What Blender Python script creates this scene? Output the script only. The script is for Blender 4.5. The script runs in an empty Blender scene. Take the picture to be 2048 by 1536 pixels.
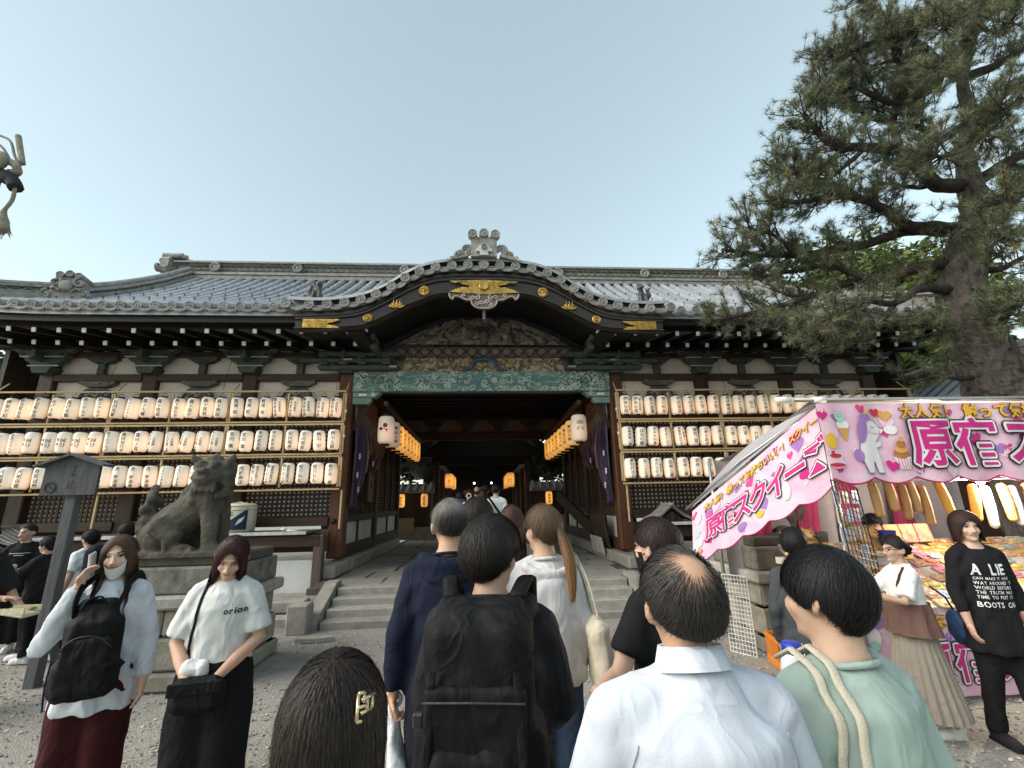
import bpy, bmesh, math, random
import numpy as np
from mathutils import Vector, Matrix, noise
R = math.radians
rng = random.Random(7)
SC = bpy.context.scene
C = SC.collection

# ---------------------------------------------------------------- camera
CAM = Vector((-0.077, 0.0, 1.72))
def _camera():
    p, y, ro = R(14.86), R(4.2), R(-1.242)
    F = Vector((math.sin(y)*math.cos(p), math.cos(y)*math.cos(p), math.sin(p)))
    r0 = Vector((math.cos(y), -math.sin(y), 0)); u0 = r0.cross(F)
    r = math.cos(ro)*r0+math.sin(ro)*u0; u = -math.sin(ro)*r0+math.cos(ro)*u0
    cd = bpy.data.cameras.new('camera'); co = bpy.data.objects.new('camera', cd); C.objects.link(co)
    m = Matrix((r, u, -F)).transposed().to_4x4(); m.translation = CAM
    co.matrix_world = m
    cd.sensor_fit = 'HORIZONTAL'; cd.sensor_width = 36; cd.lens = 891.7/2048*36
    cd.clip_start = 0.05; cd.clip_end = 2000
    SC.camera = co
_camera()
# ---------------------------------------------------------------- sky and sun (just after sunset, sun low on the left)
SUN_EL, SUN_ROT = R(12.0), R(-104)
w = bpy.data.worlds.new('World'); SC.world = w; w.use_nodes = True
nt = w.node_tree
bg = nt.nodes['Background']
sky = nt.nodes.new('ShaderNodeTexSky'); sky.sky_type = 'NISHITA'; sky.sun_disc = False
sky.sun_elevation = SUN_EL; sky.sun_rotation = SUN_ROT
sky.air_density = 1.0; sky.dust_density = 0.6; sky.ozone_density = 1.0
hs = nt.nodes.new('ShaderNodeHueSaturation'); hs.inputs['Saturation'].default_value = 0.74
tn = nt.nodes.new('ShaderNodeMix'); tn.data_type = 'RGBA'; tn.blend_type = 'MULTIPLY'; tn.inputs['Factor'].default_value = 1; tn.inputs['B'].default_value = (.88, 1.03, .94, 1)
nt.links.new(sky.outputs[0], hs.inputs['Color']); nt.links.new(hs.outputs[0], tn.inputs['A']); gm = nt.nodes.new('ShaderNodeGamma'); gm.inputs['Gamma'].default_value = .60
nt.links.new(tn.outputs['Result'], gm.inputs['Color']); nt.links.new(gm.outputs[0], bg.inputs['Color'])
bg.inputs['Strength'].default_value = 0.15
sd = bpy.data.lights.new('sun', 'SUN'); so = bpy.data.objects.new('sun', sd); C.objects.link(so)
sd.energy = 1.3; sd.angle = R(55); sd.color = (1.0, .93, .85)
_d = Vector((math.sin(SUN_ROT)*math.cos(R(38)), math.cos(SUN_ROT)*math.cos(R(38)), math.sin(R(38))))
so.rotation_euler = _d.to_track_quat('Z', 'Y').to_euler()
vs = SC.view_settings; vs.view_transform = 'Standard'; vs.look = 'None'; vs.gamma = 1; vs.use_curve_mapping = False
vs.exposure = 1.9

# ---------------------------------------------------------------- helpers
def V(*a): return Vector(a)
class MB:
    "collects shapes, then builds ONE mesh object"
    def __init__(s): s.v = []; s.f = []; s.c = []; s.mi = []
    def add(s, vs, fs, col=None, mi=0):
        o = len(s.v); s.v += [tuple(x) for x in vs]
        s.f += [tuple(i+o for i in f) for f in fs]; s.mi += [mi]*len(fs)
        if col is not None or s.c:
            while len(s.c) < o: s.c.append((1, 1, 1))
            if col is None: col = (1, 1, 1)
            s.c += [tuple(col)]*len(vs) if not hasattr(col[0], '__len__') else [tuple(c) for c in col]
        return s
    def box(s, c, d, rot=None, ch=0.0, col=None, mi=0):
        x, y, z = d[0]/2, d[1]/2, d[2]/2
        if ch <= 0:
            vs = [(i*x, j*y, k*z) for i in (-1, 1) for j in (-1, 1) for k in (-1, 1)]
            fs = [(0, 1, 3, 2), (4, 6, 7, 5), (0, 4, 5, 1), (2, 3, 7, 6), (0, 2, 6, 4), (1, 5, 7, 3)]
        else:
            b = min(ch, x*.9, y*.9, z*.9); vs = []; idx = {}
            for i in (-1, 1):
                for j in (-1, 1):
                    for k in (-1, 1):
                        for ax in range(3):
                            p = [i*x, j*y, k*z]
                            for a2 in range(3):
                                if a2 != ax: p[a2] -= (i, j, k)[a2]*b
                            idx[(i, j, k, ax)] = len(vs); vs.append(tuple(p))
            fs = []
            def q(*ks): fs.append(tuple(idx[k] for k in ks))
            for sg in (-1, 1):
                q((sg,-1,-1,0),(sg,1,-1,0),(sg,1,1,0),(sg,-1,1,0)) if sg > 0 else q((sg,-1,-1,0),(sg,-1,1,0),(sg,1,1,0),(sg,1,-1,0))
                q((-1,sg,-1,1),(-1,sg,1,1),(1,sg,1,1),(1,sg,-1,1)) if sg > 0 else q((-1,sg,-1,1),(1,sg,-1,1),(1,sg,1,1),(-1,sg,1,1))
                q((-1,-1,sg,2),(1,-1,sg,2),(1,1,sg,2),(-1,1,sg,2)) if sg > 0 else q((-1,-1,sg,2),(-1,1,sg,2),(1,1,sg,2),(1,-1,sg,2))
            for i in (-1, 1):
                for j in (-1, 1):
                    q((i,j,-1,0),(i,j,1,0),(i,j,1,1),(i,j,-1,1))
                    q((i,-1,j,0),(i,1,j,0),(i,1,j,2),(i,-1,j,2))
                    q((-1,i,j,1),(1,i,j,1),(1,i,j,2),(-1,i,j,2))
                    for k in (-1, 1): q((i,j,k,0),(i,j,k,1),(i,j,k,2))
        M_ = rot.to_3x3() if rot is not None else None
        c = Vector(c)
        vs = [(M_ @ Vector(p) if M_ else Vector(p))+c for p in vs]
        return s.add(vs, fs, col, mi)
    def beam(s, a, b, wd, ht, ch=0.0, up=(0, 0, 1), col=None, mi=0):
        a, b = Vector(a), Vector(b); d = b-a; L = d.length; d.normalize()
        up = Vector(up); x = d.cross(up)
        if x.length < 1e-4: x = d.cross(Vector((0, 1, 0)))
        x.normalize(); z = x.cross(d)
        rot = Matrix((x, d, z)).transposed()
        return s.box((a+b)/2, (wd, L, ht), rot, ch, col, mi)
    def tube(s, pts, rad, n=8, cap=True, col=None, flat=1.0, up=None, mi=0):
        pts = [Vector(p) for p in pts]; k = len(pts)
        if not hasattr(rad, '__len__'): rad = [rad]*k
        vs = []; N = None
        for i, p in enumerate(pts):
            t = (pts[min(i+1, k-1)]-pts[max(i-1, 0)])
            if t.length < 1e-9: t = Vector((0, 0, 1))
            t.normalize()
            if N is None:
                u = Vector(up) if up else (Vector((0, 0, 1)) if abs(t.z) < .9 else Vector((1, 0, 0)))
                N = (u-t*u.dot(t)).normalized()
            else:
                N = (N-t*N.dot(t))
                N = N.normalized() if N.length > 1e-6 else t.orthogonal().normalized()
            B = t.cross(N)
            r = rad[i]; r1, r2 = (r if hasattr(r, '__len__') else (r, r*flat))
            for j in range(n):
                a = 2*math.pi*j/n
                vs.append(p+B*(math.cos(a)*r1)+N*(math.sin(a)*r2))
        fs = [(i*n+j, i*n+(j+1) % n, (i+1)*n+(j+1) % n, (i+1)*n+j) for i in range(k-1) for j in range(n)]
        if cap:
            fs.append(tuple(range(n-1, -1, -1))); fs.append(tuple((k-1)*n+j for j in range(n)))
        if col is not None and hasattr(col[0], '__len__'): col = [c for c in col for _ in range(n)]
        return s.add(vs, fs, col, mi)
    def lathe(s, prof, n=20, c=(0, 0, 0), rot=None, col=None, mi=0, cap=True):
        k = len(prof); c = Vector(c); vs = []
        for r, z in prof:
            for j in range(n):
                a = 2*math.pi*j/n; p = Vector((r*math.cos(a), r*math.sin(a), z))
                vs.append((rot @ p if rot else p)+c)
        fs = [(i*n+j, i*n+(j+1) % n, (i+1)*n+(j+1) % n, (i+1)*n+j) for i in range(k-1) for j in range(n)]
        if cap:
            fs.append(tuple(range(n-1, -1, -1))); fs.append(tuple((k-1)*n+j for j in range(n)))
        return s.add(vs, fs, col, mi)
    def prism(s, pts, th, fr, col=None, mi=0):
        "outline pts (2D) extruded by th; fr(u,v,w)->3D"
        n = len(pts)
        vs = [fr(u, v, 0) for u, v in pts]+[fr(u, v, th) for u, v in pts]
        fs = [tuple(range(n)), tuple(range(2*n-1, n-1, -1))]+[(i, n+i, n+(i+1) % n, (i+1) % n) for i in range(n)]
        return s.add(vs, fs, col, mi)
    def grid(s, P, col=None, mi=0, flip=False):
        nu, nv = P.shape[:2]
        f = []
        for i in range(nu-1):
            for j in range(nv-1):
                q = (i*nv+j, (i+1)*nv+j, (i+1)*nv+j+1, i*nv+j+1)
                f.append(q[::-1] if flip else q)
        return s.add(P.reshape(-1, 3).tolist(), f, None if col is None else col.reshape(-1, 3).tolist(), mi)
    def ell(s, c, r, rot=None, nu=10, nv=7, col=None, mi=0):
        c = Vector(c); vs = [(0, 0, -1)]
        for i in range(1, nv):
            t = math.pi*i/nv
            for j in range(nu):
                a = 2*math.pi*j/nu
                vs.append((math.sin(t)*math.cos(a), math.sin(t)*math.sin(a), -math.cos(t)))
        vs.append((0, 0, 1))
        vs = [Vector((p[0]*r[0], p[1]*r[1], p[2]*r[2])) for p in vs]
        if rot is not None: vs = [rot @ p for p in vs]
        vs = [p+c for p in vs]
        fs = [(0, 1+(j+1) % nu, 1+j) for j in range(nu)]
        for i in range(nv-2):
            fs += [(1+i*nu+j, 1+i*nu+(j+1) % nu, 1+(i+1)*nu+(j+1) % nu, 1+(i+1)*nu+j) for j in range(nu)]
        t = len(vs)-1; b = 1+(nv-2)*nu
        fs += [(b+j, b+(j+1) % nu, t) for j in range(nu)]
        return s.add(vs, fs, col, mi)
    def mesh(s, name, off=None, smooth=False):
        me = bpy.data.meshes.new(name)
        vs = s.v
        if off is not None: vs = [(x-off[0], y-off[1], z-off[2]) for x, y, z in vs]
        me.from_pydata(vs, [], s.f); me.update()
        if s.c:
            while len(s.c) < len(s.v): s.c.append((1, 1, 1))
            at = me.color_attributes.new('Col', 'FLOAT_COLOR', 'POINT')
            a = np.ones((len(s.c), 4), np.float32); a[:, :3] = np.array(s.c, np.float32)
            at.data.foreach_set('color', a.ravel())
        if smooth: me.polygons.foreach_set('use_smooth', [True]*len(me.polygons))
        if any(s.mi): me.polygons.foreach_set('material_index', s.mi)
        return me
    def obj(s, name, mat, parent=None, smooth=False, world=True):
        off = wloc(parent) if (parent is not None and world) else None
        me = s.mesh(name, off, smooth)
        return link(name, me, mat, parent)
def wloc(o):
    l = Vector((0, 0, 0))
    while o is not None: l = l+o.location; o = o.parent
    return l
def link(name, me, mat=None, parent=None, loc=None, rot=None):
    o = bpy.data.objects.new(name, me); C.objects.link(o)
    if mat is not None and me is not None and len(me.materials) == 0:
        for m in (mat if isinstance(mat, (list, tuple)) else [mat]): me.materials.append(m)
    if parent is not None: o.parent = parent
    if loc is not None: o.location = loc
    if rot is not None: o.rotation_euler = rot
    return o
def tag(o, label=None, cat=None, group=None, kind=None):
    if label: o['label'] = label
    if cat: o['category'] = cat
    if group: o['group'] = group
    if kind: o['kind'] = kind
    return o
def thing(name, label, cat, loc=(0, 0, 0), rz=0, group=None):
    o = bpy.data.objects.new(name, None); C.objects.link(o); o.empty_display_size = .1
    o.location = loc; o.rotation_euler = (0, 0, rz)
    return tag(o, label, cat, group)
def copy_tree(o, parent=None):
    c = o.copy(); C.objects.link(c); c.parent = parent
    for ch in list(o.children): copy_tree(ch, c)
    return c
def crom(pts, n=6):
    "Catmull-Rom through points (any dimension)"
    P = np.array(pts, float); P = np.vstack([2*P[0]-P[1], P, 2*P[-1]-P[-2]]); out = []
    for i in range(1, len(P)-2):
        for t in np.linspace(0, 1, n, endpoint=False):
            a, b, c, d = P[i-1], P[i], P[i+1], P[i+2]
            out.append(.5*((2*b)+(c-a)*t+(2*a-5*b+4*c-d)*t*t+(3*b-a-3*c+d)*t**3))
    out.append(P[-2]); return np.array(out)
def spiral(c, r0, r1, a0, turns, n=18):
    return [(c[0]+(r0+(r1-r0)*t)*math.cos(a0+turns*2*math.pi*t), c[1]+(r0+(r1-r0)*t)*math.sin(a0+turns*2*math.pi*t)) for t in np.linspace(0, 1, n)]
TMP = bpy.data.scenes.new('workbench')          # empty scene for evaluating single shapes quickly; removed at the end
def depsmesh(o):
    TMP.collection.objects.link(o)
    with bpy.context.temp_override(scene=TMP, view_layer=TMP.view_layers[0]):
        dg = bpy.context.evaluated_depsgraph_get()
        return bpy.data.meshes.new_from_object(o.evaluated_get(dg))
def remesh(mb, vox, smooth=3, fac=.5):
    "voxel union of overlapping shapes -> one continuous mesh (numpy verts, faces)"
    me = mb.mesh('tmp'); o = bpy.data.objects.new('tmp', me)
    m = o.modifiers.new('r', 'REMESH'); m.mode = 'VOXEL'; m.voxel_size = vox
    if smooth:
        q = o.modifiers.new('s', 'SMOOTH'); q.iterations = smooth; q.factor = fac
    me2 = depsmesh(o); bpy.data.objects.remove(o); bpy.data.meshes.remove(me)
    return me2
def getv(me):
    a = np.empty(len(me.vertices)*3, np.float32); me.vertices.foreach_get('co', a); return a.reshape(-1, 3).astype(float)
def getn(me):
    a = np.empty(len(me.vertices)*3, np.float32); me.vertex_normals.foreach_get('vector', a); return a.reshape(-1, 3).astype(float)
def setv(me, v): me.vertices.foreach_set('co', np.asarray(v, np.float32).ravel()); me.update()
def setc(me, c, name='Col'):
    at = me.color_attributes.get(name) or me.color_attributes.new(name, 'FLOAT_COLOR', 'POINT')
    a = np.ones((len(me.vertices), 4), np.float32); a[:, :3] = c; at.data.foreach_set('color', a.ravel())
def setsmooth(me): me.polygons.foreach_set('use_smooth', [True]*len(me.polygons)); me.update()
def vnoise(P, sc=1.0, seed=0.0):
    "cheap smooth pseudo-noise on arrays, about -1..1"
    x, y, z = (P[:, 0]*sc+seed*1.7, P[:, 1]*sc+seed*2.3, P[:, 2]*sc-seed)
    return (np.sin(x*1.3+1.7*np.sin(y*.9+z*.4))+np.sin(y*1.7+1.3*np.sin(z*1.1+x*.5)+2)+np.sin(z*1.5+1.5*np.sin(x*.8+y*.7)+4)
            + .5*np.sin(x*3.1+y*2.3+1.2*np.sin(z*2.7)))/3.5

# ---------------------------------------------------------------- materials
MATS = {}
def M(name, c1, c2=None, rough=.6, scale=4, detail=6, stretch=(1, 1, 1), bump=.15, bscale=30, metal=0, rnd=.1, spec=.3, sss=0, vcol=False,
      emit=None, sheen=0, dirt=None, dscale=1.5, damt=.5, wcoord=False, trans=0):
    if name in MATS: return MATS[name]
    m = bpy.data.materials.new(name); m.use_nodes = True; MATS[name] = m
    t = m.node_tree; N = t.nodes; L = t.links; b = N['Principled BSDF']
    tc = N.new('ShaderNodeTexCoord'); oi = N.new('ShaderNodeObjectInfo')
    if wcoord:
        g = N.new('ShaderNodeNewGeometry'); src = g.outputs['Position']
    else:
        ad = N.new('ShaderNodeVectorMath'); ad.operation = 'MULTIPLY_ADD'
        cb = N.new('ShaderNodeCombineXYZ')
        L.new(oi.outputs['Random'], cb.inputs[0]); L.new(oi.outputs['Random'], cb.inputs[1]); L.new(oi.outputs['Random'], cb.inputs[2])
        L.new(cb.outputs[0], ad.inputs[0]); ad.inputs[1].default_value = (37, 53, 71); L.new(tc.outputs['Object'], ad.inputs[2])
        src = ad.outputs[0]
    mp = N.new('ShaderNodeMapping'); mp.inputs['Scale'].default_value = stretch
    L.new(src, mp.inputs['Vector'])
    n1 = N.new('ShaderNodeTexNoise'); n1.inputs['Scale'].default_value = scale; n1.inputs['Detail'].default_value = detail
    n1.inputs['Roughness'].default_value = .6
    L.new(mp.outputs[0], n1.inputs['Vector'])
    rp = N.new('ShaderNodeMapRange'); rp.inputs[1].default_value = .3; rp.inputs[2].default_value = .7
    L.new(n1.outputs['Fac'], rp.inputs[0])
    c2 = c2 or tuple(x*.75 for x in c1)
    mx = N.new('ShaderNodeMix'); mx.data_type = 'RGBA'
    mx.inputs['A'].default_value = (*c1, 1); mx.inputs['B'].default_value = (*c2, 1)
    L.new(rp.outputs[0], mx.inputs['Factor'])
    out = mx.outputs['Result']
    if vcol:
        a = N.new('ShaderNodeAttribute'); a.attribute_name = 'Col'
        m2 = N.new('ShaderNodeMix'); m2.data_type = 'RGBA'; m2.blend_type = 'MULTIPLY'; m2.inputs['Factor'].default_value = 1
        L.new(out, m2.inputs['A']); L.new(a.outputs['Color'], m2.inputs['B']); out = m2.outputs['Result']
    if dirt:
        n3 = N.new('ShaderNodeTexNoise'); n3.inputs['Scale'].default_value = dscale; n3.inputs['Detail'].default_value = 8
        n3.inputs['Roughness'].default_value = .7
        L.new(src, n3.inputs['Vector'])
        r3 = N.new('ShaderNodeMapRange'); r3.inputs[1].default_value = .48; r3.inputs[2].default_value = .68; r3.inputs[4].default_value = damt
        L.new(n3.outputs['Fac'], r3.inputs[0])
        m4 = N.new('ShaderNodeMix'); m4.data_type = 'RGBA'; m4.inputs['B'].default_value = (*dirt, 1)
        L.new(r3.outputs[0], m4.inputs['Factor']); L.new(out, m4.inputs['A']); out = m4.outputs['Result']
    if rnd:
        mr = N.new('ShaderNodeMapRange'); mr.inputs[3].default_value = 1-rnd; mr.inputs[4].default_value = 1+rnd
        L.new(oi.outputs['Random'], mr.inputs[0])
        m3 = N.new('ShaderNodeVectorMath'); m3.operation = 'SCALE'
        L.new(out, m3.inputs[0]); L.new(mr.outputs[0], m3.inputs['Scale']); out = m3.outputs[0]
    L.new(out, b.inputs['Base Color'])
    b.inputs['Roughness'].default_value = rough; b.inputs['Metallic'].default_value = metal
    b.inputs['Specular IOR Level'].default_value = spec
    if sss: b.inputs['Subsurface Weight'].default_value = sss; b.inputs['Subsurface Radius'].default_value = (.02, .008, .004); b.inputs['Subsurface Scale'].default_value = .4
    if sheen: b.inputs['Sheen Weight'].default_value = sheen; b.inputs['Sheen Roughness'].default_value = .5
    if trans: b.inputs['Transmission Weight'].default_value = trans
    if emit: b.inputs['Emission Color'].default_value = (*emit[:3], 1); b.inputs['Emission Strength'].default_value = emit[3]
    if bump:
        n2 = N.new('ShaderNodeTexNoise'); n2.inputs['Scale'].default_value = bscale; n2.inputs['Detail'].default_value = 4
        L.new(mp.outputs[0], n2.inputs['Vector'])
        bp = N.new('ShaderNodeBump'); bp.inputs['Strength'].default_value = bump; bp.inputs['Distance'].default_value = .02
        L.new(n2.outputs['Fac'], bp.inputs['Height']); L.new(bp.outputs[0], b.inputs['Normal'])
    return m

WOOD = M('dark_wood', (.055, .028, .016), (.018, .011, .008), rough=.55, scale=3, stretch=(6, 6, .6), bump=.3, bscale=14, rnd=.2)
WOODH = M('dark_wood_horizontal', (.06, .03, .017), (.02, .012, .009), rough=.55, scale=3, stretch=(.6, 6, 6), bump=.3, bscale=14, rnd=.2)
REDWOOD = M('red_brown_column_wood', (.12, .045, .022), (.05, .022, .013), rough=.5, scale=3, stretch=(7, 7, .5), bump=.3, bscale=12, rnd=.12)
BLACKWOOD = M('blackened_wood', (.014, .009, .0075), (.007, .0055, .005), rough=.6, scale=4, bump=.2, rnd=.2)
PLASTER = M('white_plaster', (.62, .56, .52), (.52, .47, .44), rough=.85, scale=2, bump=.08, bscale=60, rnd=.03, dirt=(.35, .3, .27), dscale=.8, damt=.4)
BASEPLASTER = M('base_plaster', (.66, .66, .63), (.5, .5, .48), rough=.9, scale=1.2, bump=.1, bscale=50, rnd=.03, dirt=(.25, .24, .22), dscale=1.6, damt=.5)
WHITE = M('white_tip_paint', (.78, .77, .74), (.6, .59, .57), rough=.7, scale=9, bump=.05, rnd=.12)
TILE = M('roof_tile_grey', (.30, .325, .36), (.20, .215, .235), rough=.42, scale=5, bump=.25, bscale=40, rnd=.16, spec=.5, dirt=(.13, .13, .13), dscale=3, damt=.4)
TILED = M('roof_tile_disk_grey', (.29, .285, .27), (.17, .165, .155), rough=.6, scale=8, bump=.4, bscale=50, rnd=.14, dirt=(.07, .065, .055), dscale=6, damt=.6)
GOLD = M('gilt_bronze', (.60, .39, .10), (.30, .18, .05), rough=.38, scale=12, bump=.4, bscale=60, metal=.9, rnd=.05, dirt=(.12, .07, .03), dscale=9, damt=.6)
GREENP = M('faded_green_paint', (.075, .09, .08), (.035, .045, .042), rough=.7, scale=7, bump=.2, rnd=.1, dirt=(.04, .04, .035), dscale=4, damt=.6)
BLUEP = M('faded_blue_paint', (.07, .10, .17), (.04, .06, .09), rough=.7, scale=7, bump=.2, rnd=.1)
CARVE = M('painted_carving', (1, 1, 1), (.7, .7, .7), rough=.75, scale=14, bump=.3, bscale=60, rnd=0, vcol=True)
STONE = M('granite', (.36, .34, .30), (.24, .225, .20), rough=.85, scale=7, detail=8, bump=.5, bscale=45, rnd=.14, dirt=(.16, .15, .12), dscale=2.2, damt=.5)
DSTONE = M('dark_weathered_stone', (.105, .092, .075), (.048, .043, .036), rough=.9, scale=6, detail=8, bump=.6, bscale=40, rnd=.12, dirt=(.14, .125, .095), dscale=2.5, damt=.5)
FLOORST = M('worn_flagstone', (.27, .265, .235), (.19, .185, .165), rough=.8, scale=4, detail=8, bump=.4, bscale=40, rnd=.16, dirt=(.30, .24, .16), dscale=1.2, damt=.4)
# ================================================================ GATE BUILDING
B = thing('shrine_gate_hall', 'dark timber shrine gate hall with grey tiled roof and curved central gable', 'building', (0, 9.6, 0))
YW = 9.6                                    # front face of the columns
# ---- columns
COLX = (2.99, 5.03, 7.08, 9.13)
for sx in (-1, 1):
    for i, x in enumerate(COLX):
        z0 = .72 if i == 0 else .3
        MB().box((sx*x, YW+.16, (z0+4.98)/2), (.30, .30, 4.98-z0), ch=.02).obj('column', REDWOOD if i == 0 else WOOD, B)
        if i == 0:
            for yy in (12.6, 15.9): MB().box((sx*x, yy, 2.7), (.28, .28, 4.0), ch=.02).obj('column', WOOD, B)
# ---- long beams across each wing
for sx in (-1, 1):
    a, b = 3.14*sx, 8.98*sx
    for z, h, d, n in ((4.44, .15, .12, 'nageshi_beam'), (1.43, .17, .16, 'sill_beam'), (3.50, .12, .10, 'rail_beam'), (4.96, .10, .34, 'head_beam')):
        for k in range(3):
            xa, xb = COLX[k]+.152, COLX[k+1]-.152
            MB().box((sx*(xa+xb)/2, YW+.06+(.1 if n == 'head_beam' else 0), z), (xb-xa, d, h), ch=.008).obj(n, WOODH, B)
    # boss on the sill at the gate column
    MB().lathe([(.055, 0), (.055, .015), (.04, .035), (.015, .045)], 12, (sx*3.02, YW-.03, 1.43), Matrix.Rotation(R(90), 3, 'X')).obj('nail_cover', BLACKWOOD, B, True)
    for k in range(3):
        xa, xb = COLX[k]+.152, COLX[k+1]-.152
        xc, wd = sx*(xa+xb)/2, xb-xa
        MB().box((xc, YW+.16, 4.71), (wd, .06, .40)).obj('upper_wall_panel', PLASTER, B)
        MB().box((xc, YW+.16, 3.96), (wd, .06, .82)).obj('wall_panel', PLASTER, B)
        MB().box((xc, YW+.20, 2.48), (wd, .04, 1.94)).obj('paper_backing', M('shoji_paper', (.70, .67, .62), (.55, .52, .48), rough=.9, rnd=.05, bump=0), B)
        lt = MB(); nx = int(wd/.088)
        for j in range(nx+1): lt.box((xc-wd/2+wd*j/nx, YW+.155, 2.48), (.042, .018, 1.94))
        for j in range(23): lt.box((xc, YW+.168, 1.53+j*.0865), (wd, .016, .044))
        tag(lt.obj('lattice', WOOD, B), kind='stuff')
    MB().box((sx*10.0, YW+3, 3), (.1, 6, 5)).obj('side_wall', WOOD, B)
# ---- brackets on the column heads, struts and frog-leg blocks between
ARM = [(-.62, .20), (-.62, .13), (-.50, .02), (-.42, -.0), (-.30, -.10), (.30, -.10), (.42, 0), (.50, .02), (.62, .13), (.62, .20)]
def bracket_mesh(w=1.0):
    m = MB()
    m.prism([(-.14, -.24), (-.20, -.12), (-.20, -.10), (.20, -.10), (.20, -.12), (.14, -.24)], .34, lambda u, v, t: (u, t-.17, v))
    m.prism([(u*.72*w, v*.9) for u, v in ARM], .14, lambda u, v, t: (u, t-.07-.05, v+.01))
    m.prism([(u*w, v*.8) for u, v in ARM], .12, lambda u, v, t: (u, t-.06-.13, v+.17))
    for u in (-.40, 0, .40): m.box((u*w, -.10, .155), (.15, .18, .05), ch=.01)
    m.prism([(-.06, -.06), (-.10, .06), (-.02, .16), (.08, .14), (.10, 0)], .3, lambda u, v, t: (u*.6, -t-.1, v+.05))
    return m
bm_ = bracket_mesh().mesh('bracket'); bm_.materials.append(GREENP)
edge = MB()
for u0, u1, zz, yy in ((-.30, .30, -.075, -.126), (-.42, .42, .10, -.196)):
    edge.box(((u0+u1)/2, yy, zz), (u1-u0, .010, .026))
for u in (-.52, .52): edge.box((u, -.198, .27), (.16, .012, .05), col=(1, 1, 1))
bme = edge.mesh('bracket_edge'); bme.materials.append(M('pale_line_paint', (.42, .45, .42), (.25, .27, .25), rough=.7, rnd=.1))
for sx in (-1, 1):
    for i, x in enumerate(COLX):
        o = link('bracket', bm_, None, B, (sx*x, .0, 4.74)); link('bracket_line', bme, None, o)
st = MB()
st.box((0, 0, -.06), (.15, .10, .26), ch=.015); st.prism([(-.30, .20), (-.30, .15), (-.16, .07), (.16, .07), (.30, .15), (.30, .20)], .16, lambda u, v, t: (u, t-.08, v))
for a in range(7):
    an = math.pi*(.05+.9*a/6); st.ell((.10*math.cos(an), -.06, .06+.07*math.sin(an)), (.035, .03, .03))
stm = st.mesh('strut'); stm.materials.append(GREENP)
fr = MB(); fb = MB()
fr.prism([(-.36, .0), (-.36, -.05), (-.20, -.12), (.20, -.12), (.36, -.05), (.36, 0)], .14, lambda u, v, t: (u, t-.07, v))
fr.box((0, -.075, -.05), (.14, .02, .05), col=(1, 1, 1))
for sgn in (-1, 1):
    pts = [(0, -.17), (sgn*.16, -.18), (sgn*.25, -.25), (sgn*.30, -.36), (sgn*.40, -.44)]
    fb.tube([(u, -.03, v) for u, v in crom(pts, 4)], [.035]*17, 6)
    fr.tube([(sgn*.30+q*sgn*.03, -.06, .02-abs(q)*.03) for q in np.linspace(-1.5, 1.5, 7)], .016, 5)
for a in range(26):
    fr.ell((rng.uniform(-.22, .22), -.02, rng.uniform(-.42, -.22)), (.035, .03, .025), col=(.3+.4*rng.random(),)*3)
frm = fr.mesh('frog_leg_block'); frm.materials.append(M('carved_block_paint', (.15, .14, .11), (.06, .06, .05), rough=.7, vcol=False, bump=.3, rnd=.1))
fbm = fb.mesh('frog_leg_rim', smooth=True); fbm.materials.append(BLUEP)
for sx in (-1, 1):
    for k in range(3):
        x = sx*(COLX[k]+COLX[k+1])/2
        link('strut', stm, None, B, (x, .06, 4.70))
        o = link('frog_leg_strut', frm, None, B, (x, .06, 4.36)); link('blue_rim', fbm, None, o)
# ---- wall-head purlin and soffit boards
KC = [(-3.6, 5.30), (-3.19, 5.28), (-2.87, 5.29), (-2.56, 5.33), (-2.27, 5.395), (-2.0, 5.505), (-1.73, 5.67), (-1.48, 5.85), (-1.22, 5.99), (-.92, 6.085), (-.61, 6.125), (-.305, 6.14), (0, 6.145)]
KC = KC+[(-x, z) for x, z in KC[-2::-1]]
kx = np.array([p[0] for p in KC]); kz = np.array([p[1] for p in KC])
def kc(x): return float(np.interp(x, kx, kz))
def slope(y):                                # main roof surface, concave
    t = (y-7.95)/(12.8-7.95); return 5.30+3.12*(.70*t+.30*t*t)
EX = 10.75
_yy = np.linspace(7.95, 12.8, 400); _zz = np.array([slope(t) for t in _yy])
def ystart(x): return 8.0 if abs(x) > 3.3 else max(8.0, float(np.interp(kc(x)+.02, _zz, _yy))-.05)    # main roof begins behind the curved gable
def lift(x, y): return .22*max(0, (abs(x)-7.5)/3.2)**2*max(0, 1-(y-8)/3)
xs = np.linspace(-EX, EX, 131); ys = np.array([8.0, 8.6, 9.3, 10, 11, 12, 12.8])
def surf(x, y, dz): return (x*(1 if True else 1), y, slope(y)+lift(x, y)+dz)
def clampx(x, y): return max(-(EX-(y-8)*.30), min(EX-(y-8)*.30, x))
rf = MB()
for dz, fl in ((-.02, False), (-.14, True)):
    rf.grid(np.array([[surf(clampx(x, y), max(y, ystart(x)), dz) for y in ys] for x in xs]), flip=not fl)
rf.grid(np.array([[surf(x, ystart(x), dz) for dz in (-.14, -.02)] for x in xs]), flip=False)
ROOF = rf.obj('roof', TILE, B)
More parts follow.
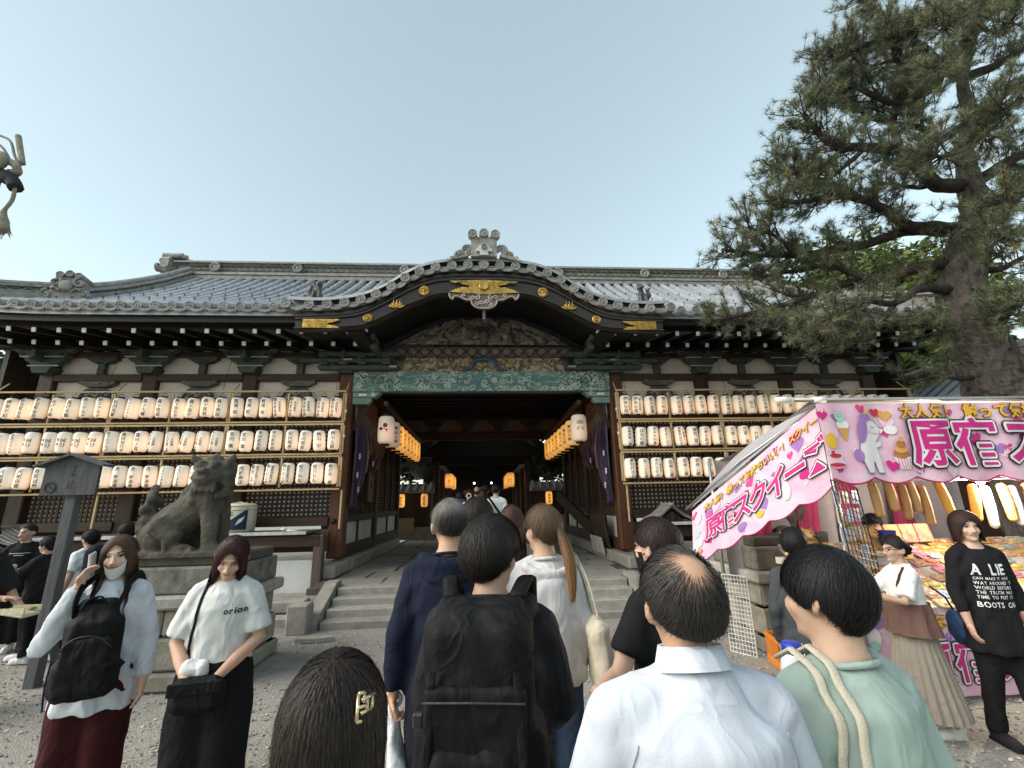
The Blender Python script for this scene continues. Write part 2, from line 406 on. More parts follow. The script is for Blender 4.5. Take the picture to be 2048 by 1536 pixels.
# rear slope and gable ends so that the roof is closed
rr = MB()
rr.grid(np.array([[(clampx(x, y), 25.6-y, slope(y)-.02) for y in ys] for x in xs]))
for sx in (-1, 1): rr.add([(sx*9.3, 12.8, 8.4), (sx*9.3, 9.5, 6.2), (sx*9.3, 16.1, 6.2)], [(0, 1, 2)]); rr.add([(sx*9.3, 9.5, 6.2), (sx*9.3, 16.1, 6.2), (sx*EX, 17.6, 5.3), (sx*EX, 8.0, 5.3)], [(0, 1, 2, 3)])
rr.obj('rear_roof', TILE, B)
for sx in (-1, 1):
    X_ = np.linspace(sx*2.62, sx*10.6, 24)
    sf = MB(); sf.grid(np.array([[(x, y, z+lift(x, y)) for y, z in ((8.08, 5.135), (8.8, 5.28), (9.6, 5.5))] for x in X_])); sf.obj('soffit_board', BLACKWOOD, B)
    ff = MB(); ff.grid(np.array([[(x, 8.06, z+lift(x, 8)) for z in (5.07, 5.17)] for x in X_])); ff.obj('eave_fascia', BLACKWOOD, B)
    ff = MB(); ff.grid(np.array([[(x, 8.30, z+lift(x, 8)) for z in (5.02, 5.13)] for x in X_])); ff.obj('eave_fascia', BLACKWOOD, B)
    MB().box((sx*6.3, YW-.25, 5.06), (7.8, .2, .14)).obj('eave_purlin', BLACKWOOD, B)
    MB().box((sx*2.42, 8.85, 5.15), (.30, 1.7, .55)).obj('gable_cheek_board', BLACKWOOD, B)
# ---- rafters in two rows, each with a white painted tip
ra = MB(); ra.beam((0, 0, 0), (0, 1.3, .26), .085, .10); ram = ra.mesh('rafter'); ram.materials.append(BLACKWOOD)
tp = MB(); tp.box((0, -.012, 0), (.078, .022, .088), Matrix.Rotation(R(11), 3, 'X'), ch=.008); tpm = tp.mesh('rafter_tip'); tpm.materials.append(WHITE)
rb = MB(); rb.beam((0, 0, 0), (0, 1.5, .36), .09, .11); rbm = rb.mesh('base_rafter'); rbm.materials.append(BLACKWOOD)
n = 24
for i in range(-n, n+1):
    x = i*.435
    dz = lift(x, 8.2)
    if abs(x) > 2.5:
        o = link('flying_rafter', ram, None, B, (x, 8.25-YW, 4.965+dz)); link('rafter_tip', tpm, None, o)
    if 2.2 < abs(x) < 9.9:
        o = link('base_rafter', rbm, None, B, (x, 8.75-YW, 4.90+dz*.6)); link('rafter_tip', tpm, None, o)
# ---- tile rows with eave disks
disk = MB()
dp = [(.0001, -.004), (.058, -.004), (.062, .004), (.070, .010), (.088, .010), (.092, 0), (.092, -.12)]
disk.lathe(dp[::-1], 16, (0, 0, 0), Matrix.Rotation(R(90), 3, 'X'), cap=False)
for k in range(3):
    a = k*2.1; disk.ell((.026*math.cos(a), -.006, .026*math.sin(a)), (.02, .012, .016), nu=6, nv=4)
disk.add([(0, -.0005, 0)]+[(.058*math.cos(a), -.0005, .058*math.sin(a)) for a in np.linspace(0, 2*math.pi, 13)[:-1]], [tuple(range(1, 13))])
dkm = disk.mesh('eave_disk', smooth=False); dkm.materials.append(TILED)
def pan_mesh(w=.30):
    m = MB(); P = []
    for j in range(7):
        u = -1+2*j/6; x = u*w/2*.94; z = -.10+.055*u*u
        P.append([(x, -.02, z-.055), (x, -.02, z), (x, .15, z+.03)])
    m.grid(np.array(P)); P2 = np.array(P); P2[:, :, 1] -= .012; P2[:, 0, 2] += .02; P2[:, 1, 2] -= .02
    m.grid(P2[:, :2])
    return m
pnm = pan_mesh().mesh('eave_pan_tile', smooth=False); pnm.materials.append(TILED)
def row_obj(x, y1, name='cover_tile_row'):
    m = MB(); pts = []; rad = []
    y0 = ystart(x); ny = max(3, int((y1-y0)/.31)); yy = np.linspace(y0, y1, ny+1)
    for a, b in zip(yy[:-1], yy[1:]):
        for q, rr_ in ((0, .088), (.93, .078)):
            y = a+(b-a)*q; pts.append((clampx(x, y) if abs(x) > 9.4 else x, y, slope(y)+lift(x, y)+.03)); rad.append(rr_)
    m.tube(pts, rad, 8)
    return m.obj(name, TILE, ROOF, smooth=False)
for i in range(-35, 36):
    x = i*.302
    y1 = 12.7 if abs(x) < 8.9 else 8.0+(EX-abs(x))/1.85*3.5+.6
    o = row_obj(x, max(8.7, min(12.7, y1)))
    if abs(x) > 3.45:
        link('eave_disk', dkm, None, ROOF, (x, 7.96-YW, slope(8)+lift(x, 8)+.03))
        link('eave_pan_tile', pnm, None, ROOF, (x+.151, 7.97-YW, slope(8)+lift(x, 8)+.06))
# small nails that hold the tiles
nl = MB()
for i in range(-29, 30):
    x = i*.302
    for y in (9.0, 10.0, 11.0):
        z = slope(y)+.11; (abs(x) < 3.4 and y < 9.8) or nl.box((x, y, z+.03), (.012, .012, .09)); (abs(x) < 3.4 and y < 9.8) or nl.box((x, y-.01, z+.075), (.05, .012, .012))
tag(nl.obj('tile_nail', BLACKWOOD, ROOF), kind='stuff')
# ---- main ridge with open-work band
rd = MB()
for z, hh, dd in ((8.42, .12, .36), (8.52, .05, .42), (8.575, .03, .36), (8.90, .045, .44)):
    rd.box((0, 12.8, z), (18.4, dd, hh))
rd.tube([(x, 12.8, 8.97) for x in np.linspace(-9.2, 9.2, 30)], .085, 8)
rd.box((0, 12.8, 8.74), (18.3, .12, .30))
RID = rd.obj('main_ridge', TILED, B)
rg = MB()
for i in range(-44, 45):
    for z, off in ((8.66, 0), (8.80, .1)):
        x = i*.2+off
        rg.tube([(x+.095*math.cos(a), 12.665, z+.085*math.sin(a)) for a in np.linspace(0, math.pi, 7)], .02, 4, cap=False)
        rg.tube([(x+.05*math.cos(a), 12.665, z+.04*math.sin(a)) for a in np.linspace(0, math.pi, 5)], .014, 4, cap=False)
tag(rg.obj('ridge_openwork', TILED, RID), kind='stuff')
cr = MB(); cr.lathe([(.15, .0), (.15, .05), (.12, .07), (.10, .05), (.09, .03), (.03, .06), (.001, .07)], 18, rot=Matrix.Rotation(R(90), 3, 'X')); crm = cr.mesh('ridge_crest', smooth=True); crm.materials.append(TILED)
for x in (-5.6, -2.4, 2.4, 5.2, 7.8, -8.0): link('ridge_crest', crm, None, RID, (x, 12.62-YW, 8.73))
def onigawara(name, x, y, z, sc, face=-1, rz=0, parent=B):
    m = MB(); f = lambda u, v, t: (u*sc, -t*sc, v*sc)
    m.prism([(-.34, 0), (-.38, .12), (-.30, .2), (-.30, .42), (-.22, .52), (.22, .52), (.30, .42), (.30, .2), (.38, .12), (.34, 0)], .22, f)
    m.lathe([(.13*sc, 0), (.13*sc, .06*sc), (.09*sc, .10*sc), (.001, .11*sc)], 14, (0, -.22*sc, .30*sc), Matrix.Rotation(R(90), 3, 'X'))
    for sg in (-1, 1):
        m.tube([f(u, v, .24) for u, v in spiral((sg*.22, .40), .13, .02, R(90), sg*1.1)], .035*sc, 5)
        m.tube([f(u, v, .22) for u, v in spiral((sg*.34, .08), .12, .02, R(90), -sg*1.1)], .04*sc, 5)
        m.tube([f(sg*.1, .17, .26), f(sg*.2, .24, .27), f(sg*.27, .22, .24)], .03*sc, 5)
    for u in (-.17, 0, .17): m.lathe([(.075*sc, -.5*sc), (.075*sc, .03*sc), (.06*sc, .03*sc), (.05*sc, .02*sc), (.001, .02*sc)], 12, (u*sc, -.22*sc, (.57+(.04 if u == 0 else 0))*sc), Matrix.Rotation(R(90), 3, 'X'))
    me = m.mesh(name)
    me.materials.append(TILED)
    return link(name, me, None, parent, Vector((x, y, z))-wloc(parent), (0, 0, rz))
for sx in (-1, 1):
    # ridge ends (seen from the side) and stepped end tiles
    onigawara('ridge_end_tile', sx*9.28, 12.8, 8.5, 1.05, rz=R(90)*sx)
    for k in range(4): MB().lathe([(.09, -.3), (.09, .0), (.06, .0), (.05, -.02), (.001, -.02)], 12, (sx*(9.45+k*.12), 12.75, 8.62-.17*k), Matrix.Rotation(R(90), 3, 'Y') if sx > 0 else Matrix.Rotation(R(-90), 3, 'Y')).obj('ridge_end_roll', TILED, B)
    # descending ridge along the gable and corner ridge
    def ridge_run(pts, nm):
        m = MB(); q = crom(pts, 6)
        for dz, w_, h_ in ((.06, .40, .14), (.17, .30, .08), (.31, .34, .05)):
            for a, b in zip(q[:-1], q[1:]): m.beam(a+[0, 0, dz], b+[0, 0, dz], w_, h_)
        m.tube([p+[0, 0, .39] for p in q], .075, 8)
        for a, b in zip(q[:-1], q[1:]): m.beam(a+[0, 0, .24], b+[0, 0, .24], .14, .12)
        L_ = np.cumsum([0]+[np.linalg.norm(b-a) for a, b in zip(q[:-1], q[1:])]); tot = L_[-1]
        o = m.obj(nm, TILED, B)
        g = MB()
        for s_ in np.arange(.1, tot-.1, .17):
            p = np.array([np.interp(s_, L_, q[:, k]) for k in range(3)]); p2 = np.array([np.interp(s_+.05, L_, q[:, k]) for k in range(3)]); d = (p2-p)/np.linalg.norm(p2-p)
            nrm = np.cross(d, [0, 0, 1]); nrm /= np.linalg.norm(nrm)
            for sg in (-1, 1): g.tube([p+d*(.075*math.cos(a))+nrm*sg*.10+np.array([0, 0, .20+.075*math.sin(a)]) for a in np.linspace(0, math.pi, 6)], .018, 4, cap=False)
        tag(g.obj('openwork', TILED, o), kind='stuff')
        return o
    ridge_run([(sx*8.75, y, slope(y)) for y in (12.6, 11.5, 10.3, 9.45)], 'descending_ridge')
    onigawara('descending_ridge_end_tile', sx*8.85, 9.42, slope(9.4)+.02, .95, rz=R(12)*-sx)
    ridge_run([(sx*9.0, 9.5, slope(9.5)), (sx*9.8, 8.8, slope(8.8)+.1), (sx*10.6, 8.1, slope(8.1)+.22)], 'corner_ridge')
    onigawara('corner_ridge_end_tile', sx*10.5, 8.2, slope(8.2)+.15, .6, rz=R(40)*sx)
# ================================================================ curved central gable
kq = crom(KC, 3)
G = MB()
def kline(dz, y): return [(p[0], y, p[1]+dz) for p in kq]
G.grid(np.array([[(p[0], y, p[1]+.02) for y in (7.78, 8.4, 9.2, 10.2)] for p in kq]), flip=True)
G.grid(np.array([[(p[0], 7.78, p[1]+dz) for dz in (-.09, .02)] for p in kq]))
G.grid(np.array([[(p[0], y, p[1]-.09) for y in (7.78, 10.2)] for p in kq]))
KROOF = G.obj('gable_roof', TILE, B)
for i, (x, z) in enumerate(KC):
    m = MB(); m.tube([(x, 7.72, z+.02), (x, 8.4, z+.03), (x, 9.2, z+.03), (x, 10.0, z+.03)], .088, 8); m.obj('cover_tile_row', TILE, KROOF)
    link('eave_disk', dkm, None, KROOF, (x, 7.70-YW, z+.0))
    if i < len(KC)-1:
        x2, z2 = KC[i+1]; o = link('eave_pan_tile', pnm, None, KROOF, ((x+x2)/2, 7.73-YW, (z+z2)/2+.03)); o.rotation_euler = (0, -math.atan2(z2-z, x2-x), 0)
# pale tile band over the disks
bd = MB(); bd.grid(np.array([[(p[0], 7.74, p[1]+.10), (p[0], 7.76, p[1]+.17), (p[0], 8.0, p[1]+.19), (p[0], 8.0, p[1]+.02)] for p in kq]), flip=True)
bd.obj('gable_edge_band', TILE, KROOF)
# bargeboard: layered curved boards
BT = [(-3.45, 5.13), (-2.69, 5.17), (-2.28, 5.26), (-1.79, 5.53), (-1.22, 5.88), (-.62, 6.01), (0, 6.03)]
BL = [(-3.45, 4.84), (-2.66, 4.88), (-2.22, 4.92), (-1.84, 5.10), (-1.49, 5.30), (-1.20, 5.42), (-.84, 5.56), (0, 5.59)]
BT = crom(BT+[(-x, z) for x, z in BT[-2::-1]], 5); BL = crom(BL+[(-x, z) for x, z in BL[-2::-1]], 5)
xs_ = np.linspace(-3.45, 3.45, 80)
bt = np.interp(xs_, BT[:, 0], BT[:, 1]); bl = np.interp(xs_, BL[:, 0], BL[:, 1])
LACQ = M('black_brown_lacquer', (.03, .017, .012), (.014, .009, .008), rough=.32, scale=2, bump=.05, rnd=.05, spec=.5)
def board(y0, y1, a, b, name):
    m = MB(); P = []
    za = bl+(bt-bl)*a; zb = bl+(bt-bl)*b
    m.grid(np.array([[(x, y1, p), (x, y0, p), (x, y0, q), (x, y1, q), (x, y1, p)] for x, p, q in zip(xs_, za, zb)]))
    return m.obj(name, LACQ, B)
board(7.84, 7.98, .0, .80, 'bargeboard'); board(7.80, 7.84, .05, .14, 'bargeboard_moulding'); board(7.79, 8.0, .82, 1.08, 'bargeboard_cap'); board(7.80, 7.84, .66, .78, 'bargeboard_moulding')
# dark vault under the gable
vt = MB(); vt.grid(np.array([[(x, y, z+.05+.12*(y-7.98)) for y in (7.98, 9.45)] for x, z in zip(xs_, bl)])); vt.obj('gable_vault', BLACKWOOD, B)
# gilt fittings
def gplate(x0, x1, z0, z1, sgn):
    m = MB(); w_ = x1-x0
    pts = [(0, 0), (w_, -.005), (w_*.86, .05), (w_*.70, .055), (w_*.62, .085), (w_*.78, .10), (w_*.95, .14), (w_, .17), (0, .165)]
    m.prism([(x0+u if sgn < 0 else -x0-u, z0+v) for u, v in pts], .012, lambda u, v, t: (u, 7.797-t, v))
    for i in range(8):
        for j in range(3):
            u = .04+i*.05+(j % 2)*.025
            m.lathe([(.024, 0), (.024, .008), (.014, .008), (.012, .002), (.001, .002)], 6, ((x0+u)*(1 if sgn < 0 else -1), 7.785, z0+.03+j*.05), Matrix.Rotation(R(90), 3, 'X'))
    m.obj('gilt_plate', GOLD, B)
gplate(-3.30, -2.64, 4.865, 5.03, -1); gplate(-3.30, -2.64, 4.865, 5.03, 1)
def flower(x, z, r, n, nm):
    m = MB(); y = 7.79
    m.lathe([(r*.95, 0), (r*.95, .012), (r*.3, .02), (.001, .03)], 16, (x, y, z), Matrix.Rotation(R(90), 3, 'X'))
    for k in range(n):
        a = 2*math.pi*k/n; m.ell((x+r*.65*math.cos(a), y-.018, z+r*.65*math.sin(a)), (r*.34, .012, r*.12), Matrix.Rotation(-a, 3, 'Y'), 6, 4)
    m.ell((x, y-.03, z), (r*.24, .02, r*.24)); m.obj(nm, GOLD, B)
for sx in (-1, 1):
    flower(sx*1.13, 5.62, .105, 16, 'gilt_chrysanthemum')
    m = MB(); x, z = sx*2.14, 5.06
    m.lathe([(.085, 0), (.085, .02), (.07, .03), (.06, .02), (.001, .02)], 18, (x, 7.79, z), Matrix.Rotation(R(90), 3, 'X'))
    for k in range(3):
        m.tube([(x+u, 7.765, z+v) for u, v in spiral((0, 0), .05, .012, k*2.1, .55, 10)], [.004+.016*t for t in np.linspace(0, 1, 10)], 5)
    m.obj('gilt_roundel', GOLD, B)
    m = MB(); x, z = sx*1.63, 5.31
    for k in range(-2, 3):
        a = k*.62; m.ell((x+.07*math.sin(a)*1.3, 7.785, z-.03+.05*math.cos(a)), (.03, .014, .065), Matrix.Rotation(a, 3, 'Y'), 7, 5)
    for k in (-1, 0, 1): m.tube([(x+k*.05, 7.78, z), (x+k*.06, 7.775, z+.12)], [.02, .008], 5)
    m.obj('gilt_leaf_crest', GOLD, B)
    MB().box((sx*2.31, 8.1, 5.0), (.14, .3, .09), ch=.01).obj('white_bracket_block', WHITE, B)
cg = MB()
half = [(0, 5.86), (.66, 5.83), (.55, 5.79), (.47, 5.80), (.42, 5.765), (.30, 5.745), (.28, 5.73), (.30, 5.70), (.40, 5.71), (.55, 5.66), (.66, 5.60), (.40, 5.585), (0, 5.555)]
cg.prism(half+[(-x, z) for x, z in half[-2:0:-1]], .02, lambda u, v, t: (u, 7.793-t, v))
cg.lathe([(.10, 0), (.10, .03), (.085, .045), (.001, .04)], 20, (0, 7.773, 5.73), Matrix.Rotation(R(90), 3, 'X'))
for i in range(-9, 10):
    for j in range(2): cg.lathe([(.022, 0), (.022, .008), (.014, .008), (.012, .002), (.001, .002)], 6, (i*.058+j*.029, 7.772, 5.80-j*.045 if abs(i) < 6 else 5.82), Matrix.Rotation(R(90), 3, 'X'))
cg.obj('gilt_centre_plate', GOLD, B)
gg = MB()
GC = M('gegyo_carving', (.20, .16, .14), (.09, .07, .06), rough=.7, scale=9, bump=.3, rnd=.05)
hp = [(0, 5.57), (.66, 5.585), (.655, 5.52), (.62, 5.475), (.585, 5.47), (.58, 5.51), (.50, 5.53), (.42, 5.49), (.34, 5.455), (.25, 5.45), (.235, 5.38), (.18, 5.32), (.09, 5.285), (0, 5.28)]
gg.prism(hp+[(-x, z) for x, z in hp[-2:0:-1]], .10, lambda u, v, t: (u, 7.90-t, v))
GG = gg.obj('gable_pendant', GC, B)
g2 = MB()
for sg in (-1, 1):
    for c_, r_, a_, t_ in (((sg*.13, 5.50), .06, 90, sg*1.1), ((sg*.05, 5.40), .05, 0, sg*1.0), ((sg*.22, 5.50), .05, 180, -sg*1.1), ((sg*.13, 5.36), .04, 200, sg*1.0), ((sg*.40, 5.54), .04, 90, sg*1.0)):
        g2.tube([(u, 7.79, v) for u, v in spiral(c_, r_, .008, R(a_), t_, 14)], .013, 5)
    ed = crom([(sg*u, v) for u, v in hp[1:]], 2); g2.tube([(u, 7.80, v) for u, v in ed], .014, 5)
g2.obj('pendant_scrolls', M('gegyo_pale_edge', (.46, .40, .37), (.28, .24, .22), rough=.7, rnd=.05), GG)
MB().tube([(0, 7.92, 5.29), (0, 7.92, 5.10)], .03, 8).obj('pendant_peg', GC, GG)
# ridge ornament on the gable top
om = MB(); f = lambda u, v, t: (u, 7.86-t, v)
om.prism([(-.25, 6.30), (-.25, 6.72), (.25, 6.72), (.25, 6.30)], .2, f)
ORN = om.obj('gable_ridge_ornament', TILED, B)
for u in (-.22, 0, .22):
    link('ornament_disk', dkm, None, ORN, (u, 7.62-YW, 6.77+(.02 if u == 0 else 0)))
o2 = MB(); o2.tube([(0, 7.8, 6.29), (0, 8.6, 6.29), (0, 10.1, 6.29)], .13, 8)
cl = [(-.09, 6.31), (-.07, 6.37), (-.11, 6.40), (-.15, 6.38), (-.16, 6.43), (-.11, 6.47), (-.08, 6.52), (0, 6.55)]
o2.prism(cl+[(-x, z) for x, z in cl[-2::-1]], .03, lambda u, v, t: (u, 7.655-t, v))
o2.obj('ornament_crest', M('pale_tile', (.52, .53, .52), (.36, .37, .36), rough=.6, rnd=.03), ORN)
o3 = MB(); o3.lathe([(.058, 0), (.058, .03), (.045, .04), (.04, .02), (.001, .02)], 16, (0, 7.625, 6.475), Matrix.Rotation(R(90), 3, 'X')); o3.obj('ornament_boss', TILED, ORN)
for sg in (-1, 1):
    s_ = MB()
    for dr, rr_ in ((0, .034), (.045, .03), (.085, .026)):
        s_.tube([(u, 7.72, v) for u, v in spiral((sg*.335, 6.47), .115-dr, .07-dr*.7, R(270), -sg*.85 if sg < 0 else .85, 14)], rr_, 5)
    fin = [(sg*.30, 6.32), (sg*.70, 6.20), (sg*.70, 6.27), (sg*.66, 6.24), (sg*.60, 6.28), (sg*.55, 6.40), (sg*.47, 6.45), (sg*.40, 6.43), (sg*.32, 6.36)]
    s_.prism(fin, .12, lambda u, v, t: (u, 7.80-t, v))
    for (a, b) in ((.62, 6.27), (.52, 6.36), (.45, 6.38)): s_.tube([(u, 7.675, v) for u, v in spiral((sg*a, b), .045, .01, 0, sg*1.1, 12)], .012, 4)
    s_.obj('ornament_scroll', TILED, ORN)
# little lion figures on the roof
for sx in (-1, 1):
    m = MB(); x, y, z = sx*3.2, 8.12, 5.52
    m.ell((x, y, z+.10), (.10, .09, .10)); m.ell((x-sx*.02, y-.05, z+.22), (.07, .07, .10)); m.ell((x-sx*.05, y-.10, z+.34), (.065, .075, .06)); m.ell((x-sx*.06, y-.16, z+.32), (.04, .05, .035))
    m.tube([(x+sx*.08, y+.02, z+.10), (x+sx*.17, y, z+.22), (x+sx*.13, y, z+.34), (x+sx*.22, y, z+.40)], [.045, .05, .04, .015], 7)
    for q in (-1, 1): m.tube([(x+q*.05, y-.08, z+.2), (x+q*.06, y-.13, z+.02)], [.035, .03], 6); m.ell((x-sx*.05+q*.05, y-.07, z+.40), (.02, .02, .035))
    for k in range(10): m.ell((x+rng.uniform(-.08, .08), y+rng.uniform(-.08, .05), z+rng.uniform(.2, .4)), (.03, .03, .03), nu=6, nv=4)
    m.box((x, y, z-.02), (.26, .24, .08))
    me = remesh(m, .018, 1); me.materials.append(M('dark_tile_figure', (.10, .10, .10), (.05, .05, .05), rough=.6, rnd=.05)); link('lion_roof_figure', me, None, B, (0, -YW, 0))
# ================================================================ carved front
def relief(nu, nv, fr_, hf):
    P = np.zeros((nu, nv, 3)); U, W = np.meshgrid(np.linspace(0, 1, nu), np.linspace(0, 1, nv), indexing='ij')
    H, col = hf(U, W)
    return fr_(U, W, H), col
def strokes(U, W, asp, lines):
    d = np.full(U.shape, 9.0); k = np.zeros(U.shape)
    x = U*asp; y = W
    for ln in lines:
        pts = np.array(ln)
        for (ax, ay), (bx, by) in zip(pts[:-1], pts[1:]):
            x0, x1, y0, y1 = min(ax, bx)-.14, max(ax, bx)+.14, min(ay, by)-.14, max(ay, by)+.14
            i0, i1 = np.searchsorted(x[:, 0], [x0, x1]); 
            if i1 <= i0: continue
            sx_, sy_ = x[i0:i1], y[i0:i1]; dx, dy = bx-ax, by-ay; LL = dx*dx+dy*dy+1e-9
            t = np.clip(((sx_-ax)*dx+(sy_-ay)*dy)/LL, 0, 1)
            dd = np.hypot(sx_-ax-t*dx, sy_-ay-t*dy)
            d[i0:i1] = np.minimum(d[i0:i1], dd)
    return d
def waves_hf(U, W):
    asp = 12.3; r = random.Random(3); foam = []; body = []
    for k in range(95):
        cx, cy = r.uniform(0, asp), r.uniform(-.05, 1.0); R0 = r.uniform(.10, .26); sg = r.choice((-1, 1)); a0 = r.uniform(0, 6.3)
        foam.append(spiral((cx, cy), R0, R0*.18, a0, sg*r.uniform(.8, 1.5), 16))
    for k in range(46):
        x = r.uniform(-.3, asp); L_ = r.uniform(.7, 1.6); y = r.uniform(0, .8); h = r.uniform(.12, .35)
        for q in range(4): body.append([(x+L_*t, y+h*math.sin(math.pi*t)-.05*q+.12*math.sin(5*t+x)) for t in np.linspace(0, 1, 12)])
    df = strokes(U, W, asp, foam); db = strokes(U, W, asp, body)
    lines = []
    for x0, sg in ((1.25, 1), (asp-1.25, -1)):
        lines.append(spiral((x0, .52), .20, .05, R(200), sg*1.3, 20)); lines.append([(x0-sg*.1+sg*.26*math.cos(a), .55+.26*math.sin(a)+.05*math.sin(a*5)) for a in np.linspace(-.6, 3.6, 22)])
        lines.append([(x0-sg*.35-sg*.7*t, .55+.35*t+.1*math.sin(7*t)) for t in np.linspace(0, 1, 12)]); lines.append([(x0+sg*.3+sg*.8*t, .45+.15*math.sin(9*t)) for t in np.linspace(0, 1, 14)])
        lines.append([(x0+sg*(.1+.25*t), .3-.25*t) for t in np.linspace(0, 1, 6)])
    dk = strokes(U, W, asp, lines)
    n = .5+.5*np.sin(U*90+3*np.sin(W*7))*np.sin(W*9+4*np.sin(U*31))
    H = .012*n+.030*np.clip(1-df/.05, 0, 1)**.6+.022*np.clip(1-db/.05, 0, 1)**.7
    base = np.array([.21, .30, .28])[None, None]*(0.75+.5*n[..., None])
    pale = np.array([.56, .62, .56]); deep = np.array([.09, .19, .20]); blk = np.array([.03, .035, .035])
    m1 = np.clip(1-db/.024, 0, 1)[..., None]; m2 = np.clip(1.5-df/.022, 0, 1)[..., None]*.9; m3 = np.clip(1.6-dk/.014, 0, 1)[..., None]
    c = base*(1-m1)+deep*m1; m4 = np.clip(1-np.abs(db-.045)/.018, 0, 1)[..., None]*.75; c = c*(1-m4)+pale*.9*m4; c = c*(1-m2)+pale*m2; c = c*(1-m3)+blk*m3
    return H+.02*m3[..., 0], c
def lintel_fr(U, W, H): return np.stack([-2.83+5.66*U, 9.56-H, 4.10+.455*W], -1)
P, col = relief(620, 52, lintel_fr, waves_hf)
lm = MB(); lm.grid(P, col); lm.box((0, 9.70, 4.328), (5.66, .24, .455), col=(.1, .16, .16)); lm.obj('carved_wave_lintel', CARVE, B, True)
def leaf_hf(asp, seed, pal, bgc, n, s0, s1):
    def hf(U, W):
        r = random.Random(seed); H = np.zeros(U.shape); c = np.zeros(U.shape+(3,))+np.array(bgc); x = U*asp
        for k in range(n):
            cx, cy, a = r.uniform(0, asp), r.uniform(0, 1), r.uniform(0, 6.3); L_ = r.uniform(s0, s1); wd = L_*r.uniform(.28, .5); hh = r.uniform(.02, .05)
            i0, i1 = np.searchsorted(x[:, 0], [cx-L_, cx+L_])
            if i1 <= i0: continue
            dx, dy = x[i0:i1]-cx, W[i0:i1]-cy; u = dx*math.cos(a)+dy*math.sin(a); v = -dx*math.sin(a)+dy*math.cos(a)+.25*u*u/L_
            q = 1-(u/L_)**2-(v/wd)**2; hgt = hh*np.clip(q, 0, 1)**.5*(1-.35*np.exp(-(v/(wd*.12))**2)); msk = (q > 0) & (hgt > H[i0:i1])
            H[i0:i1][msk] = hgt[msk]; cc = np.array(r.choice(pal))*r.uniform(.7, 1.25); rim = np.clip(q*4, .45, 1)
            c[i0:i1][msk] = (cc[None]*rim[msk][:, None])
        return H, c
    return hf
P, col = relief(300, 44, lambda U, W, H: np.stack([(-1.82+.10*W)+(3.66-.20*W)*U, 9.60-H, 4.56+.33*W], -1), leaf_hf(11, 5, [(.30, .20, .09), (.20, .14, .06), (.36, .27, .13), (.12, .13, .09), (.16, .10, .06)], (.42, .36, .30), 260, .12, .26))
m = MB(); m.grid(P, col); m.box((0, 9.66, 4.72), (3.9, .1, .34), col=(.3, .25, .2)); m.obj('carved_foliage_panel', CARVE, B, True)
# blue frog-leg strut in the panel
m = MB()
for sg in (-1, 1): m.tube([(u, 9.53, v) for u, v in crom([(0, 4.83), (sg*.16, 4.82), (sg*.25, 4.75), (sg*.27, 4.66), (sg*.40, 4.60), (sg*.44, 4.57)], 5)], [.04]*26, 7)
m.box((0, 9.53, 4.86), (.44, .1, .05), ch=.01); m.obj('blue_frog_leg_strut', BLUEP, B, True)
# diamond band
def dia_hf(U, W):
    a = np.abs(((U*15+W) % 1)-.5); b = np.abs(((U*15-W) % 1)-.5); ln = np.minimum(a, b); fl = np.hypot(((U*15) % 1)-.5, (W-.5)*.9)
    c = np.zeros(U.shape+(3,))+np.array((.13, .085, .08)); m1 = (ln < .05)[..., None]; c = np.where(m1, (.05, .04, .04), c); c = np.where(((fl < .34) & (np.sin(np.arctan2(W-.5, ((U*15) % 1)-.5)*8) > 0))[..., None] & ~m1, (.26, .21, .19), c)
    return .025*(ln < .05)+.012*(fl < .3), c
P, col = relief(420, 24, lambda U, W, H: np.stack([(-1.92-.08*W)+(3.84+.16*W)*U, 9.52-H, 4.885+.235*W], -1), dia_hf)
m = MB(); m.grid(P, col); m.box((0, 9.6, 5.0), (4.0, .12, .23), col=(.1, .07, .07)); m.obj('diamond_pattern_beam', CARVE, B)
# tympanum
ty = crom([(-1.92, 5.10), (-.91, 5.62), (0, 5.73), (.91, 5.62), (1.92, 5.10)], 8)
P, col = relief(260, 60, lambda U, W, H: np.stack([-1.9+3.8*U, 9.42-H*1.6, 5.12+(np.interp(-1.9+3.8*U, ty[:, 0], ty[:, 1])-5.10)*W], -1), leaf_hf(6, 11, [(.22, .19, .16), (.15, .14, .12), (.27, .24, .20), (.14, .15, .12)], (.06, .05, .045), 260, .10, .30))
m = MB(); m.grid(P, col); m.obj('carved_gable_panel', CARVE, B, True)
m = MB(); m.box((0, 9.36, 5.28), (.18, .14, .34), ch=.03); m.ell((0, 9.30, 5.28), (.11, .1, .16)); m.box((0, 9.38, 5.5), (.44, .14, .08), ch=.02)
for sg in (-1, 1): m.tube([(u, 9.30, v) for u, v in spiral((sg*.2, 5.42), .09, .02, R(180), sg*1.1, 14)], .03, 6)
m.obj('gable_strut', M('grey_carving', (.13, .115, .10), (.06, .055, .05), rough=.7, rnd=.05), B, True)
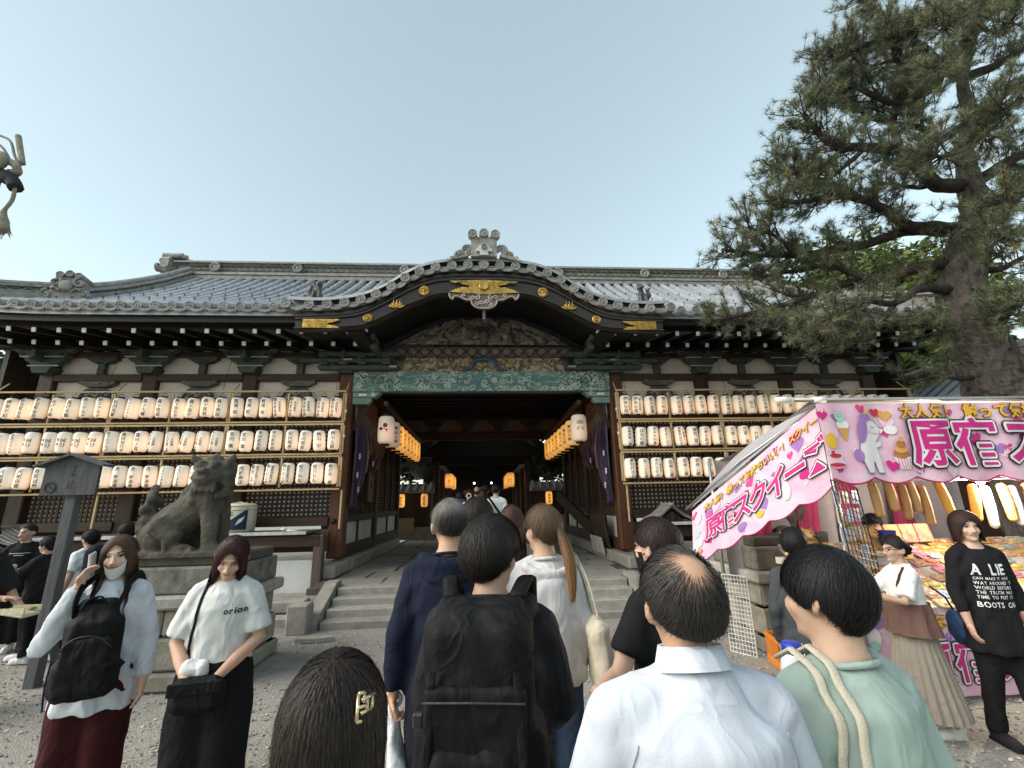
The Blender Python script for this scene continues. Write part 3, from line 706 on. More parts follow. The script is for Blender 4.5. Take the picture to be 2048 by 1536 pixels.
# big brackets of the gate columns and green beam noses
for sx in (-1, 1):
    m = MB()
    for (x0, x1, z, h, y0) in ((1.85, 3.55, 4.60, .11, 9.42), (2.0, 3.9, 4.74, .10, 9.36), (1.8, 3.5, 4.87, .10, 9.30)):
        m.box((sx*(x0+x1)/2, y0, z), (x1-x0, .16, h), ch=.03)
    for x in (2.1, 2.6, 3.0, 3.4): m.box((sx*x, 9.36, 4.67), (.17, .2, .06), ch=.01); m.box((sx*x, 9.32, 4.81), (.17, .2, .05), ch=.01)
    m.box((sx*2.25, 9.05, 4.86), (.13, .7, .14), ch=.02); m.box((sx*2.25, 8.75, 5.0), (.12, .5, .12), ch=.02)
    m.obj('gate_bracket', GREENP, B)
    m = MB()
    for (x, z, L_) in ((1.95, 4.60, .16), (2.9, 4.74, .2), (2.3, 4.87, .2), (2.25, 4.95, .06)): MB().box((sx*x, 9.265 if z > 4.7 else 9.33, z), (L_, .02, .035)).obj('bracket_line', MATS['pale_line_paint'], B)
    m = MB(); m.prism([(sx*2.83, 3.84), (sx*2.50, 3.84), (sx*2.44, 3.90), (sx*2.44, 3.97), (sx*2.83, 3.97)], .16, lambda u, v, t: (u, 9.6+t, v))
    m.prism([(sx*2.83, 3.98), (sx*2.36, 3.98), (sx*2.28, 4.05), (sx*2.22, 4.09), (sx*2.83, 4.09)], .2, lambda u, v, t: (u, 9.58+t, v)); m.obj('beam_nose', M('pale_green_paint', (.22, .33, .29), (.14, .2, .18), rough=.7, rnd=.05), B)
    m = MB(); m.tube([(u, 9.57, v) for u, v in spiral((sx*2.40, 4.05), .045, .01, 0, sx*1.2, 12)], .01, 5); m.box((sx*2.62, 9.575, 4.035), (.16, .012, .05)); m.obj('nose_scroll', WHITE, B)
# ================================================================ passage through the hall
for sx in (-1, 1):
    # kerb stones on which the side walls stand
    y = 8.95
    for k in range(5):
        L_ = (1.1, 1.5, 1.2, 1.7, 1.3, 1.4)[k]
        MB().box((sx*(2.93-.02*(k % 2)), y+L_/2, .55), (.36+.03*(k % 3), L_-.015, .24+.02*(k % 2)), ch=.03).obj('kerb_stone', STONE, B); y += L_
    MB().box((sx*2.99, 12.8, .82), (.24, 6.3, .22), ch=.01).obj('passage_sill', WOOD, B)
    MB().box((sx*2.99, 12.8, 1.47), (.22, 6.3, .16), ch=.01).obj('passage_rail', WOOD, B)
    MB().box((sx*2.99, 12.8, 3.66), (.2, 6.3, .16), ch=.01).obj('passage_rail', WOOD, B)
    ps = [9.93, 11.1, 12.2, 12.75, 14.0, 15.2, 15.75]
    for k in range(4):
        a, b = (9.92, 11.05, 12.9, 14.4)[k], (10.99, 12.45, 14.34, 15.75)[k]
        MB().box((sx*2.97, (a+b)/2, 1.16), (.06, b-a, .45)).obj('passage_panel', BASEPLASTER, B)
    for yy in (11.02, 14.37): MB().box((sx*2.95, yy, 1.16), (.1, .08, .46)).obj('panel_post', WOOD, B)
    if True:
        MB().box((sx*3.02, 12.8, 2.56), (.05, 6.2, 2.04)).obj('passage_board', BLACKWOOD, B)
        lt = MB()
        for yy in np.arange(9.95, 15.8, .095): lt.box((sx*2.965, yy, 2.3), (.025, .03, 1.5))
        for zz in np.arange(1.58, 3.0, .075): lt.box((sx*2.96, 12.8, zz), (.02, 6.1, .022))
        tag(lt.obj('passage_lattice', WOOD, B), kind='stuff')
        for yy in (11.35, 12.2, 14.0, 14.9): MB().box((sx*2.94, yy, 2.55), (.07, .12, 2.1)).obj('door_stile', WOOD, B)
    MB().box((sx*2.99, 12.8, 4.05), (.1, 6.3, .62)).obj('passage_frieze', M('shaded_plaster', (.20, .15, .125), (.15, .11, .09), rough=.9, rnd=.03), B)  # white plaster, with the shade of the passage put into its colour
    MB().box((sx*2.80, 12.8, 4.42), (.3, 6.3, .14)).obj('passage_head_beam', WOOD, B)
    m = MB(); m.beam((sx*2.84, 9.8, 3.3), (sx*2.5, 9.8, 3.95), .10, .12); m.obj('knee_brace', WOOD, B)
    MB().box((sx*2.13, 12.8, 3.86), (.08, 6.3, .10)).obj('lantern_rail', WOOD, B)
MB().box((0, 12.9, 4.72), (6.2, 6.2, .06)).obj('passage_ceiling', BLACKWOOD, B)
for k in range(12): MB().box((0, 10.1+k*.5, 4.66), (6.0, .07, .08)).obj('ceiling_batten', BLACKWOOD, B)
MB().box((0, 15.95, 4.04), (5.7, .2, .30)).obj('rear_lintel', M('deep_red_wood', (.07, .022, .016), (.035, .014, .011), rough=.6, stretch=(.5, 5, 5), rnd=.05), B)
for k in range(5): MB().box((-2.3+k*1.15, 16.0, 4.42), (1.02, .08, .42)).obj('rear_wall_panel', MATS['shaded_plaster'], B)
for k in range(4): link('rear_bracket', bm_, None, B, (-1.72+k*1.15, 16.0-YW, 4.48))
m = MB(); m.beam((2.2, 13.4, 1.9), (2.75, 11.6, 1.0), .1, .3); m.obj('leaning_board', WOOD, B)

MB().box((0, 16.05, 4.9), (6.4, .1, 1.6)).obj('rear_light_block', BLACKWOOD, B)  # added blocker, keeps sky light out above the rear panels
MB().box((0, 16.06, 4.42), (5.8, .06, .6)).obj('rear_gap_block', BLACKWOOD, B)  # added backing, blocks sky light between the rear panels
# ================================================================ GROUND
GRAV = M('gravel_ground', (.40, .375, .33), (.20, .185, .16), rough=.95, scale=60, detail=3, bump=1.0, bscale=75, rnd=0, wcoord=True, dirt=(.12, .11, .095), dscale=1.0, damt=.5)
g = MB(); gx = np.concatenate([np.linspace(-160, -14, 6), np.linspace(-12, 12, 49), np.linspace(14, 160, 6)]); gy = np.concatenate([np.linspace(-60, -4, 4), np.linspace(-3, 8, 45), np.linspace(9, 220, 10)])
g.grid(np.array([[(x, y, .012*math.sin(x*2.1+y)*math.sin(y*1.7) if abs(x) < 12 and -3 < y < 7.4 else 0) for y in gy] for x in gx]), flip=False)
tag(g.obj('ground', GRAV, smooth=True), kind='structure')
# loose gravel stones lying on it
gs = MB(); r = random.Random(21)
SH = []
for k in range(8):
    vs = [Vector((r.gauss(0, 1), r.gauss(0, 1), r.gauss(0, 1))).normalized() for _ in range(9)]
    b_ = bmesh.new(); [b_.verts.new((v.x*r.uniform(.8, 1.1), v.y*.8, v.z*.55)) for v in vs]; bmesh.ops.convex_hull(b_, input=b_.verts); b_.verts.index_update()
    SH.append(([tuple(v.co) for v in b_.verts], [tuple(v.index for v in f.verts) for f in b_.faces])); b_.free()
def pave(x, y): return -.72 < x < .72 and y < 6.6
cnt = 0
while cnt < 13500:
    y = 2.0+5.4*r.random()**1.1; x = (r.random()*2-1)*(2.2+y*1.25)
    if y > 7.2 and abs(x) < 3: continue
    if -3.8 < x < -2.6 and 5.2 < y < 6.4: continue
    if pave(x, y) and r.random() < .9: continue
    s_ = r.uniform(.008, .021)*(1+.25*(r.random() < .1)); a = r.random()*6.3; ca, sa = math.cos(a)*s_, math.sin(a)*s_
    vs, fs = SH[cnt % 8]; t = r.uniform(.55, 1.45); hue = r.random()
    c_ = (.38*t, .355*t, .315*t) if hue < .75 else ((.42*t, .345*t, .27*t) if hue < .9 else (.28*t, .285*t, .285*t))
    gs.add([(x+p[0]*ca-p[1]*sa, y+p[0]*sa+p[1]*ca, .006+.012*math.sin(x*2.1+y)*math.sin(y*1.7)+p[2]*s_) for p in vs], fs, c_); cnt += 1
tag(gs.obj('gravel', M('gravel_stone', (1, 1, 1), (.75, .75, .75), rough=.9, scale=90, bump=0, rnd=0, vcol=True)), 'loose grey gravel covering the forecourt', 'gravel', kind='stuff')
# paved strip of the approach (mostly hidden by the queue)
pv = tag(bpy.data.objects.new('approach_path', None), kind='structure'); C.objects.link(pv)
r = random.Random(4); y = -1.5
while y < 6.2:
    L_ = r.uniform(.5, .95); x = -.7
    while x < .65:
        w_ = min(r.uniform(.45, .9), .7-x); w_ = w_ if .7-x-w_ > .3 else .7-x
        MB().box((x+w_/2, y+L_/2, -.015+r.uniform(0, .008)), (w_-.018, L_-.018, .08), ch=.012).obj('paving_stone', FLOORST, pv); x += w_
    y += L_
# ================================================================ STEPS
ST = tag(bpy.data.objects.new('stone_steps', None), kind='structure'); C.objects.link(ST)
tag(ST, 'flight of four worn granite steps up to the gate passage', 'steps')
r = random.Random(9)
for k in range(4):
    z1 = .11*(k+1); y0 = 7.25+.25*k; x = -2.40+.0*k
    while x < 2.38:
        w_ = r.uniform(.9, 1.9)
        if 2.4-x-w_ < .5: w_ = 2.4-x
        MB().box((x+w_/2, y0+.17, z1-.085+r.uniform(-.004, .004)), (w_-.01, .36, .17), ch=.014).obj('step_stone', STONE, ST); x += w_
for sx in (-1, 1):
    # sloping side stone and end post of the flight
    m = MB(); m.prism([(7.22, -.02), (7.22, .16), (8.06, .52), (8.30, .52), (8.30, -.02)], .20, lambda u, v, t: (sx*(2.42+t), u, v)); m.obj('side_stone', STONE, ST)
    m = MB(); m.box((sx*2.66, 7.20, .18), (.30, .26, .40), ch=.025); m.obj('end_post', STONE, ST)
    for k, (a, b, z, y) in enumerate(((2.84, 4.4, .08, 7.62), (4.4, 6.2, .08, 7.64), (2.84, 4.0, .24, 8.0), (4.0, 5.9, .24, 8.02), (6.2, 8.2, .08, 7.63), (5.9, 8.0, .24, 8.0))):
        MB().box((sx*(a+b)/2, y, z-.04), (b-a-.012, .26, .18), ch=.02).obj('edging_stone', STONE, ST)
    MB().box((sx*6.0, 8.6, .13), (6.6, 1.0, .2), ch=.02).obj('plinth_fill', STONE, ST)
# loose flat stone in the gravel
m = MB(); m.prism([(-.24, -.06), (-.1, .07), (.16, .08), (.24, 0), (.05, -.07)], .05, lambda u, v, t: (-2.26+u, 6.72+v, t)); tag(m.obj('flat_stone', STONE), 'flat pale stone lying in the gravel before the steps', 'stone')
# ================================================================ PASSAGE FLOOR: polygonal flagstones
PF = tag(bpy.data.objects.new('passage_floor', None), kind='structure'); C.objects.link(PF)
MB().box((0, 13.0, .38), (5.8, 9.9, .1)).obj('floor_bed', M('floor_joint', (.10, .09, .075), (.06, .055, .05), rough=.95, rnd=0), PF)
r = random.Random(17); yy = 8.32; row = 0
while yy < 17.6:
    L_ = r.uniform(.5, .8); x = -2.72; j0 = 0
    cuts = [x]
    while x < 2.2: x += r.uniform(.55, 1.05); cuts.append(min(x, 2.72))
    if cuts[-1] < 2.72: cuts.append(2.72)
    for a, b in zip(cuts[:-1], cuts[1:]):
        if b-a < .15: continue
        sk = [r.uniform(-.05, .05) for _ in range(4)]
        if a <= -2.71: sk[0] = sk[3] = 0
        if b >= 2.71: sk[1] = sk[2] = 0
        g_ = .012
        pts = [(a+g_+max(sk[0], 0), yy+g_), (b-g_-max(sk[1], 0), yy+g_+max(0, sk[2])*.5), (b-g_-max(-sk[1], 0), yy+L_-g_), (a+g_+max(-sk[0], 0), yy+L_-g_-max(0, sk[3])*.5)]
        zt = .44+r.uniform(-.004, .006); m = MB(); m.prism(pts, zt-.40, lambda u, v, t: (u, v, .40+t)); m.obj('flagstone', FLOORST, PF)
    yy += L_
# ================================================================ VERANDAS
def veranda(sx):
    t = thing('veranda', ('left' if sx < 0 else 'right')+' wooden veranda ledge with pale worn edge along the lattice wall', 'veranda', (sx*6.2, 9.1, 0))
    for k in range(6):
        a, b = 3.22+k*1.05, 3.22+(k+1)*1.05
        MB().box((sx*(a+b)/2, 9.10, 1.265), (1.04, .78, .05), ch=.006).obj('plank', M('veranda_plank', (.16, .14, .125), (.09, .075, .065), rough=.6, scale=4, stretch=(6, .6, 6), bump=.3, rnd=.15), t)
        MB().box((sx*(a+b)/2, 8.70, 1.265), (1.045, .012, .058), ch=.004).obj('edge_cover', M('pale_worn_edge', (.62, .62, .60), (.35, .35, .34), rough=.5, scale=9, bump=.2, rnd=.1), t)
    MB().box((sx*6.1, 8.84, 1.12), (6.2, .14, .2), ch=.01).obj('edge_beam', WOODH, t)
    MB().box((sx*6.1, 9.30, 1.06), (6.2, .1, .34)).obj('back_board', WOODH, t)
    for x in (3.0, 5.1, 7.1, 9.0):
        MB().box((sx*(x+.02), 8.86, .72), (.17, .16, 1.0), ch=.012).obj('post', M('grey_brown_post', (.12, .085, .065), (.06, .045, .035), rough=.65, scale=3, stretch=(7, 7, .5), bump=.3, rnd=.1), t)
    MB().box((sx*6.1, 9.0, .50), (6.1, .12, .56)).obj('base_wall', BASEPLASTER, t)
    return t
veranda(-1); veranda(1)
# ================================================================ small tiled-roof models on the verandas
def mini_roof(name, x, y, z, label, w_=.62):
    t = thing(name, label, 'roof model', (x, y, z))
    m = MB()
    for sg in (-1, 1): m.prism([(0, .26), (sg*w_*.45, .07), (sg*w_*.75, .0), (sg*w_*.76, .03), (sg*w_*.44, .105), (0, .30)], .5, lambda u, v, q: (x+u, y-.25+q, z+v+.02))
    m.obj('roof_slab', M('grey_bark_roof', (.17, .165, .16), (.09, .088, .085), rough=.8, rnd=.05), t)
    for sg in (-1, 1):
        for k in range(5): 
            q = crom([(0, .30), (sg*w_*.44, .12), (sg*w_*.76, .04)], 4); MB().tube([(x+u, y-.22+k*.11, z+v+.02) for u, v in q], .016, 6).obj('roof_rib', TILED, t)
    MB().box((x, y, z+.33), (.07, .56, .06), ch=.015).obj('ridge', TILED, t)
    m = MB(); m.prism([(-.3, .0), (.3, .0), (0, .2)], .36, lambda u, v, q: (x+u*w_/.62, y-.2+q, z+.01+v)); m.obj('gable', WOOD, t)
    MB().box((x, y-.24, z+.10), (.06, .03, .16)).obj('pendant', WOOD, t)
    return t
mini_roof('offering_box_roof', 3.62, 8.98, 1.29, 'small grey gabled roof standing on the right veranda behind the queue', .55)
mini_roof('offering_box_roof', -8.25, 8.5, 1.15, 'small grey gabled roof behind the boys at far left', .8)
# ================================================================ SAKE BARRELS
def barrel(x, y, z, label):
    t = thing('sake_barrel', label, 'barrel', (x, y, z), group='straw sake barrels on the veranda')
    straw = M('white_wrapped_straw', (.66, .63, .52), (.48, .45, .36), rough=.85, scale=10, stretch=(8, 8, 1), bump=.3, rnd=.03)
    m = MB(); m.lathe([(.25, 0), (.275, .03), (.28, .25), (.285, .44), (.27, .49), (.22, .515), (.001, .52)], 26, (x, y, z)); m.obj('body', straw, t, True)
    navy = M('navy_print', (.02, .028, .06), (.015, .02, .045), rough=.7, rnd=0, bump=0); blk = M('black_ink', (.015, .015, .016), (.012, .012, .012), rough=.7, rnd=0, bump=0)
    rr_ = .2895
    def cyl(u, v): return (x+rr_*math.sin(u/rr_), y-rr_*math.cos(u/rr_), z+v)
    def patch(pts_fn, nm, mat_, n=14):
        P = np.array([[cyl(*pts_fn(a, b)) for b in np.linspace(0, 1, 6)] for a in np.linspace(0, 1, n)]); mm = MB(); mm.grid(P); mm.obj(nm, mat_, t)
    patch(lambda a, b: (-.22+.48*a, .05+(.04+.36*a-.02)*b), 'navy_field', navy)
    rr_ = .2915
    patch(lambda a, b: (.07+.10*a+.05*b, .13+.06*a+.10*b), 'cup_mark', WHITE, 6)
    m = MB()
    for zz in (.40, .47): m.tube([(x+.289*math.cos(a), y+.289*math.sin(a), z+zz) for a in np.linspace(0, 6.283, 25)], .008, 5)
    m.tube([(x-.2, y-.1, z+.5), (x, y-.05, z+.54), (x+.2, y-.1, z+.5)], .012, 5); m.obj('rope', M('straw_rope', (.5, .44, .3), (.36, .3, .2), rough=.9, rnd=.05), t)
    char_on(['一石'], lambda u, v: cyl(-.15+u, .30+v), .085, 'lettering', blk, t, horiz=True)
    return t
# ================================================================ TEXT TOOLS (shapes of written characters, laid onto surfaces)
_glyph = {}
def glyph(ch, bold=.0, sub=0):
    k = (ch, bold, sub)
    if k in _glyph: return _glyph[k]
    cu = bpy.data.curves.new('t', 'FONT'); cu.body = ch; cu.size = 1.0; cu.resolution_u = 2; cu.offset = bold; cu.fill_mode = 'FRONT'
    o = bpy.data.objects.new('t', cu); me = depsmesh(o)
    bpy.data.objects.remove(o); bpy.data.curves.remove(cu)
    if sub:
        b_ = bmesh.new(); b_.from_mesh(me); bmesh.ops.triangulate(b_, faces=b_.faces)
        for _ in range(6):
            es = [e for e in b_.edges if e.calc_length() > sub]
            if not es: break
            bmesh.ops.subdivide_edges(b_, edges=es, cuts=1); bmesh.ops.triangulate(b_, faces=b_.faces)
        b_.to_mesh(me); b_.free()
    vs = getv(me); fs = [tuple(p.vertices) for p in me.polygons]; bpy.data.meshes.remove(me)
    adv = (vs[:, 0].max() if len(vs) else .5)
    _glyph[k] = (vs, fs, adv); return _glyph[k]
def char_on(cols, fn, size, name, mat, parent, horiz=False, bold=.02, sub=0, small=.62, world=True):
    "cols: vertical columns, right to left; fn(u,v)->3D point"
    m = MB()
    if horiz:
        u = 0
        for ch in cols[0]:
            vs, fs, adv = glyph(ch, bold, sub)
            if len(vs): m.add([fn(u+p[0]*size, p[1]*size) for p in vs], fs)
            u += (adv+.08)*size if ord(ch) < 256 else size*1.0
    else:
        n = len(cols)
        for ci, col in enumerate(cols):
            sz = size*(small if n > 1 and ci == (0 if len(cols[0]) > len(cols[1]) or len(cols[1]) >= 4 and len(cols[0]) <= 4 else 1) else 1.0) if n > 1 else size
            sz = min(sz, .40/max(1, len(col)))
            u0 = (0 if n == 1 else (.042 if ci == 0 else -.045))
            v = len(col)*sz/2
            for ch in col:
                v -= sz
                if ch == ' ': v += sz*.4; continue
                if ch == 'ー': ch = '｜'
                vs, fs, adv = glyph(ch, bold, sub); w_ = 1.0 if ord(ch) > 255 else adv
                m.add([fn(u0+(p[0]-w_*.5)*sz*.98, v+p[1]*sz*.98) for p in vs], fs)
    return m.obj(name, mat, parent, world=world) if m.v else None
INK = M('black_ink', (.015, .015, .016), (.012, .012, .012), rough=.7, rnd=0, bump=0)
barrel(-4.62, 9.12, 1.29, 'straw wrapped sake barrel with navy corner, nearer the gate column')
barrel(-5.20, 9.12, 1.29, 'straw wrapped sake barrel with navy corner, half hidden behind the stone guardian dog')
m = MB(); m.ell((-3.72, 8.95, 1.325), (.05, .04, .035)); m.ell((-3.6, 8.93, 1.31), (.03, .03, .02)); m.tube([(-3.66, 8.92, 1.30), (-3.5, 8.9, 1.3), (-3.42, 8.95, 1.3)], .012, 5); tag(m.obj('cloth_bundle', WHITE, smooth=True), 'small white bundle left on the left veranda near the gate', 'bundle')
tag(MB().tube([(4.25, 8.92, 1.32), (4.42, 8.95, 1.33), (4.55, 8.93, 1.31)], [.03, .04, .02], 7).obj('white_cloth', WHITE, smooth=True), 'small white cloth lying on the right veranda', 'cloth')
# ================================================================ LANTERN RACKS
BAMBOO = M('pale_rack_timber', (.60, .44, .24), (.44, .31, .16), rough=.6, scale=4, stretch=(.7, 5, 5), bump=.15, rnd=.12)
ROWZ = (4.05, 3.375, 2.72, 2.05); YR = 9.30; BAY = 1.143
def rack(sx, n, label):
    t = thing('lantern_rack', label, 'rack', (sx*(2.90+n*BAY/2), YR, 2.0))
    x0, x1 = sx*2.90, sx*(2.90+n*BAY)
    for i, z in enumerate(ROWZ):
        for dz in ((0,) if i in (0, 3) else (-.025, .025)):
            MB().box(((x0+x1)/2, YR, z+dz), (abs(x1-x0)+.04, .035, .035), ch=.004).obj('rail', BAMBOO, t)
    for k in range(n+1):
        for i in range(3):
            for dx in ((0,) if k % 2 else (-.022, .022)):
                MB().box((sx*(2.90+k*BAY)+dx, YR+.01, (ROWZ[i]+ROWZ[i+1])/2), (.034, .034, ROWZ[i]-ROWZ[i+1]-.09), ch=.004).obj('upright', BAMBOO, t)
    for k in range(n+1):
        if k % 2 == 0:
            MB().beam((sx*(2.90+k*BAY), YR, 4.0), (sx*(2.92+k*BAY), 9.58, 4.30), .02, .02).obj('stay', BAMBOO, t)
            MB().beam((sx*(3.1+k*BAY), YR+.02, 4.07), (sx*(3.1+k*BAY), 9.5, 4.9), .006, .006).obj('hanging_wire', BLACKWOOD, t)
        if k % 2 == 0: MB().box((sx*(2.90+k*BAY)+.06, YR+.05, 1.66), (.03, .03, .74)).obj('leg', BAMBOO, t)
    for z in (3.62, 3.1): MB().box((sx*2.86, YR-.01, z), (.04, .05, .07), ch=.012).obj('cable_socket', WHITE, t)
    return t
rack(-1, 7, 'left tall rack of pale timber carrying three rows of white lanterns'); rack(1, 6, 'right tall rack of pale timber carrying three rows of white lanterns')
def paper(name, base, glow, lo, hi, zc=-.06, spread=.16):
    m = bpy.data.materials.new(name); m.use_nodes = True; t = m.node_tree; N = t.nodes; L = t.links; b = N['Principled BSDF']
    b.inputs['Base Color'].default_value = (*base, 1); b.inputs['Roughness'].default_value = .8; b.inputs['Specular IOR Level'].default_value = .15
    tc = N.new('ShaderNodeTexCoord'); sp = N.new('ShaderNodeSeparateXYZ'); L.new(tc.outputs['Object'], sp.inputs[0])
    oi = N.new('ShaderNodeObjectInfo')
    # bulb hangs a little below the middle: paper nearest to it glows most
    d = N.new('ShaderNodeVectorMath'); d.operation = 'DISTANCE'; cb = N.new('ShaderNodeCombineXYZ')
    mr0 = N.new('ShaderNodeMapRange'); mr0.inputs[3].default_value = -.05; mr0.inputs[4].default_value = .09; L.new(oi.outputs['Random'], mr0.inputs[0])
    L.new(mr0.outputs[0], cb.inputs[0]); cb.inputs[1].default_value = -.02; cb.inputs[2].default_value = zc
    L.new(tc.outputs['Object'], d.inputs[0]); L.new(cb.outputs[0], d.inputs[1])
    mr = N.new('ShaderNodeMapRange'); mr.inputs[1].default_value = .10; mr.inputs[2].default_value = .10+spread; mr.inputs[3].default_value = 1; mr.inputs[4].default_value = 0; mr.interpolation_type = 'SMOOTHSTEP'
    L.new(d.outputs['Value'], mr.inputs[0])
    m2 = N.new('ShaderNodeMath'); m2.operation = 'MULTIPLY'; L.new(mr.outputs[0], m2.inputs[0])
    m3 = N.new('ShaderNodeMapRange'); m3.inputs[3].default_value = .12; m3.inputs[4].default_value = 1.0; L.new(oi.outputs['Random'], m3.inputs[0]); L.new(m3.outputs[0], m2.inputs[1])
    ma = N.new('ShaderNodeMath'); ma.operation = 'MULTIPLY_ADD'; L.new(m2.outputs[0], ma.inputs[0]); ma.inputs[1].default_value = hi; ma.inputs[2].default_value = lo
    b.inputs['Emission Color'].default_value = (*glow, 1); L.new(ma.outputs[0], b.inputs['Emission Strength'])
    wv = N.new('ShaderNodeTexWave'); wv.bands_direction = 'Z'; wv.inputs['Scale'].default_value = 14; L.new(tc.outputs['Object'], wv.inputs['Vector'])
    bp = N.new('ShaderNodeBump'); bp.inputs['Strength'].default_value = .25; bp.inputs['Distance'].default_value = .01; L.new(wv.outputs['Fac'], bp.inputs['Height']); L.new(bp.outputs[0], b.inputs['Normal'])
    MATS[name] = m; return m
PAPER = paper('white_lantern_paper', (.86, .83, .76), (1.0, .52, .24), .02, .15)
PAPERO = paper('glowing_lantern_paper', (.75, .55, .30), (1.0, .42, .07), .10, .26, 0.0, .3)
PAPERB = paper('large_lantern_paper', (.78, .70, .62), (1.0, .45, .22), .02, .09, -.1, .25)
def lantern_meshes(hh, rr_):
    b = MB(); n = 9
    prof = [(rr_*.50, -hh), (rr_*.74, -hh*.975), (rr_*.89, -hh*.89), (rr_*.965, -hh*.76), (rr_, -hh*.45), (rr_, 0), (rr_, hh*.45), (rr_*.965, hh*.76), (rr_*.89, hh*.89), (rr_*.74, hh*.975), (rr_*.50, hh)]
    b.lathe(prof, 22); bme = b.mesh('paper_body', smooth=True)
    c1 = MB(); c1.lathe([(rr_*.50, hh), (rr_*.52, hh+.035*hh/.22), (rr_*.40, hh+.036*hh/.22), (rr_*.40, hh)], 16, cap=False); 
    c1.box((0, 0, hh+.03*hh/.22), (rr_*1.0, .02, .012)); c1m = c1.mesh('top_ring'); c1m.materials.append(BLACKWOOD)
    c2 = MB(); c2.lathe([(rr_*.48, -hh-.03*hh/.22), (rr_*.50, -hh), (rr_*.2, -hh)], 16); c2m = c2.mesh('bottom_ring'); c2m.materials.append(BLACKWOOD)
    hk = MB(); hk.tube([(rr_*.5*math.cos(a), 0, hh+.03+.07*hh/.22*math.sin(a)) for a in np.linspace(0, math.pi, 9)], .004, 4); hk.tube([(0, 0, hh+.09*hh/.22), (0, 0, hh+.13)], .004, 4); hkm = hk.mesh('hanger'); hkm.materials.append(BLACKWOOD)
    return bme, c1m, c2m, hkm
LM = lantern_meshes(.205, .116)
LM[0].materials.append(PAPER)
def lantern(x, y, z, LMs, cols, label, group, rz=0, size=.092, rr_=.116, text=True, name='paper_lantern', mark=None):
    o = thing(name, label, 'lantern', (x, y, z), rz, group)
    if name == 'paper_lantern': o.rotation_euler = (R(_lr.gauss(0, 1.5)), R(_lr.gauss(0, 2.2)), rz)
    link('paper_body', LMs[0], None, o); link('top_ring', LMs[1], None, o); link('bottom_ring', LMs[2], None, o); link('hanger', LMs[3], None, o)
    if cols:
        q = rr_*1.012
        m = char_on(cols, lambda u, v: (q*math.sin(u/q), -q*math.cos(u/q), v), size*.96, 'lettering', INK, None, bold=.012)
        if m is not None: m.parent = o
    return o
_lr = random.Random(55)
N1 = '永田東洋/鍼灸整骨院'
LEFT = [[N1, N1, N1, N1, N1, '箕浦 育', '箕浦 照', '箕浦 和', '森下真匡', '森下良治', '森下治子', '森下加奈子', '森下快成', '森下大輔', 'ワインテラス', '石田良樹', '㈱エテルナ', '㈱エテルナ', '志げる鮨', '志げる鮨', '藤沼整骨院', '藤沼整骨院', '伊東幸記', '伊東幸記', '石田良樹', '石田良樹', '森下大輔', '志げる鮨'],
        ['西山太郎', '西山 学', '安田晴彦', '安田晴彦', '安田産業㈱', '安田産業㈱', '安田 慎', '安田 慎']+['大阪府/ウエダ貿工業']*5+['森田正官', '森田加代子', '㈱フロアモデ']+['国分/菓 成']*5+['合同ガス八子', '加藤五郎', '加藤五郎', '加藤五郎', '国分/菓 成', '国分/菓 成', '国分/菓 成'],
        ['松井英一朗', '松井もも', '松井ねね', '国産材専門店/㈲トモエ屋', '国産材専門店/㈲トモエ屋', '自然食品ランチ/春香ごはん', '内藤商店', '内藤商店', '珈琲/大 中', '珈琲/大 中', 'うえいとまま櫻', 'うえいとまま櫻', '吉三阿津満', '吉三阿津満', '吉三阿津満', '吉三阿津満', '月桂冠㈱', '月桂冠㈱', '月桂冠㈱', '月桂冠㈱', '尺尾自徳', '尺尾瑠金', '尺尾瑠金', '尺尾自徳', '尺尾自徳', '尺尾自徳', '尺尾自徳', '尺尾自徳']]
RIGHT = [['㈱大彩興産/伊東信哉', '㈱大彩興産/伊東信哉', '宮川恵里', '宮川和志', '奥田畳店', '奥田畳店', '鈴木管工', '鈴木管工', '祇園饅頭店', '竹中内外医院', '武澤直子/信夫', '吉田重商店', '三島機工', '三島機工', '三 つ', '三 つ', '大川昌典', '大川昌典', '洛都工営', '洛都工営', '洛都工営', '洛都工営'],
         ['市本金物一都', 'はなの都', 'BAR四季', '酒の店にしむら', '和菓子/甘泉堂加代子', '㈲竹 葉', '小野米穀店', '小野米穀店', '洛都工営', '洛都工営', '大川晴/昌典', '大川晴/昌典', '大川晴/昌典'],
         ['提灯屋さん', 'おこぶ北清', '熊本城/きたせ焼き', '若柳吉蔵', '若柳吉蔵', '若柳吉蔵', '若柳吉蔵', '若柳吉蔵']]
ORD = ['first', 'second', 'third', 'fourth', 'fifth', 'sixth', 'seventh', 'eighth', 'ninth', 'tenth', 'eleventh', 'twelfth', 'thirteenth', 'fourteenth', 'fifteenth', 'sixteenth', 'seventeenth', 'eighteenth', 'nineteenth', 'twentieth', 'twenty-first', 'twenty-second', 'twenty-third', 'twenty-fourth', 'twenty-fifth', 'twenty-sixth', 'twenty-seventh', 'twenty-eighth']
r = random.Random(31)
for sx, TX in ((-1, LEFT), (1, RIGHT)):
    for row in range(3):
        zc = (3.705, 3.02, 2.355)[row]
        for k, tx in enumerate(TX[row]):
            bay, j = divmod(k, 4)
            x = sx*(2.90+bay*BAY+.155+j*.277); 
            if sx < 0 and (x < -9.75+(.0 if row == 0 else .0)): continue
            if sx < 0 and x < (-9.8, -9.55, -9.35)[row]: continue
            lantern(x+r.uniform(-.01, .01), YR-.02, zc+r.uniform(-.015, .012), LM, tx.split('/'),
                    'white paper lantern, %s row of the %s rack, %s from the gate' % (('top', 'middle', 'bottom')[row], 'left' if sx < 0 else 'right', ORD[k]), 'white lettered lanterns on the racks', rz=-sx*R(r.uniform(-6, 14)))
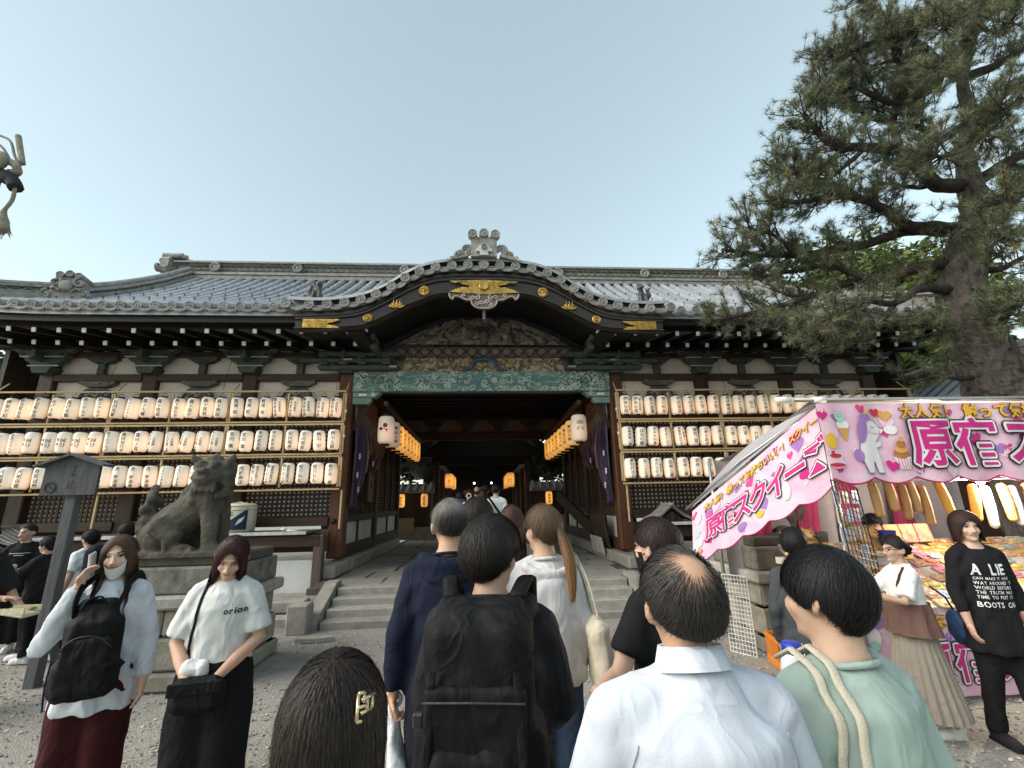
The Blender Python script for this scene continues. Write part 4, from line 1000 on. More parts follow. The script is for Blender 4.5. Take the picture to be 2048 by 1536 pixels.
# ================================================================ LANTERNS IN THE PASSAGE
LB = lantern_meshes(.30, .175); LB[0].materials.append(PAPERB)
LO = lantern_meshes(.30, .175); LO[0].materials.append(PAPERO)
def crest_bird(o, q):
    def cy(u, v): return (q*math.sin(u/q), -q*math.cos(u/q), v)
    m = MB(); m.prism([cy_ for cy_ in [(-.10, .03), (-.08, -.03), (-.02, -.06), (.05, -.05), (.07, .0), (.0, .01), (-.05, .03)]], .002, lambda u, v, t: Vector(cy(u, v))); m.obj('bird_mark', M('blue_mark', (.03, .04, .22), (.02, .03, .15), rough=.8, rnd=0), o, world=False)
    q2 = q+.002
    m = MB(); m.prism([(.01+.05*math.cos(a), .08+.05*math.sin(a)) for a in np.linspace(0, 6.28, 14)[:-1]], .002, lambda u, v, t: (q2*math.sin(u/q2), -q2*math.cos(u/q2), v))
    m.prism([(-.09+.04*math.cos(a), .01+.035*math.sin(a)) for a in np.linspace(0, 6.28, 12)[:-1]], .002, lambda u, v, t: (q2*math.sin(u/q2), -q2*math.cos(u/q2), v)); m.obj('red_mark', M('red_mark', (.35, .05, .04), (.25, .03, .03), rough=.8, rnd=0), o, world=False)
def crest_plum(o, q):
    m = MB()
    for k in range(3):
        a = R(90)+(k-1)*.9; m.tube([(q*math.sin(u/q), -q*math.cos(u/q), v+.05) for u, v in [(.055*math.cos(a)+.03*math.cos(b), .03+.04*math.sin(a)+.03*math.sin(b)) for b in np.linspace(0, 6.28, 12)]], .006, 4)
    for sg in (-1, 1): m.tube([(q*math.sin(u/q), -q*math.cos(u/q), v) for u, v in ((-sg*.07, -.05), (sg*.05, .02))], .008, 4); m.tube([(q*math.sin(u/q), -q*math.cos(u/q), v) for u, v in [(sg*.06+.02*math.cos(b), -.03+.02*math.sin(b)) for b in np.linspace(0, 6.28, 9)]], .005, 4)
    m.obj('flower_crest', INK, o, world=False)
LT = [None, '粟田大神', '粟田大神', '粟田大神', '粟田大神', '粟田大神', '粟田大神', '粟田大神']
for sx in (-1, 1):
    sd_ = 'left' if sx < 0 else 'right'
    for k in range(8):
        y = 9.95+k*.60 if k else 9.82
        big = (k == 0)
        o = lantern(sx*2.13, y, 3.30-.0*k, LB if k < (2 if sx < 0 else 1) else LO, None if big else [LT[k]], ('large pale lantern with a bird crest hanging at the left of the gate' if sx < 0 else 'large pale lantern with a flower crest hanging at the right of the gate') if big else 'large lit lantern, %s behind the front one on the %s of the passage' % (ORD[k-1], sd_), 'large lanterns along the passage', rz=0 if big else -sx*R(38), size=.14, rr_=.175, name='large_lantern')
        if big: (crest_bird if sx < 0 else crest_plum)(o, .177)
        if not big:
            lt_ = [c for c in o.children if c.name.startswith('lettering')]
# ================================================================ INNER COURT SEEN THROUGH THE PASSAGE
hall = thing('inner_hall', 'dark inner worship hall beyond the passage, lit by yellow lanterns', 'building', (0, 19, 0))
for sx in (-1, 1):
    for y in (18.6, 21, 23.5, 26): MB().box((sx*1.85, y, 1.8), (.24, .24, 2.9), ch=.02).obj('column', WOOD, hall)
    MB().box((sx*1.85, 22.4, 3.3), (.2, 8, .25)).obj('beam', WOOD, hall)
    for k in range(4): MB().box((sx*1.95, 19.2+k*.9, 2.9), (.05, .35, .7)).obj('hanging_board', M('pale_board', (.34, .24, .15), (.26, .18, .11), rough=.8, rnd=.1), hall)
    m = MB(); q = crom([(sx*.0, 5.6), (sx*1.2, 5.0), (sx*2.2, 3.9), (sx*3.2, 3.25), (sx*3.9, 3.1)], 5)
    m.grid(np.array([[(u, y, v) for y in (18.0, 27.5)] for u, v in q])); m.grid(np.array([[(u, 18.0, v), (u, 18.0, max(3.35, v) if False else v+.35)] for u, v in q])); m.grid(np.array([[(u, y, v+.35) for y in (18.0, 27.5)] for u, v in q])); m.obj('roof', BLACKWOOD, hall)
    MB().box((sx*1.04, 18.9, 3.5), (2.08, .1, .5)).obj('front_board', BLACKWOOD, hall)
MB().box((0, 18.93, 3.5), (.3, .06, .5)).obj('front_joint', BLACKWOOD, hall)
MB().prism([(-2.6, 3.55), (2.6, 3.55), (0, 5.55)], .1, lambda u, v, t: (u, 18.3+t, v)).obj('gable_board', BLACKWOOD, hall)
MB().box((0, 27.5, 2.2), (7, .1, 4)).obj('rear_wall', BLACKWOOD, hall)
MB().box((0, 22.5, .38), (4.6, 9, .2)).obj('floor', FLOORST, hall)
MB().box((0, 26.4, 1.2), (3.0, .6, 1.2)).obj('altar', M('altar_red', (.12, .03, .02), (.05, .015, .012), rough=.6, rnd=.05), hall)
for k in range(12):
    x = -1.2+k*.22; MB().box((x, 26.0, 2.2+.15*(k % 3)), (.12, .05, .16)).obj('altar_fitting', GOLD if k % 2 else MATS['altar_red'], hall)
LMP = M('lit_bulb', (1, .9, .7), rough=.5, emit=(1, .85, .6, 3.0), rnd=0, bump=0)
for x, z in ((-.42, 2.75), (.5, 2.75)):
    tag(MB().ell((x, 24.5, z), (.05, .05, .05)).obj('hall_lamp', LMP), 'small white lamp at the %s inside the inner hall' % ('left' if x < 0 else 'right'), 'lamp', 'lamps in the inner hall')
for sx in (-1, 1):
    for k in range(4):
        lantern(sx*(1.42-.0*k) if sx < 0 else 1.2, 19.6+k*.75, 2.66, LO, ['巴'] if k == 0 else ['献燈'], 'yellow lantern of the inner hall, %s row, %s from the front' % ('left' if sx < 0 else 'right', ORD[k]), 'lanterns of the inner hall', rz=-sx*R(12), size=.2, rr_=.175, name='large_lantern')
FENCE = M('dark_fence_wood', (.055, .04, .03), (.03, .022, .018), rough=.7, rnd=.1)
for sx in (-1, 1):
    t = thing('inner_fence', 'dark board fence with tiled coping at the %s of the inner court' % ('left' if sx < 0 else 'right'), 'fence', (sx*4.2, 18.0, 0))
    for k in range(14): MB().box((sx*(2.2+k*.29), 18.2+.015*(k % 2), 1.5), (.31, .03, 1.3)).obj('board', FENCE, t)
    MB().box((sx*4.2, 18.2, .65), (4.6, .3, .45)).obj('stone_base', STONE, t)
    m = MB(); m.prism([(17.75, 2.2), (18.2, 2.5), (18.65, 2.2), (18.65, 2.14), (17.75, 2.14)], 4.6, lambda u, v, q: (sx*1.9+sx*q, u, v)); m.obj('coping', TILED, t)
    for k in range(16): MB().tube([(sx*(2.0+k*.28), 17.72, 2.24), (sx*(2.0+k*.28), 18.2, 2.54)], .05, 6).obj('coping_tile', TILE, t)
    MB().box((sx*3.4, 17.9, .95), (1.6, .06, .55)).obj('notice_shelf', MATS['pale_board'], t)
LS = lantern_meshes(.24, .13); LS[0].materials.append(PAPERO)
for x, w_ in ((-3.06, 'leftmost of the three small lit lanterns hung on the inner fence'), (-2.2, 'middle of the three small lit lanterns hung on the inner fence'), (2.55, 'small lit lantern hung on the inner fence at the right')):
    lantern(x, 17.6, 1.86, LS, ['御神燈'], w_, 'small lanterns on the inner fence', size=.11, rr_=.13, name='small_lantern')
# curtains drawn aside in the passage
PURPLE = M('purple_curtain', (.035, .014, .06), (.018, .008, .035), rough=.9, scale=5, bump=.2, rnd=.05, sheen=.3)
def curtain(sx):
    t = thing('purple_curtain', ('left' if sx < 0 else 'right')+' purple curtain with white crests tied back along the passage wall', 'curtain', (sx*2.78, 10.8, 2.0))
    P = []
    for i, y in enumerate(np.linspace(9.72, 12.4, 46)):
        top = 3.62-.10*(y-9.7); L_ = 1.9 if y < 10.1 else 1.9-1.5*min(1, (y-10.1)/.9)+.55*math.sin(max(0, (y-10.9))*2.2)
        col_ = []
        for j, v in enumerate(np.linspace(0, 1, 18)):
            x = 2.76-.05*math.sin(i*1.15+v*2)*(.3+.7*v)-.10*math.sin(math.pi*v)*(y > 10.1); col_.append((sx*x, y-.25*v*(y-10)*.3, top-L_*v))
        P.append(col_)
    m = MB(); m.grid(np.array(P)); o = m.obj('cloth', PURPLE, t, True)
    s_ = MB()
    for y in np.linspace(9.75, 12.3, 22): s_.box((sx*2.775, y, 3.70-.1*(y-9.7)), (.012, .035, .34))
    tag(s_.obj('hanging_loops', M('grey_loop', (.30, .27, .25), (.2, .18, .17), rough=.8), t), kind='stuff')
    r = random.Random(5)
    for k in range(5):
        y, z = (9.86, 9.95, 10.0, 10.5, 11.2)[k], (2.35, 2.75, 2.05, 2.85, 2.7)[k]; m = MB()
        for q in range(5): a = q*1.257; m.ell((sx*2.69, y+.045*math.cos(a), z+.045*math.sin(a)), (.012, .032, .022), Matrix.Rotation(a, 3, 'X'), 7, 4)
        m.obj('white_crest', WHITE, t)
    MB().tube([(sx*2.72, 10.5, 3.3), (sx*2.66, 10.5, 2.9), (sx*2.68, 10.56, 2.45)], [.03, .04, .015], 6).obj('tassel', M('tan_cord', (.33, .2, .12), (.22, .13, .08), rough=.9), t)
curtain(-1); curtain(1)
m = MB(); m.box((-2.80, 11.6, 2.35), (.03, .42, 1.1)); o = tag(m.obj('wooden_plaque', M('plaque_wood', (.23, .16, .10), (.16, .11, .07), rough=.7)), 'tall pale wooden plaque on the left passage wall', 'plaque')
char_on(['奉献'], lambda u, v: (-2.78, 11.6+u, 2.35+v), .3, 'lettering', INK, o)
# framed notice board at the right of the passage
nb = thing('notice_board', 'framed board of printed notices leaning on the right passage wall', 'notice board', (2.7, 10.9, .46))
rot = Matrix.Rotation(R(-9), 3, 'Y')
MB().box((2.72, 10.85, .95), (.04, 1.25, .95), rot).obj('frame', WOOD, nb)
for j in range(2):
    for k in range(5): MB().box((2.69-.03+(.035 if j else -.03), 10.40+k*.225, .74+j*.43), (.01, .19, .37), rot).obj('notice_sheet', M('grey_paper', (.45, .44, .43), (.28, .27, .27), scale=30, rough=.8, rnd=.1, bump=0), nb)
# ================================================================ PEDESTALS AND STONE GUARDIAN DOGS
def pedestal(sx, label):
    x0, y0 = (-3.20, 5.76) if sx < 0 else (3.74, 6.02)
    t = thing('stone_pedestal', label, 'pedestal', (x0, y0, 0), group='pedestals of the guardian dogs')
    r = random.Random(8)
    for k, (z0, h, w_) in enumerate(((0, .17, 1.22), (.17, .30, 1.14), (.47, .26, 1.06))):
        n = 3 if k != 2 else 2
        for face in range(4):
            a = face*math.pi/2; cuts = sorted([-w_/2, w_/2]+[(-w_/2+w_*(j+1)/n+r.uniform(-.12, .12)) for j in range(n-1)])
            for p, q in zip(cuts[:-1], cuts[1:]):
                c = Vector(((p+q)/2, -w_/2+.12, z0+h/2)); rt = Matrix.Rotation(a, 3, 'Z'); c = rt @ c
                MB().box(Vector((x0, y0, 0))+c, (q-p-.014, .24, h-.012), rt, ch=.022).obj('stone_block', M('tan_pedestal_stone', (.33, .30, .24), (.22, .20, .165), rough=.9, scale=6, bump=.5, bscale=40, rnd=.16, dirt=(.14, .125, .10), dscale=2, damt=.6), t)
    MB().box((x0, y0, .40), (.9, .9, .72)).obj('core', DSTONE, t)
    MB().box((x0, y0, .80), (1.22, 1.22, .13), ch=.025).obj('lower_slab', STONE, t)
    MB().box((x0, y0, 1.00), (1.06, 1.06, .27), ch=.02).obj('die_stone', M('mottled_stone', (.22, .205, .17), (.08, .074, .064), rough=.9, scale=8, detail=10, bump=.5, rnd=.05), t)
    MB().box((x0, y0, 1.19), (1.0, .92, .12), ch=.02).obj('statue_base', DSTONE, t)
pedestal(-1, 'left tiered stone pedestal under the guardian dog, behind the two people at left'); pedestal(1, 'right tiered stone pedestal beside the pink stall and white wire grid')
def komainu(sx, label):
    m = MB(); E = m.ell; Tb = m.tube
    # x: forward (+), y: viewer side (-), z up ; built facing +x, head turned to -y
    E((-.30, 0, .20), (.26, .22, .20)); E((-.34, -.10, .17), (.20, .12, .19)); E((-.34, .10, .17), (.20, .12, .19))
    Tb(crom([(-.32, 0, .24), (-.12, 0, .40), (.08, 0, .60), (.14, 0, .74)], 5), [.21, .215, .22, .22, .215, .21, .21, .21, .21, .21, .205, .20, .195, .19, .18, .17], 14)
    E((.14, -.03, .56), (.17, .19, .22)); E((.17, -.04, .72), (.16, .17, .15))
    for sg in (-1, 1):
        Tb([(.16, sg*.11, .60), (.20, sg*.12, .34), (.22, sg*.12, .10), (.23, sg*.12, .04)], [.10, .088, .075, .085], 10); E((.27, sg*.12, .045), (.10, .08, .05))
        for k in range(3): E((.35, sg*.12+(k-1)*.045, .035), (.03, .024, .03), nu=7, nv=5)
        Tb([(-.30, sg*.18, .30), (-.10, sg*.20, .16), (-.16, sg*.20, .05)], [.13, .10, .07], 10); E((-.02, sg*.20, .05), (.13, .07, .05))
        for k in range(3): E((.10, sg*.20+(k-1)*.04, .035), (.03, .022, .03), nu=7, nv=5)
    # head, turned toward the viewer
    hc = Vector((.17, -.12, .88)); E(hc, (.19, .18, .155)); E(hc+V(0, -.13, -.045), (.135, .10, .075)); E(hc+V(0, -.17, -.10), (.13, .07, .035)); E(hc+V(0, -.14, -.135), (.125, .08, .03))
    E(hc+V(0, -.225, -.01), (.06, .04, .035))
    for sg in (-1, 1):
        E(hc+V(sg*.035, -.235, -.015), (.028, .025, .022), nu=8, nv=5); E(hc+V(sg*.075, -.155, .045), (.045, .035, .03)); E(hc+V(sg*.08, -.15, .085), (.065, .035, .022), Matrix.Rotation(sg*.3, 3, 'Y'))
        E(hc+V(sg*.12, -.12, -.08), (.05, .06, .05)); Tb([hc+V(sg*.15, -.02, .10), hc+V(sg*.215, -.04, .135), hc+V(sg*.235, -.05, .19)], [.05, .045, .01], 8)
    E(hc+V(0, -.02, .13), (.10, .09, .05)); E(hc+V(0, 0, .175), (.03, .03, .035))
    r = random.Random(2)
    for k in range(60):                     # curls of the mane
        a = r.uniform(-2.4, 2.4); z = r.uniform(-.34, .06); rad = .185-.0*z
        p = hc+V(math.sin(a)*rad, math.cos(a)*rad*.8+.02, z); E(p, (.045, .045, .05), nu=8, nv=6)
    for k in range(7): Tb([hc+V(-.08+k*.03, -.14, -.15), hc+V(-.09+k*.032, -.16, -.25+.02*(k % 2))], [.03, .012], 6)
    for sg in (-1, 1): Tb(crom([hc+V(sg*.15, .05, -.1), hc+V(sg*.20-.08, .02, -.22), hc+V(sg*.18-.16, .0, -.36)], 4), [.06, .055, .05, .045, .04, .035, .03, .02, .01], 8)
    # curled tail standing behind
    for k in range(16):
        z = .06+.037*k; E((-.54-.03*math.sin(k*1.3)+.08*(z-.3), .05*math.sin(k*2.1), z), (.075-.02*abs(k-7)/8, .075, .06), nu=9, nv=6)
    for q in range(4): Tb([(-.52+.08*math.cos(a)*(1-.2*q), -.06+.02*q, .30+.12*q+.07*math.sin(a)) for a in np.linspace(0, 5.5, 14)], .026, 6)
    m.box((-.02, 0, -.01), (1.0, .6, .06))
    me = remesh(m, .0175, 1)
    v = getv(me); nn = getn(me)
    d = .006*vnoise(v, 22)+.004*vnoise(v, 55, 3); v = v+nn*d[:, None]; setv(me, v); setsmooth(me)
    me.materials.append(DSTONE)
    o = link('guardian_dog_statue', me, None, None, (-3.30, 5.55, 1.26) if sx < 0 else (3.80, 5.96, 1.26))
    o.scale = (sx*-1, 1, 1) if sx > 0 else (1, 1, 1)
    tag(o, label, 'statue', 'stone guardian dogs')
komainu(-1, 'weathered stone guardian dog on the left pedestal, head turned to the viewer'); komainu(1, 'stone guardian dog on the right pedestal, mostly hidden by the pink banner')
# ================================================================ WOODEN SIGNBOARD
t = thing('wooden_signboard', 'weathered grey wooden notice board with small gabled top on a post', 'sign', (-4.64, 5.5, 0))
GREYW = M('weathered_grey_wood', (.105, .108, .112), (.055, .056, .058), rough=.8, scale=5, stretch=(6, 6, .7), bump=.35, bscale=18, rnd=.1)
MB().box((-4.64, 5.5, .99), (.12, .10, 2.02), ch=.01).obj('post', GREYW, t)
m = MB(); m.prism([(-4.93, 1.90), (-4.355, 1.90), (-4.355, 2.225), (-4.64, 2.325), (-4.93, 2.225)], .035, lambda u, v, q: (u, 5.435-q, v)); bd_ = m.obj('board', GREYW, t)
for sg in (-1, 1): MB().beam((-4.64, 5.41, 2.345), (-4.64+sg*.37, 5.41, 2.215), .16, .025).obj('roof_strip', GREYW, t)
DKL = M('faded_ink', (.035, .036, .04), (.05, .05, .052), rough=.8, rnd=0, bump=0)
MB().tube([(-4.83+.055*math.cos(a), 5.395, 1.985+.055*math.sin(a)) for a in np.linspace(0, 6.283, 22)], .006, 5).obj('ring_mark', DKL, bd_)
MB().beam((-4.865, 5.395, 2.01), (-4.795, 5.395, 1.96), .008, .008).obj('ring_bar', DKL, bd_)
char_on(['止'], lambda u, v: (-4.62+u, 5.397, 2.03+v), .11, 'lettering', DKL, bd_)
char_on(['境内禁'], lambda u, v: (-4.62+u, 5.397, 2.17+v), .045, 'lettering', DKL, bd_)
MB().beam((-4.5, 5.62, .0), (-4.62, 5.55, .55), .06, .06).obj('brace', GREYW, t)
# ================================================================ ROPE END hanging from the gate beam over the approach (top left)
ROPE = M('straw_rope_grey', (.30, .27, .22), (.19, .17, .14), rough=.95, scale=20, stretch=(1, 1, 1), bump=.6, bscale=60, rnd=.05)
t = thing('knotted_straw_rope', 'knotted straw rope with frayed end hanging at the top left', 'rope', (-4.9, 4.0, 5.0))
def rp(pts, rad, nm, mt=ROPE, n=8): MB().tube(crom([(-4.63+u, 4.0+w_, 5.03+v) for u, v, w_ in pts], 6), rad, n).obj(nm, mt, t, True)
rp([(-.6, .55, 0), (-.3, .38, .02), (-.12, .28, 0), (-.03, .10, 0), (.05, -.02, 0)], .012, 'cord'); rp([(-.6, .40, .03), (-.25, .26, .03), (-.07, .05, .02)], .012, 'cord'); rp([(-.6, .30, .0), (-.3, .2, .0), (-.12, .02, .0)], .012, 'cord')
rp([(-.55, .02, 0), (-.25, .09, -.02), (-.08, .04, -.05), (-.10, -.06, -.06), (-.3, -.05, -.04)], .05, 'knot_loop'); rp([(-.12, .06, .0), (.02, -.02, -.02), (.04, -.09, 0), (-.05, -.08, .02)], .035, 'knot_loop'); rp([(-.08, .36, .02), (-.03, .22, .02), (.05, .02, .01)], .025, 'cord_end')
BK = M('black_binding', (.03, .032, .034), (.015, .016, .018), rough=.8)
rp([(-.6, -.12, 0), (-.2, -.11, 0), (.0, -.17, 0), (.07, -.27, 0)], [.07]*13+[.06]*6, 'binding', BK); rp([(-.15, -.18, .0), (-.15, -.38, 0)], .05, 'stub', BK)
rp([(.06, -.25, 0), (.07, -.40, 0), (.03, -.52, 0), (.04, -.62, 0), (.08, -.74, 0)], [.016]*12+[.02+.004*k for k in range(8)]+[.045]*5, 'frayed_tail')
m = MB(); r = random.Random(1)
for k in range(40): a = r.uniform(-.05, .05); m.tube([(-4.55+a*.5, 4.0+r.uniform(-.03, .03), 4.33), (-4.55+a*1.6, 4.0+r.uniform(-.04, .04), 4.24+r.uniform(-.02, .03))], [.005, .002], 3)
tag(m.obj('fray', ROPE, t), kind='stuff')
m = MB(); m.tube([(-5.15, 4.0, 5.55), (-7.5, 4.2, 6.2)], .05, 6); m.obj('suspension_rope', ROPE, t)
# ================================================================ SIDE CORRIDOR ROOF at the right
t = thing('side_corridor', 'tiled roof of a side corridor behind the pine trunk at right', 'building', (12.2, 8, 0))
m = MB(); m.prism([(11.4, 4.45), (10.3, 3.75), (9.3, 3.4), (9.3, 3.3), (11.4, 4.2), (13.5, 3.3), (13.5, 3.4)], 11, lambda u, v, q: (u, 2.0+q, v)); m.obj('roof', TILE, t)
for k in range(34):
    y = 2.15+k*.32; MB().tube([(11.35, y, 4.5), (10.3, y, 3.79), (9.25, y, 3.43)], .075, 6).obj('cover_tile_row', TILE, t)
for z, w_ in ((4.5, .4), (4.6, .3), (4.7, .36)): MB().box((11.4, 7.5, z), (w_, 11, .09)).obj('ridge_course', TILED, t)
MB().tube([(11.4, 2.0, 4.78), (11.4, 13, 4.78)], .08, 8).obj('ridge_cap', TILED, t)
MB().box((11.4, 7.5, 1.7), (2.6, 10.8, 3.2)).obj('wall', WOOD, t)
# ================================================================ PINE
TRUNK = [(8.39, 6.4, 1.96), (8.35, 6.4, 2.61), (8.23, 6.4, 3.22), (8.18, 6.4, 3.8), (8.04, 6.4, 4.5), (8.17, 6.4, 5.24), (8.56, 6.4, 6.03), (8.83, 6.4, 6.47), (8.93, 6.4, 7.15), (9.05, 6.4, 7.98), (9.41, 6.4, 8.81), (9.53, 6.4, 9.67), (10.17, 6.4, 10.96), (10.53, 6.4, 12.35), (11.44, 6.4, 14.42)]
BR = [
   ([(8.74, 6.4, 7.2), (8.05, 6.27, 7.13), (7.62, 6.14, 7.34), (7.25, 6.01, 7.55), (6.52, 5.89, 7.46), (5.85, 5.76, 7.31), (5.47, 5.63, 7.55), (5.18, 5.5, 7.72)], 0.13, 0.035, 1.0) ,
   ([(7.72, 6.4, 7.93), (8.02, 6.57, 8.91), (8.7, 6.73, 9.79), (8.76, 6.9, 10.56)], 0.08, 0.03, 1.0) ,
   ([(8.62, 6.4, 6.3), (7.91, 6.33, 6.24), (7.37, 6.26, 6.17), (6.93, 6.19, 6.43), (6.41, 6.11, 6.57), (5.77, 6.04, 6.55), (5.17, 5.97, 6.37), (4.67, 5.9, 6.4)], 0.11, 0.03, 0.9) ,
   ([(6.71, 6.4, 6.8), (6.29, 6.32, 7.0), (5.73, 6.25, 6.98), (5.33, 6.18, 7.18), (4.85, 6.1, 7.2)], 0.06, 0.02, 1.0) ,
   ([(7.09, 6.4, 7.96), (6.71, 6.53, 7.65), (6.37, 6.67, 7.51), (5.98, 6.8, 7.73)], 0.05, 0.02, 1.0) ,
   ([(8.5, 6.4, 6.24), (7.5, 6.43, 6.19), (6.68, 6.47, 5.98), (5.99, 6.5, 5.85), (5.36, 6.53, 5.76), (4.75, 6.57, 5.74), (4.12, 6.6, 5.9)], 0.1, 0.025, 0.75) ,
   ([(5.25, 6.4, 5.67), (4.98, 6.3, 5.89), (4.56, 6.2, 6.01), (4.22, 6.1, 5.99)], 0.04, 0.015, 0.8) ,
   ([(8.19, 6.4, 5.55), (7.48, 6.5, 5.49), (6.64, 6.6, 5.33), (5.69, 6.7, 5.11), (4.99, 6.8, 4.9), (3.87, 6.9, 4.68)], 0.1, 0.025, 0.8) ,
   ([(6.44, 6.4, 5.22), (5.91, 6.5, 5.52), (5.35, 6.6, 5.46), (4.92, 6.7, 5.41)], 0.05, 0.02, 0.8) ,
   ([(8.04, 6.4, 5.04), (7.54, 6.3, 5.03), (7.03, 6.2, 4.93), (6.49, 6.1, 4.68), (5.94, 6.0, 4.63), (5.18, 5.9, 4.31), (4.47, 5.8, 4.09)], 0.09, 0.02, 0.4) ,
   ([(6.86, 6.4, 4.81), (6.26, 6.23, 4.33), (5.67, 6.07, 4.17), (5.12, 5.9, 4.05)], 0.05, 0.02, 0.7) ,
   ([(11.41, 6.4, 11.95), (10.42, 6.3, 11.58), (9.29, 6.2, 11.13), (8.46, 6.1, 10.58), (7.56, 6.0, 10.05), (6.73, 5.9, 9.61), (6.19, 5.8, 9.39)], 0.12, 0.03, 1.0) ,
   ([(10.17, 6.4, 10.96), (9.23, 6.35, 9.99), (8.77, 6.3, 9.38), (8.04, 6.25, 8.9), (7.45, 6.2, 8.87), (6.72, 6.15, 9.09), (6.12, 6.1, 8.94)], 0.1, 0.03, 1.1) ,
   ([(9.33, 6.4, 8.61), (8.85, 6.54, 8.35), (8.65, 6.68, 8.73), (8.05, 6.82, 8.98), (7.6, 6.96, 9.5), (6.9, 7.1, 10.11)], 0.08, 0.025, 1.1) ,
   ([(9.53, 6.4, 9.67), (9.04, 6.55, 10.65), (8.62, 6.7, 11.71), (8.42, 6.85, 12.38), (8.46, 7.0, 13.09)], 0.09, 0.03, 1.1) ,
   ([(9.13, 6.4, 7.27), (9.79, 6.3, 7.68), (10.15, 6.2, 7.84), (10.71, 6.1, 8.25)], 0.11, 0.04, 1.0) ,
   ([(8.83, 6.4, 6.47), (9.58, 6.57, 6.72), (10.58, 6.73, 7.6), (11.57, 6.9, 8.28)], 0.14, 0.06, 0.8) ,
   ([(9.08, 6.4, 7.98), (9.6, 6.2, 8.49), (9.98, 6.0, 8.73), (10.4, 5.8, 8.84)], 0.1, 0.03, 1.1) ,
   ([(9.53, 6.4, 9.67), (10.08, 6.23, 9.84), (10.66, 6.07, 10.14), (11.09, 5.9, 10.36)], 0.1, 0.03, 1.1) ,
   ([(10.24, 6.4, 11.41), (11.52, 6.65, 12.33), (13.04, 6.9, 13.49)], 0.09, 0.03, 1.0) ,
   ([(8.32, 6.4, 5.5), (8.58, 6.2, 5.34), (8.92, 6.0, 5.48), (9.09, 5.8, 5.51)], 0.07, 0.02, 0.8) ,
   ([(8.1, 6.4, 4.6), (8.0, 6.0, 4.42), (7.94, 5.6, 4.38), (7.76, 5.2, 4.27)], 0.07, 0.02, 0.7) ,
   ([(8.18, 6.4, 4.55), (8.0, 6.07, 4.45), (7.74, 5.73, 4.22), (7.55, 5.4, 4.12)], 0.05, 0.02, 0.7) ,
   ([(7.69, 6.4, 4.36), (7.26, 6.15, 4.21), (6.84, 5.9, 4.06)], 0.03, 0.015, 0.6) ,
   ([(8.11, 6.4, 3.57), (7.54, 6.33, 3.47), (7.06, 6.27, 3.49), (6.51, 6.2, 3.35)], 0.04, 0.015, 0.2) ,
   ([(9.31, 6.4, 10.06), (8.74, 6.5, 10.15), (8.3, 6.6, 10.31), (7.86, 6.7, 10.05)], 0.06, 0.02, 1.1) ,
   ([(8.27, 6.4, 7.24), (8.01, 6.47, 7.17), (7.57, 6.53, 7.27), (7.33, 6.6, 7.32)], 0.05, 0.02, 0.8) ,
   ([(9.04, 6.4, 7.5), (7.89, 5.8, 7.27), (6.73, 5.2, 6.59)], 0.04, 0.015, 0.7) ,
   ([(9.37, 6.4, 8.74), (8.93, 5.75, 8.4), (8.17, 5.1, 7.45)], 0.04, 0.015, 0.7) ,
   ([(9.65, 6.4, 9.67), (8.48, 5.8, 9.28), (7.32, 5.2, 8.37)], 0.04, 0.015, 0.7) ,
   ([(10.02, 6.4, 10.66), (8.96, 5.8, 10.34), (7.67, 5.2, 9.25)], 0.04, 0.015, 0.7) ,
   ([(8.93, 6.4, 6.81), (8.46, 5.8, 6.45), (7.79, 5.2, 5.83)], 0.04, 0.015, 0.6) ,
   ([(8.59, 6.4, 6.03), (8.11, 5.85, 5.77), (7.57, 5.3, 5.3)], 0.04, 0.015, 0.9) ,
   ([(9.16, 6.4, 8.23), (8.65, 5.85, 7.8), (8.13, 5.3, 7.14)], 0.04, 0.015, 0.7) ,
   ([(10.15, 6.4, 11.11), (9.6, 5.8, 10.12), (9.01, 5.2, 9.46)], 0.04, 0.015, 0.7) ,
]
def npmesh(name, verts, faces, col=None):
    "faces: (n,k) array"
    me = bpy.data.meshes.new(name); n, k = faces.shape
    me.vertices.add(len(verts)); me.vertices.foreach_set('co', np.asarray(verts, np.float32).ravel())
    me.loops.add(n*k); me.loops.foreach_set('vertex_index', faces.astype(np.int32).ravel())
    me.polygons.add(n); me.polygons.foreach_set('loop_start', np.arange(0, n*k, k, dtype=np.int32)); me.polygons.foreach_set('loop_total', np.full(n, k, np.int32))
    me.update(calc_edges=True)
    if col is not None: setc(me, col)
    return me
PT = thing('pine_tree', 'large old pine tree with dark twisting limbs beside the stall', 'tree', TRUNK[0][:2]+(0,))
BARK = M('pine_bark', (.12, .105, .09), (.03, .026, .024), rough=.95, scale=11, detail=10, stretch=(1, 1, .35), bump=1.0, bscale=14, rnd=.05)
tr = np.array(TRUNK); tr[0, 2] = -.1; rr_ = np.interp(np.arange(len(tr)), [0, 2, 4, 6, 7, 9, 11, 14], [.52, .43, .34, .29, .23, .13, .09, .05])
q = crom(np.c_[tr, rr_], 16); m = MB(); m.tube(q[:, :3], q[:, 3], 44)
vv = np.array(m.v); cc = np.repeat(q[:, :3], 44, 0); dr = vv-cc; L_ = np.linalg.norm(dr, axis=1, keepdims=True)
bump_ = .09*np.clip(np.abs(vnoise(vv*np.array([1, 1, .45]), 16))*2.2, 0, 1)+.05*np.clip(np.abs(vnoise(vv*np.array([1, 1, .5]), 34, 2))*2.2, 0, 1); m.v = [tuple(x) for x in cc+dr*(1-.15+bump_[:, None]*1.6)]
m.obj('trunk', BARK, PT)
r = random.Random(12); nr = np.random.default_rng(12)
LIMB = M('pine_limb_bark', (.055, .042, .036), (.02, .016, .015), rough=.95, scale=14, bump=.8, bscale=30, rnd=.1)
tufts = []; tdir = []
tw = MB()
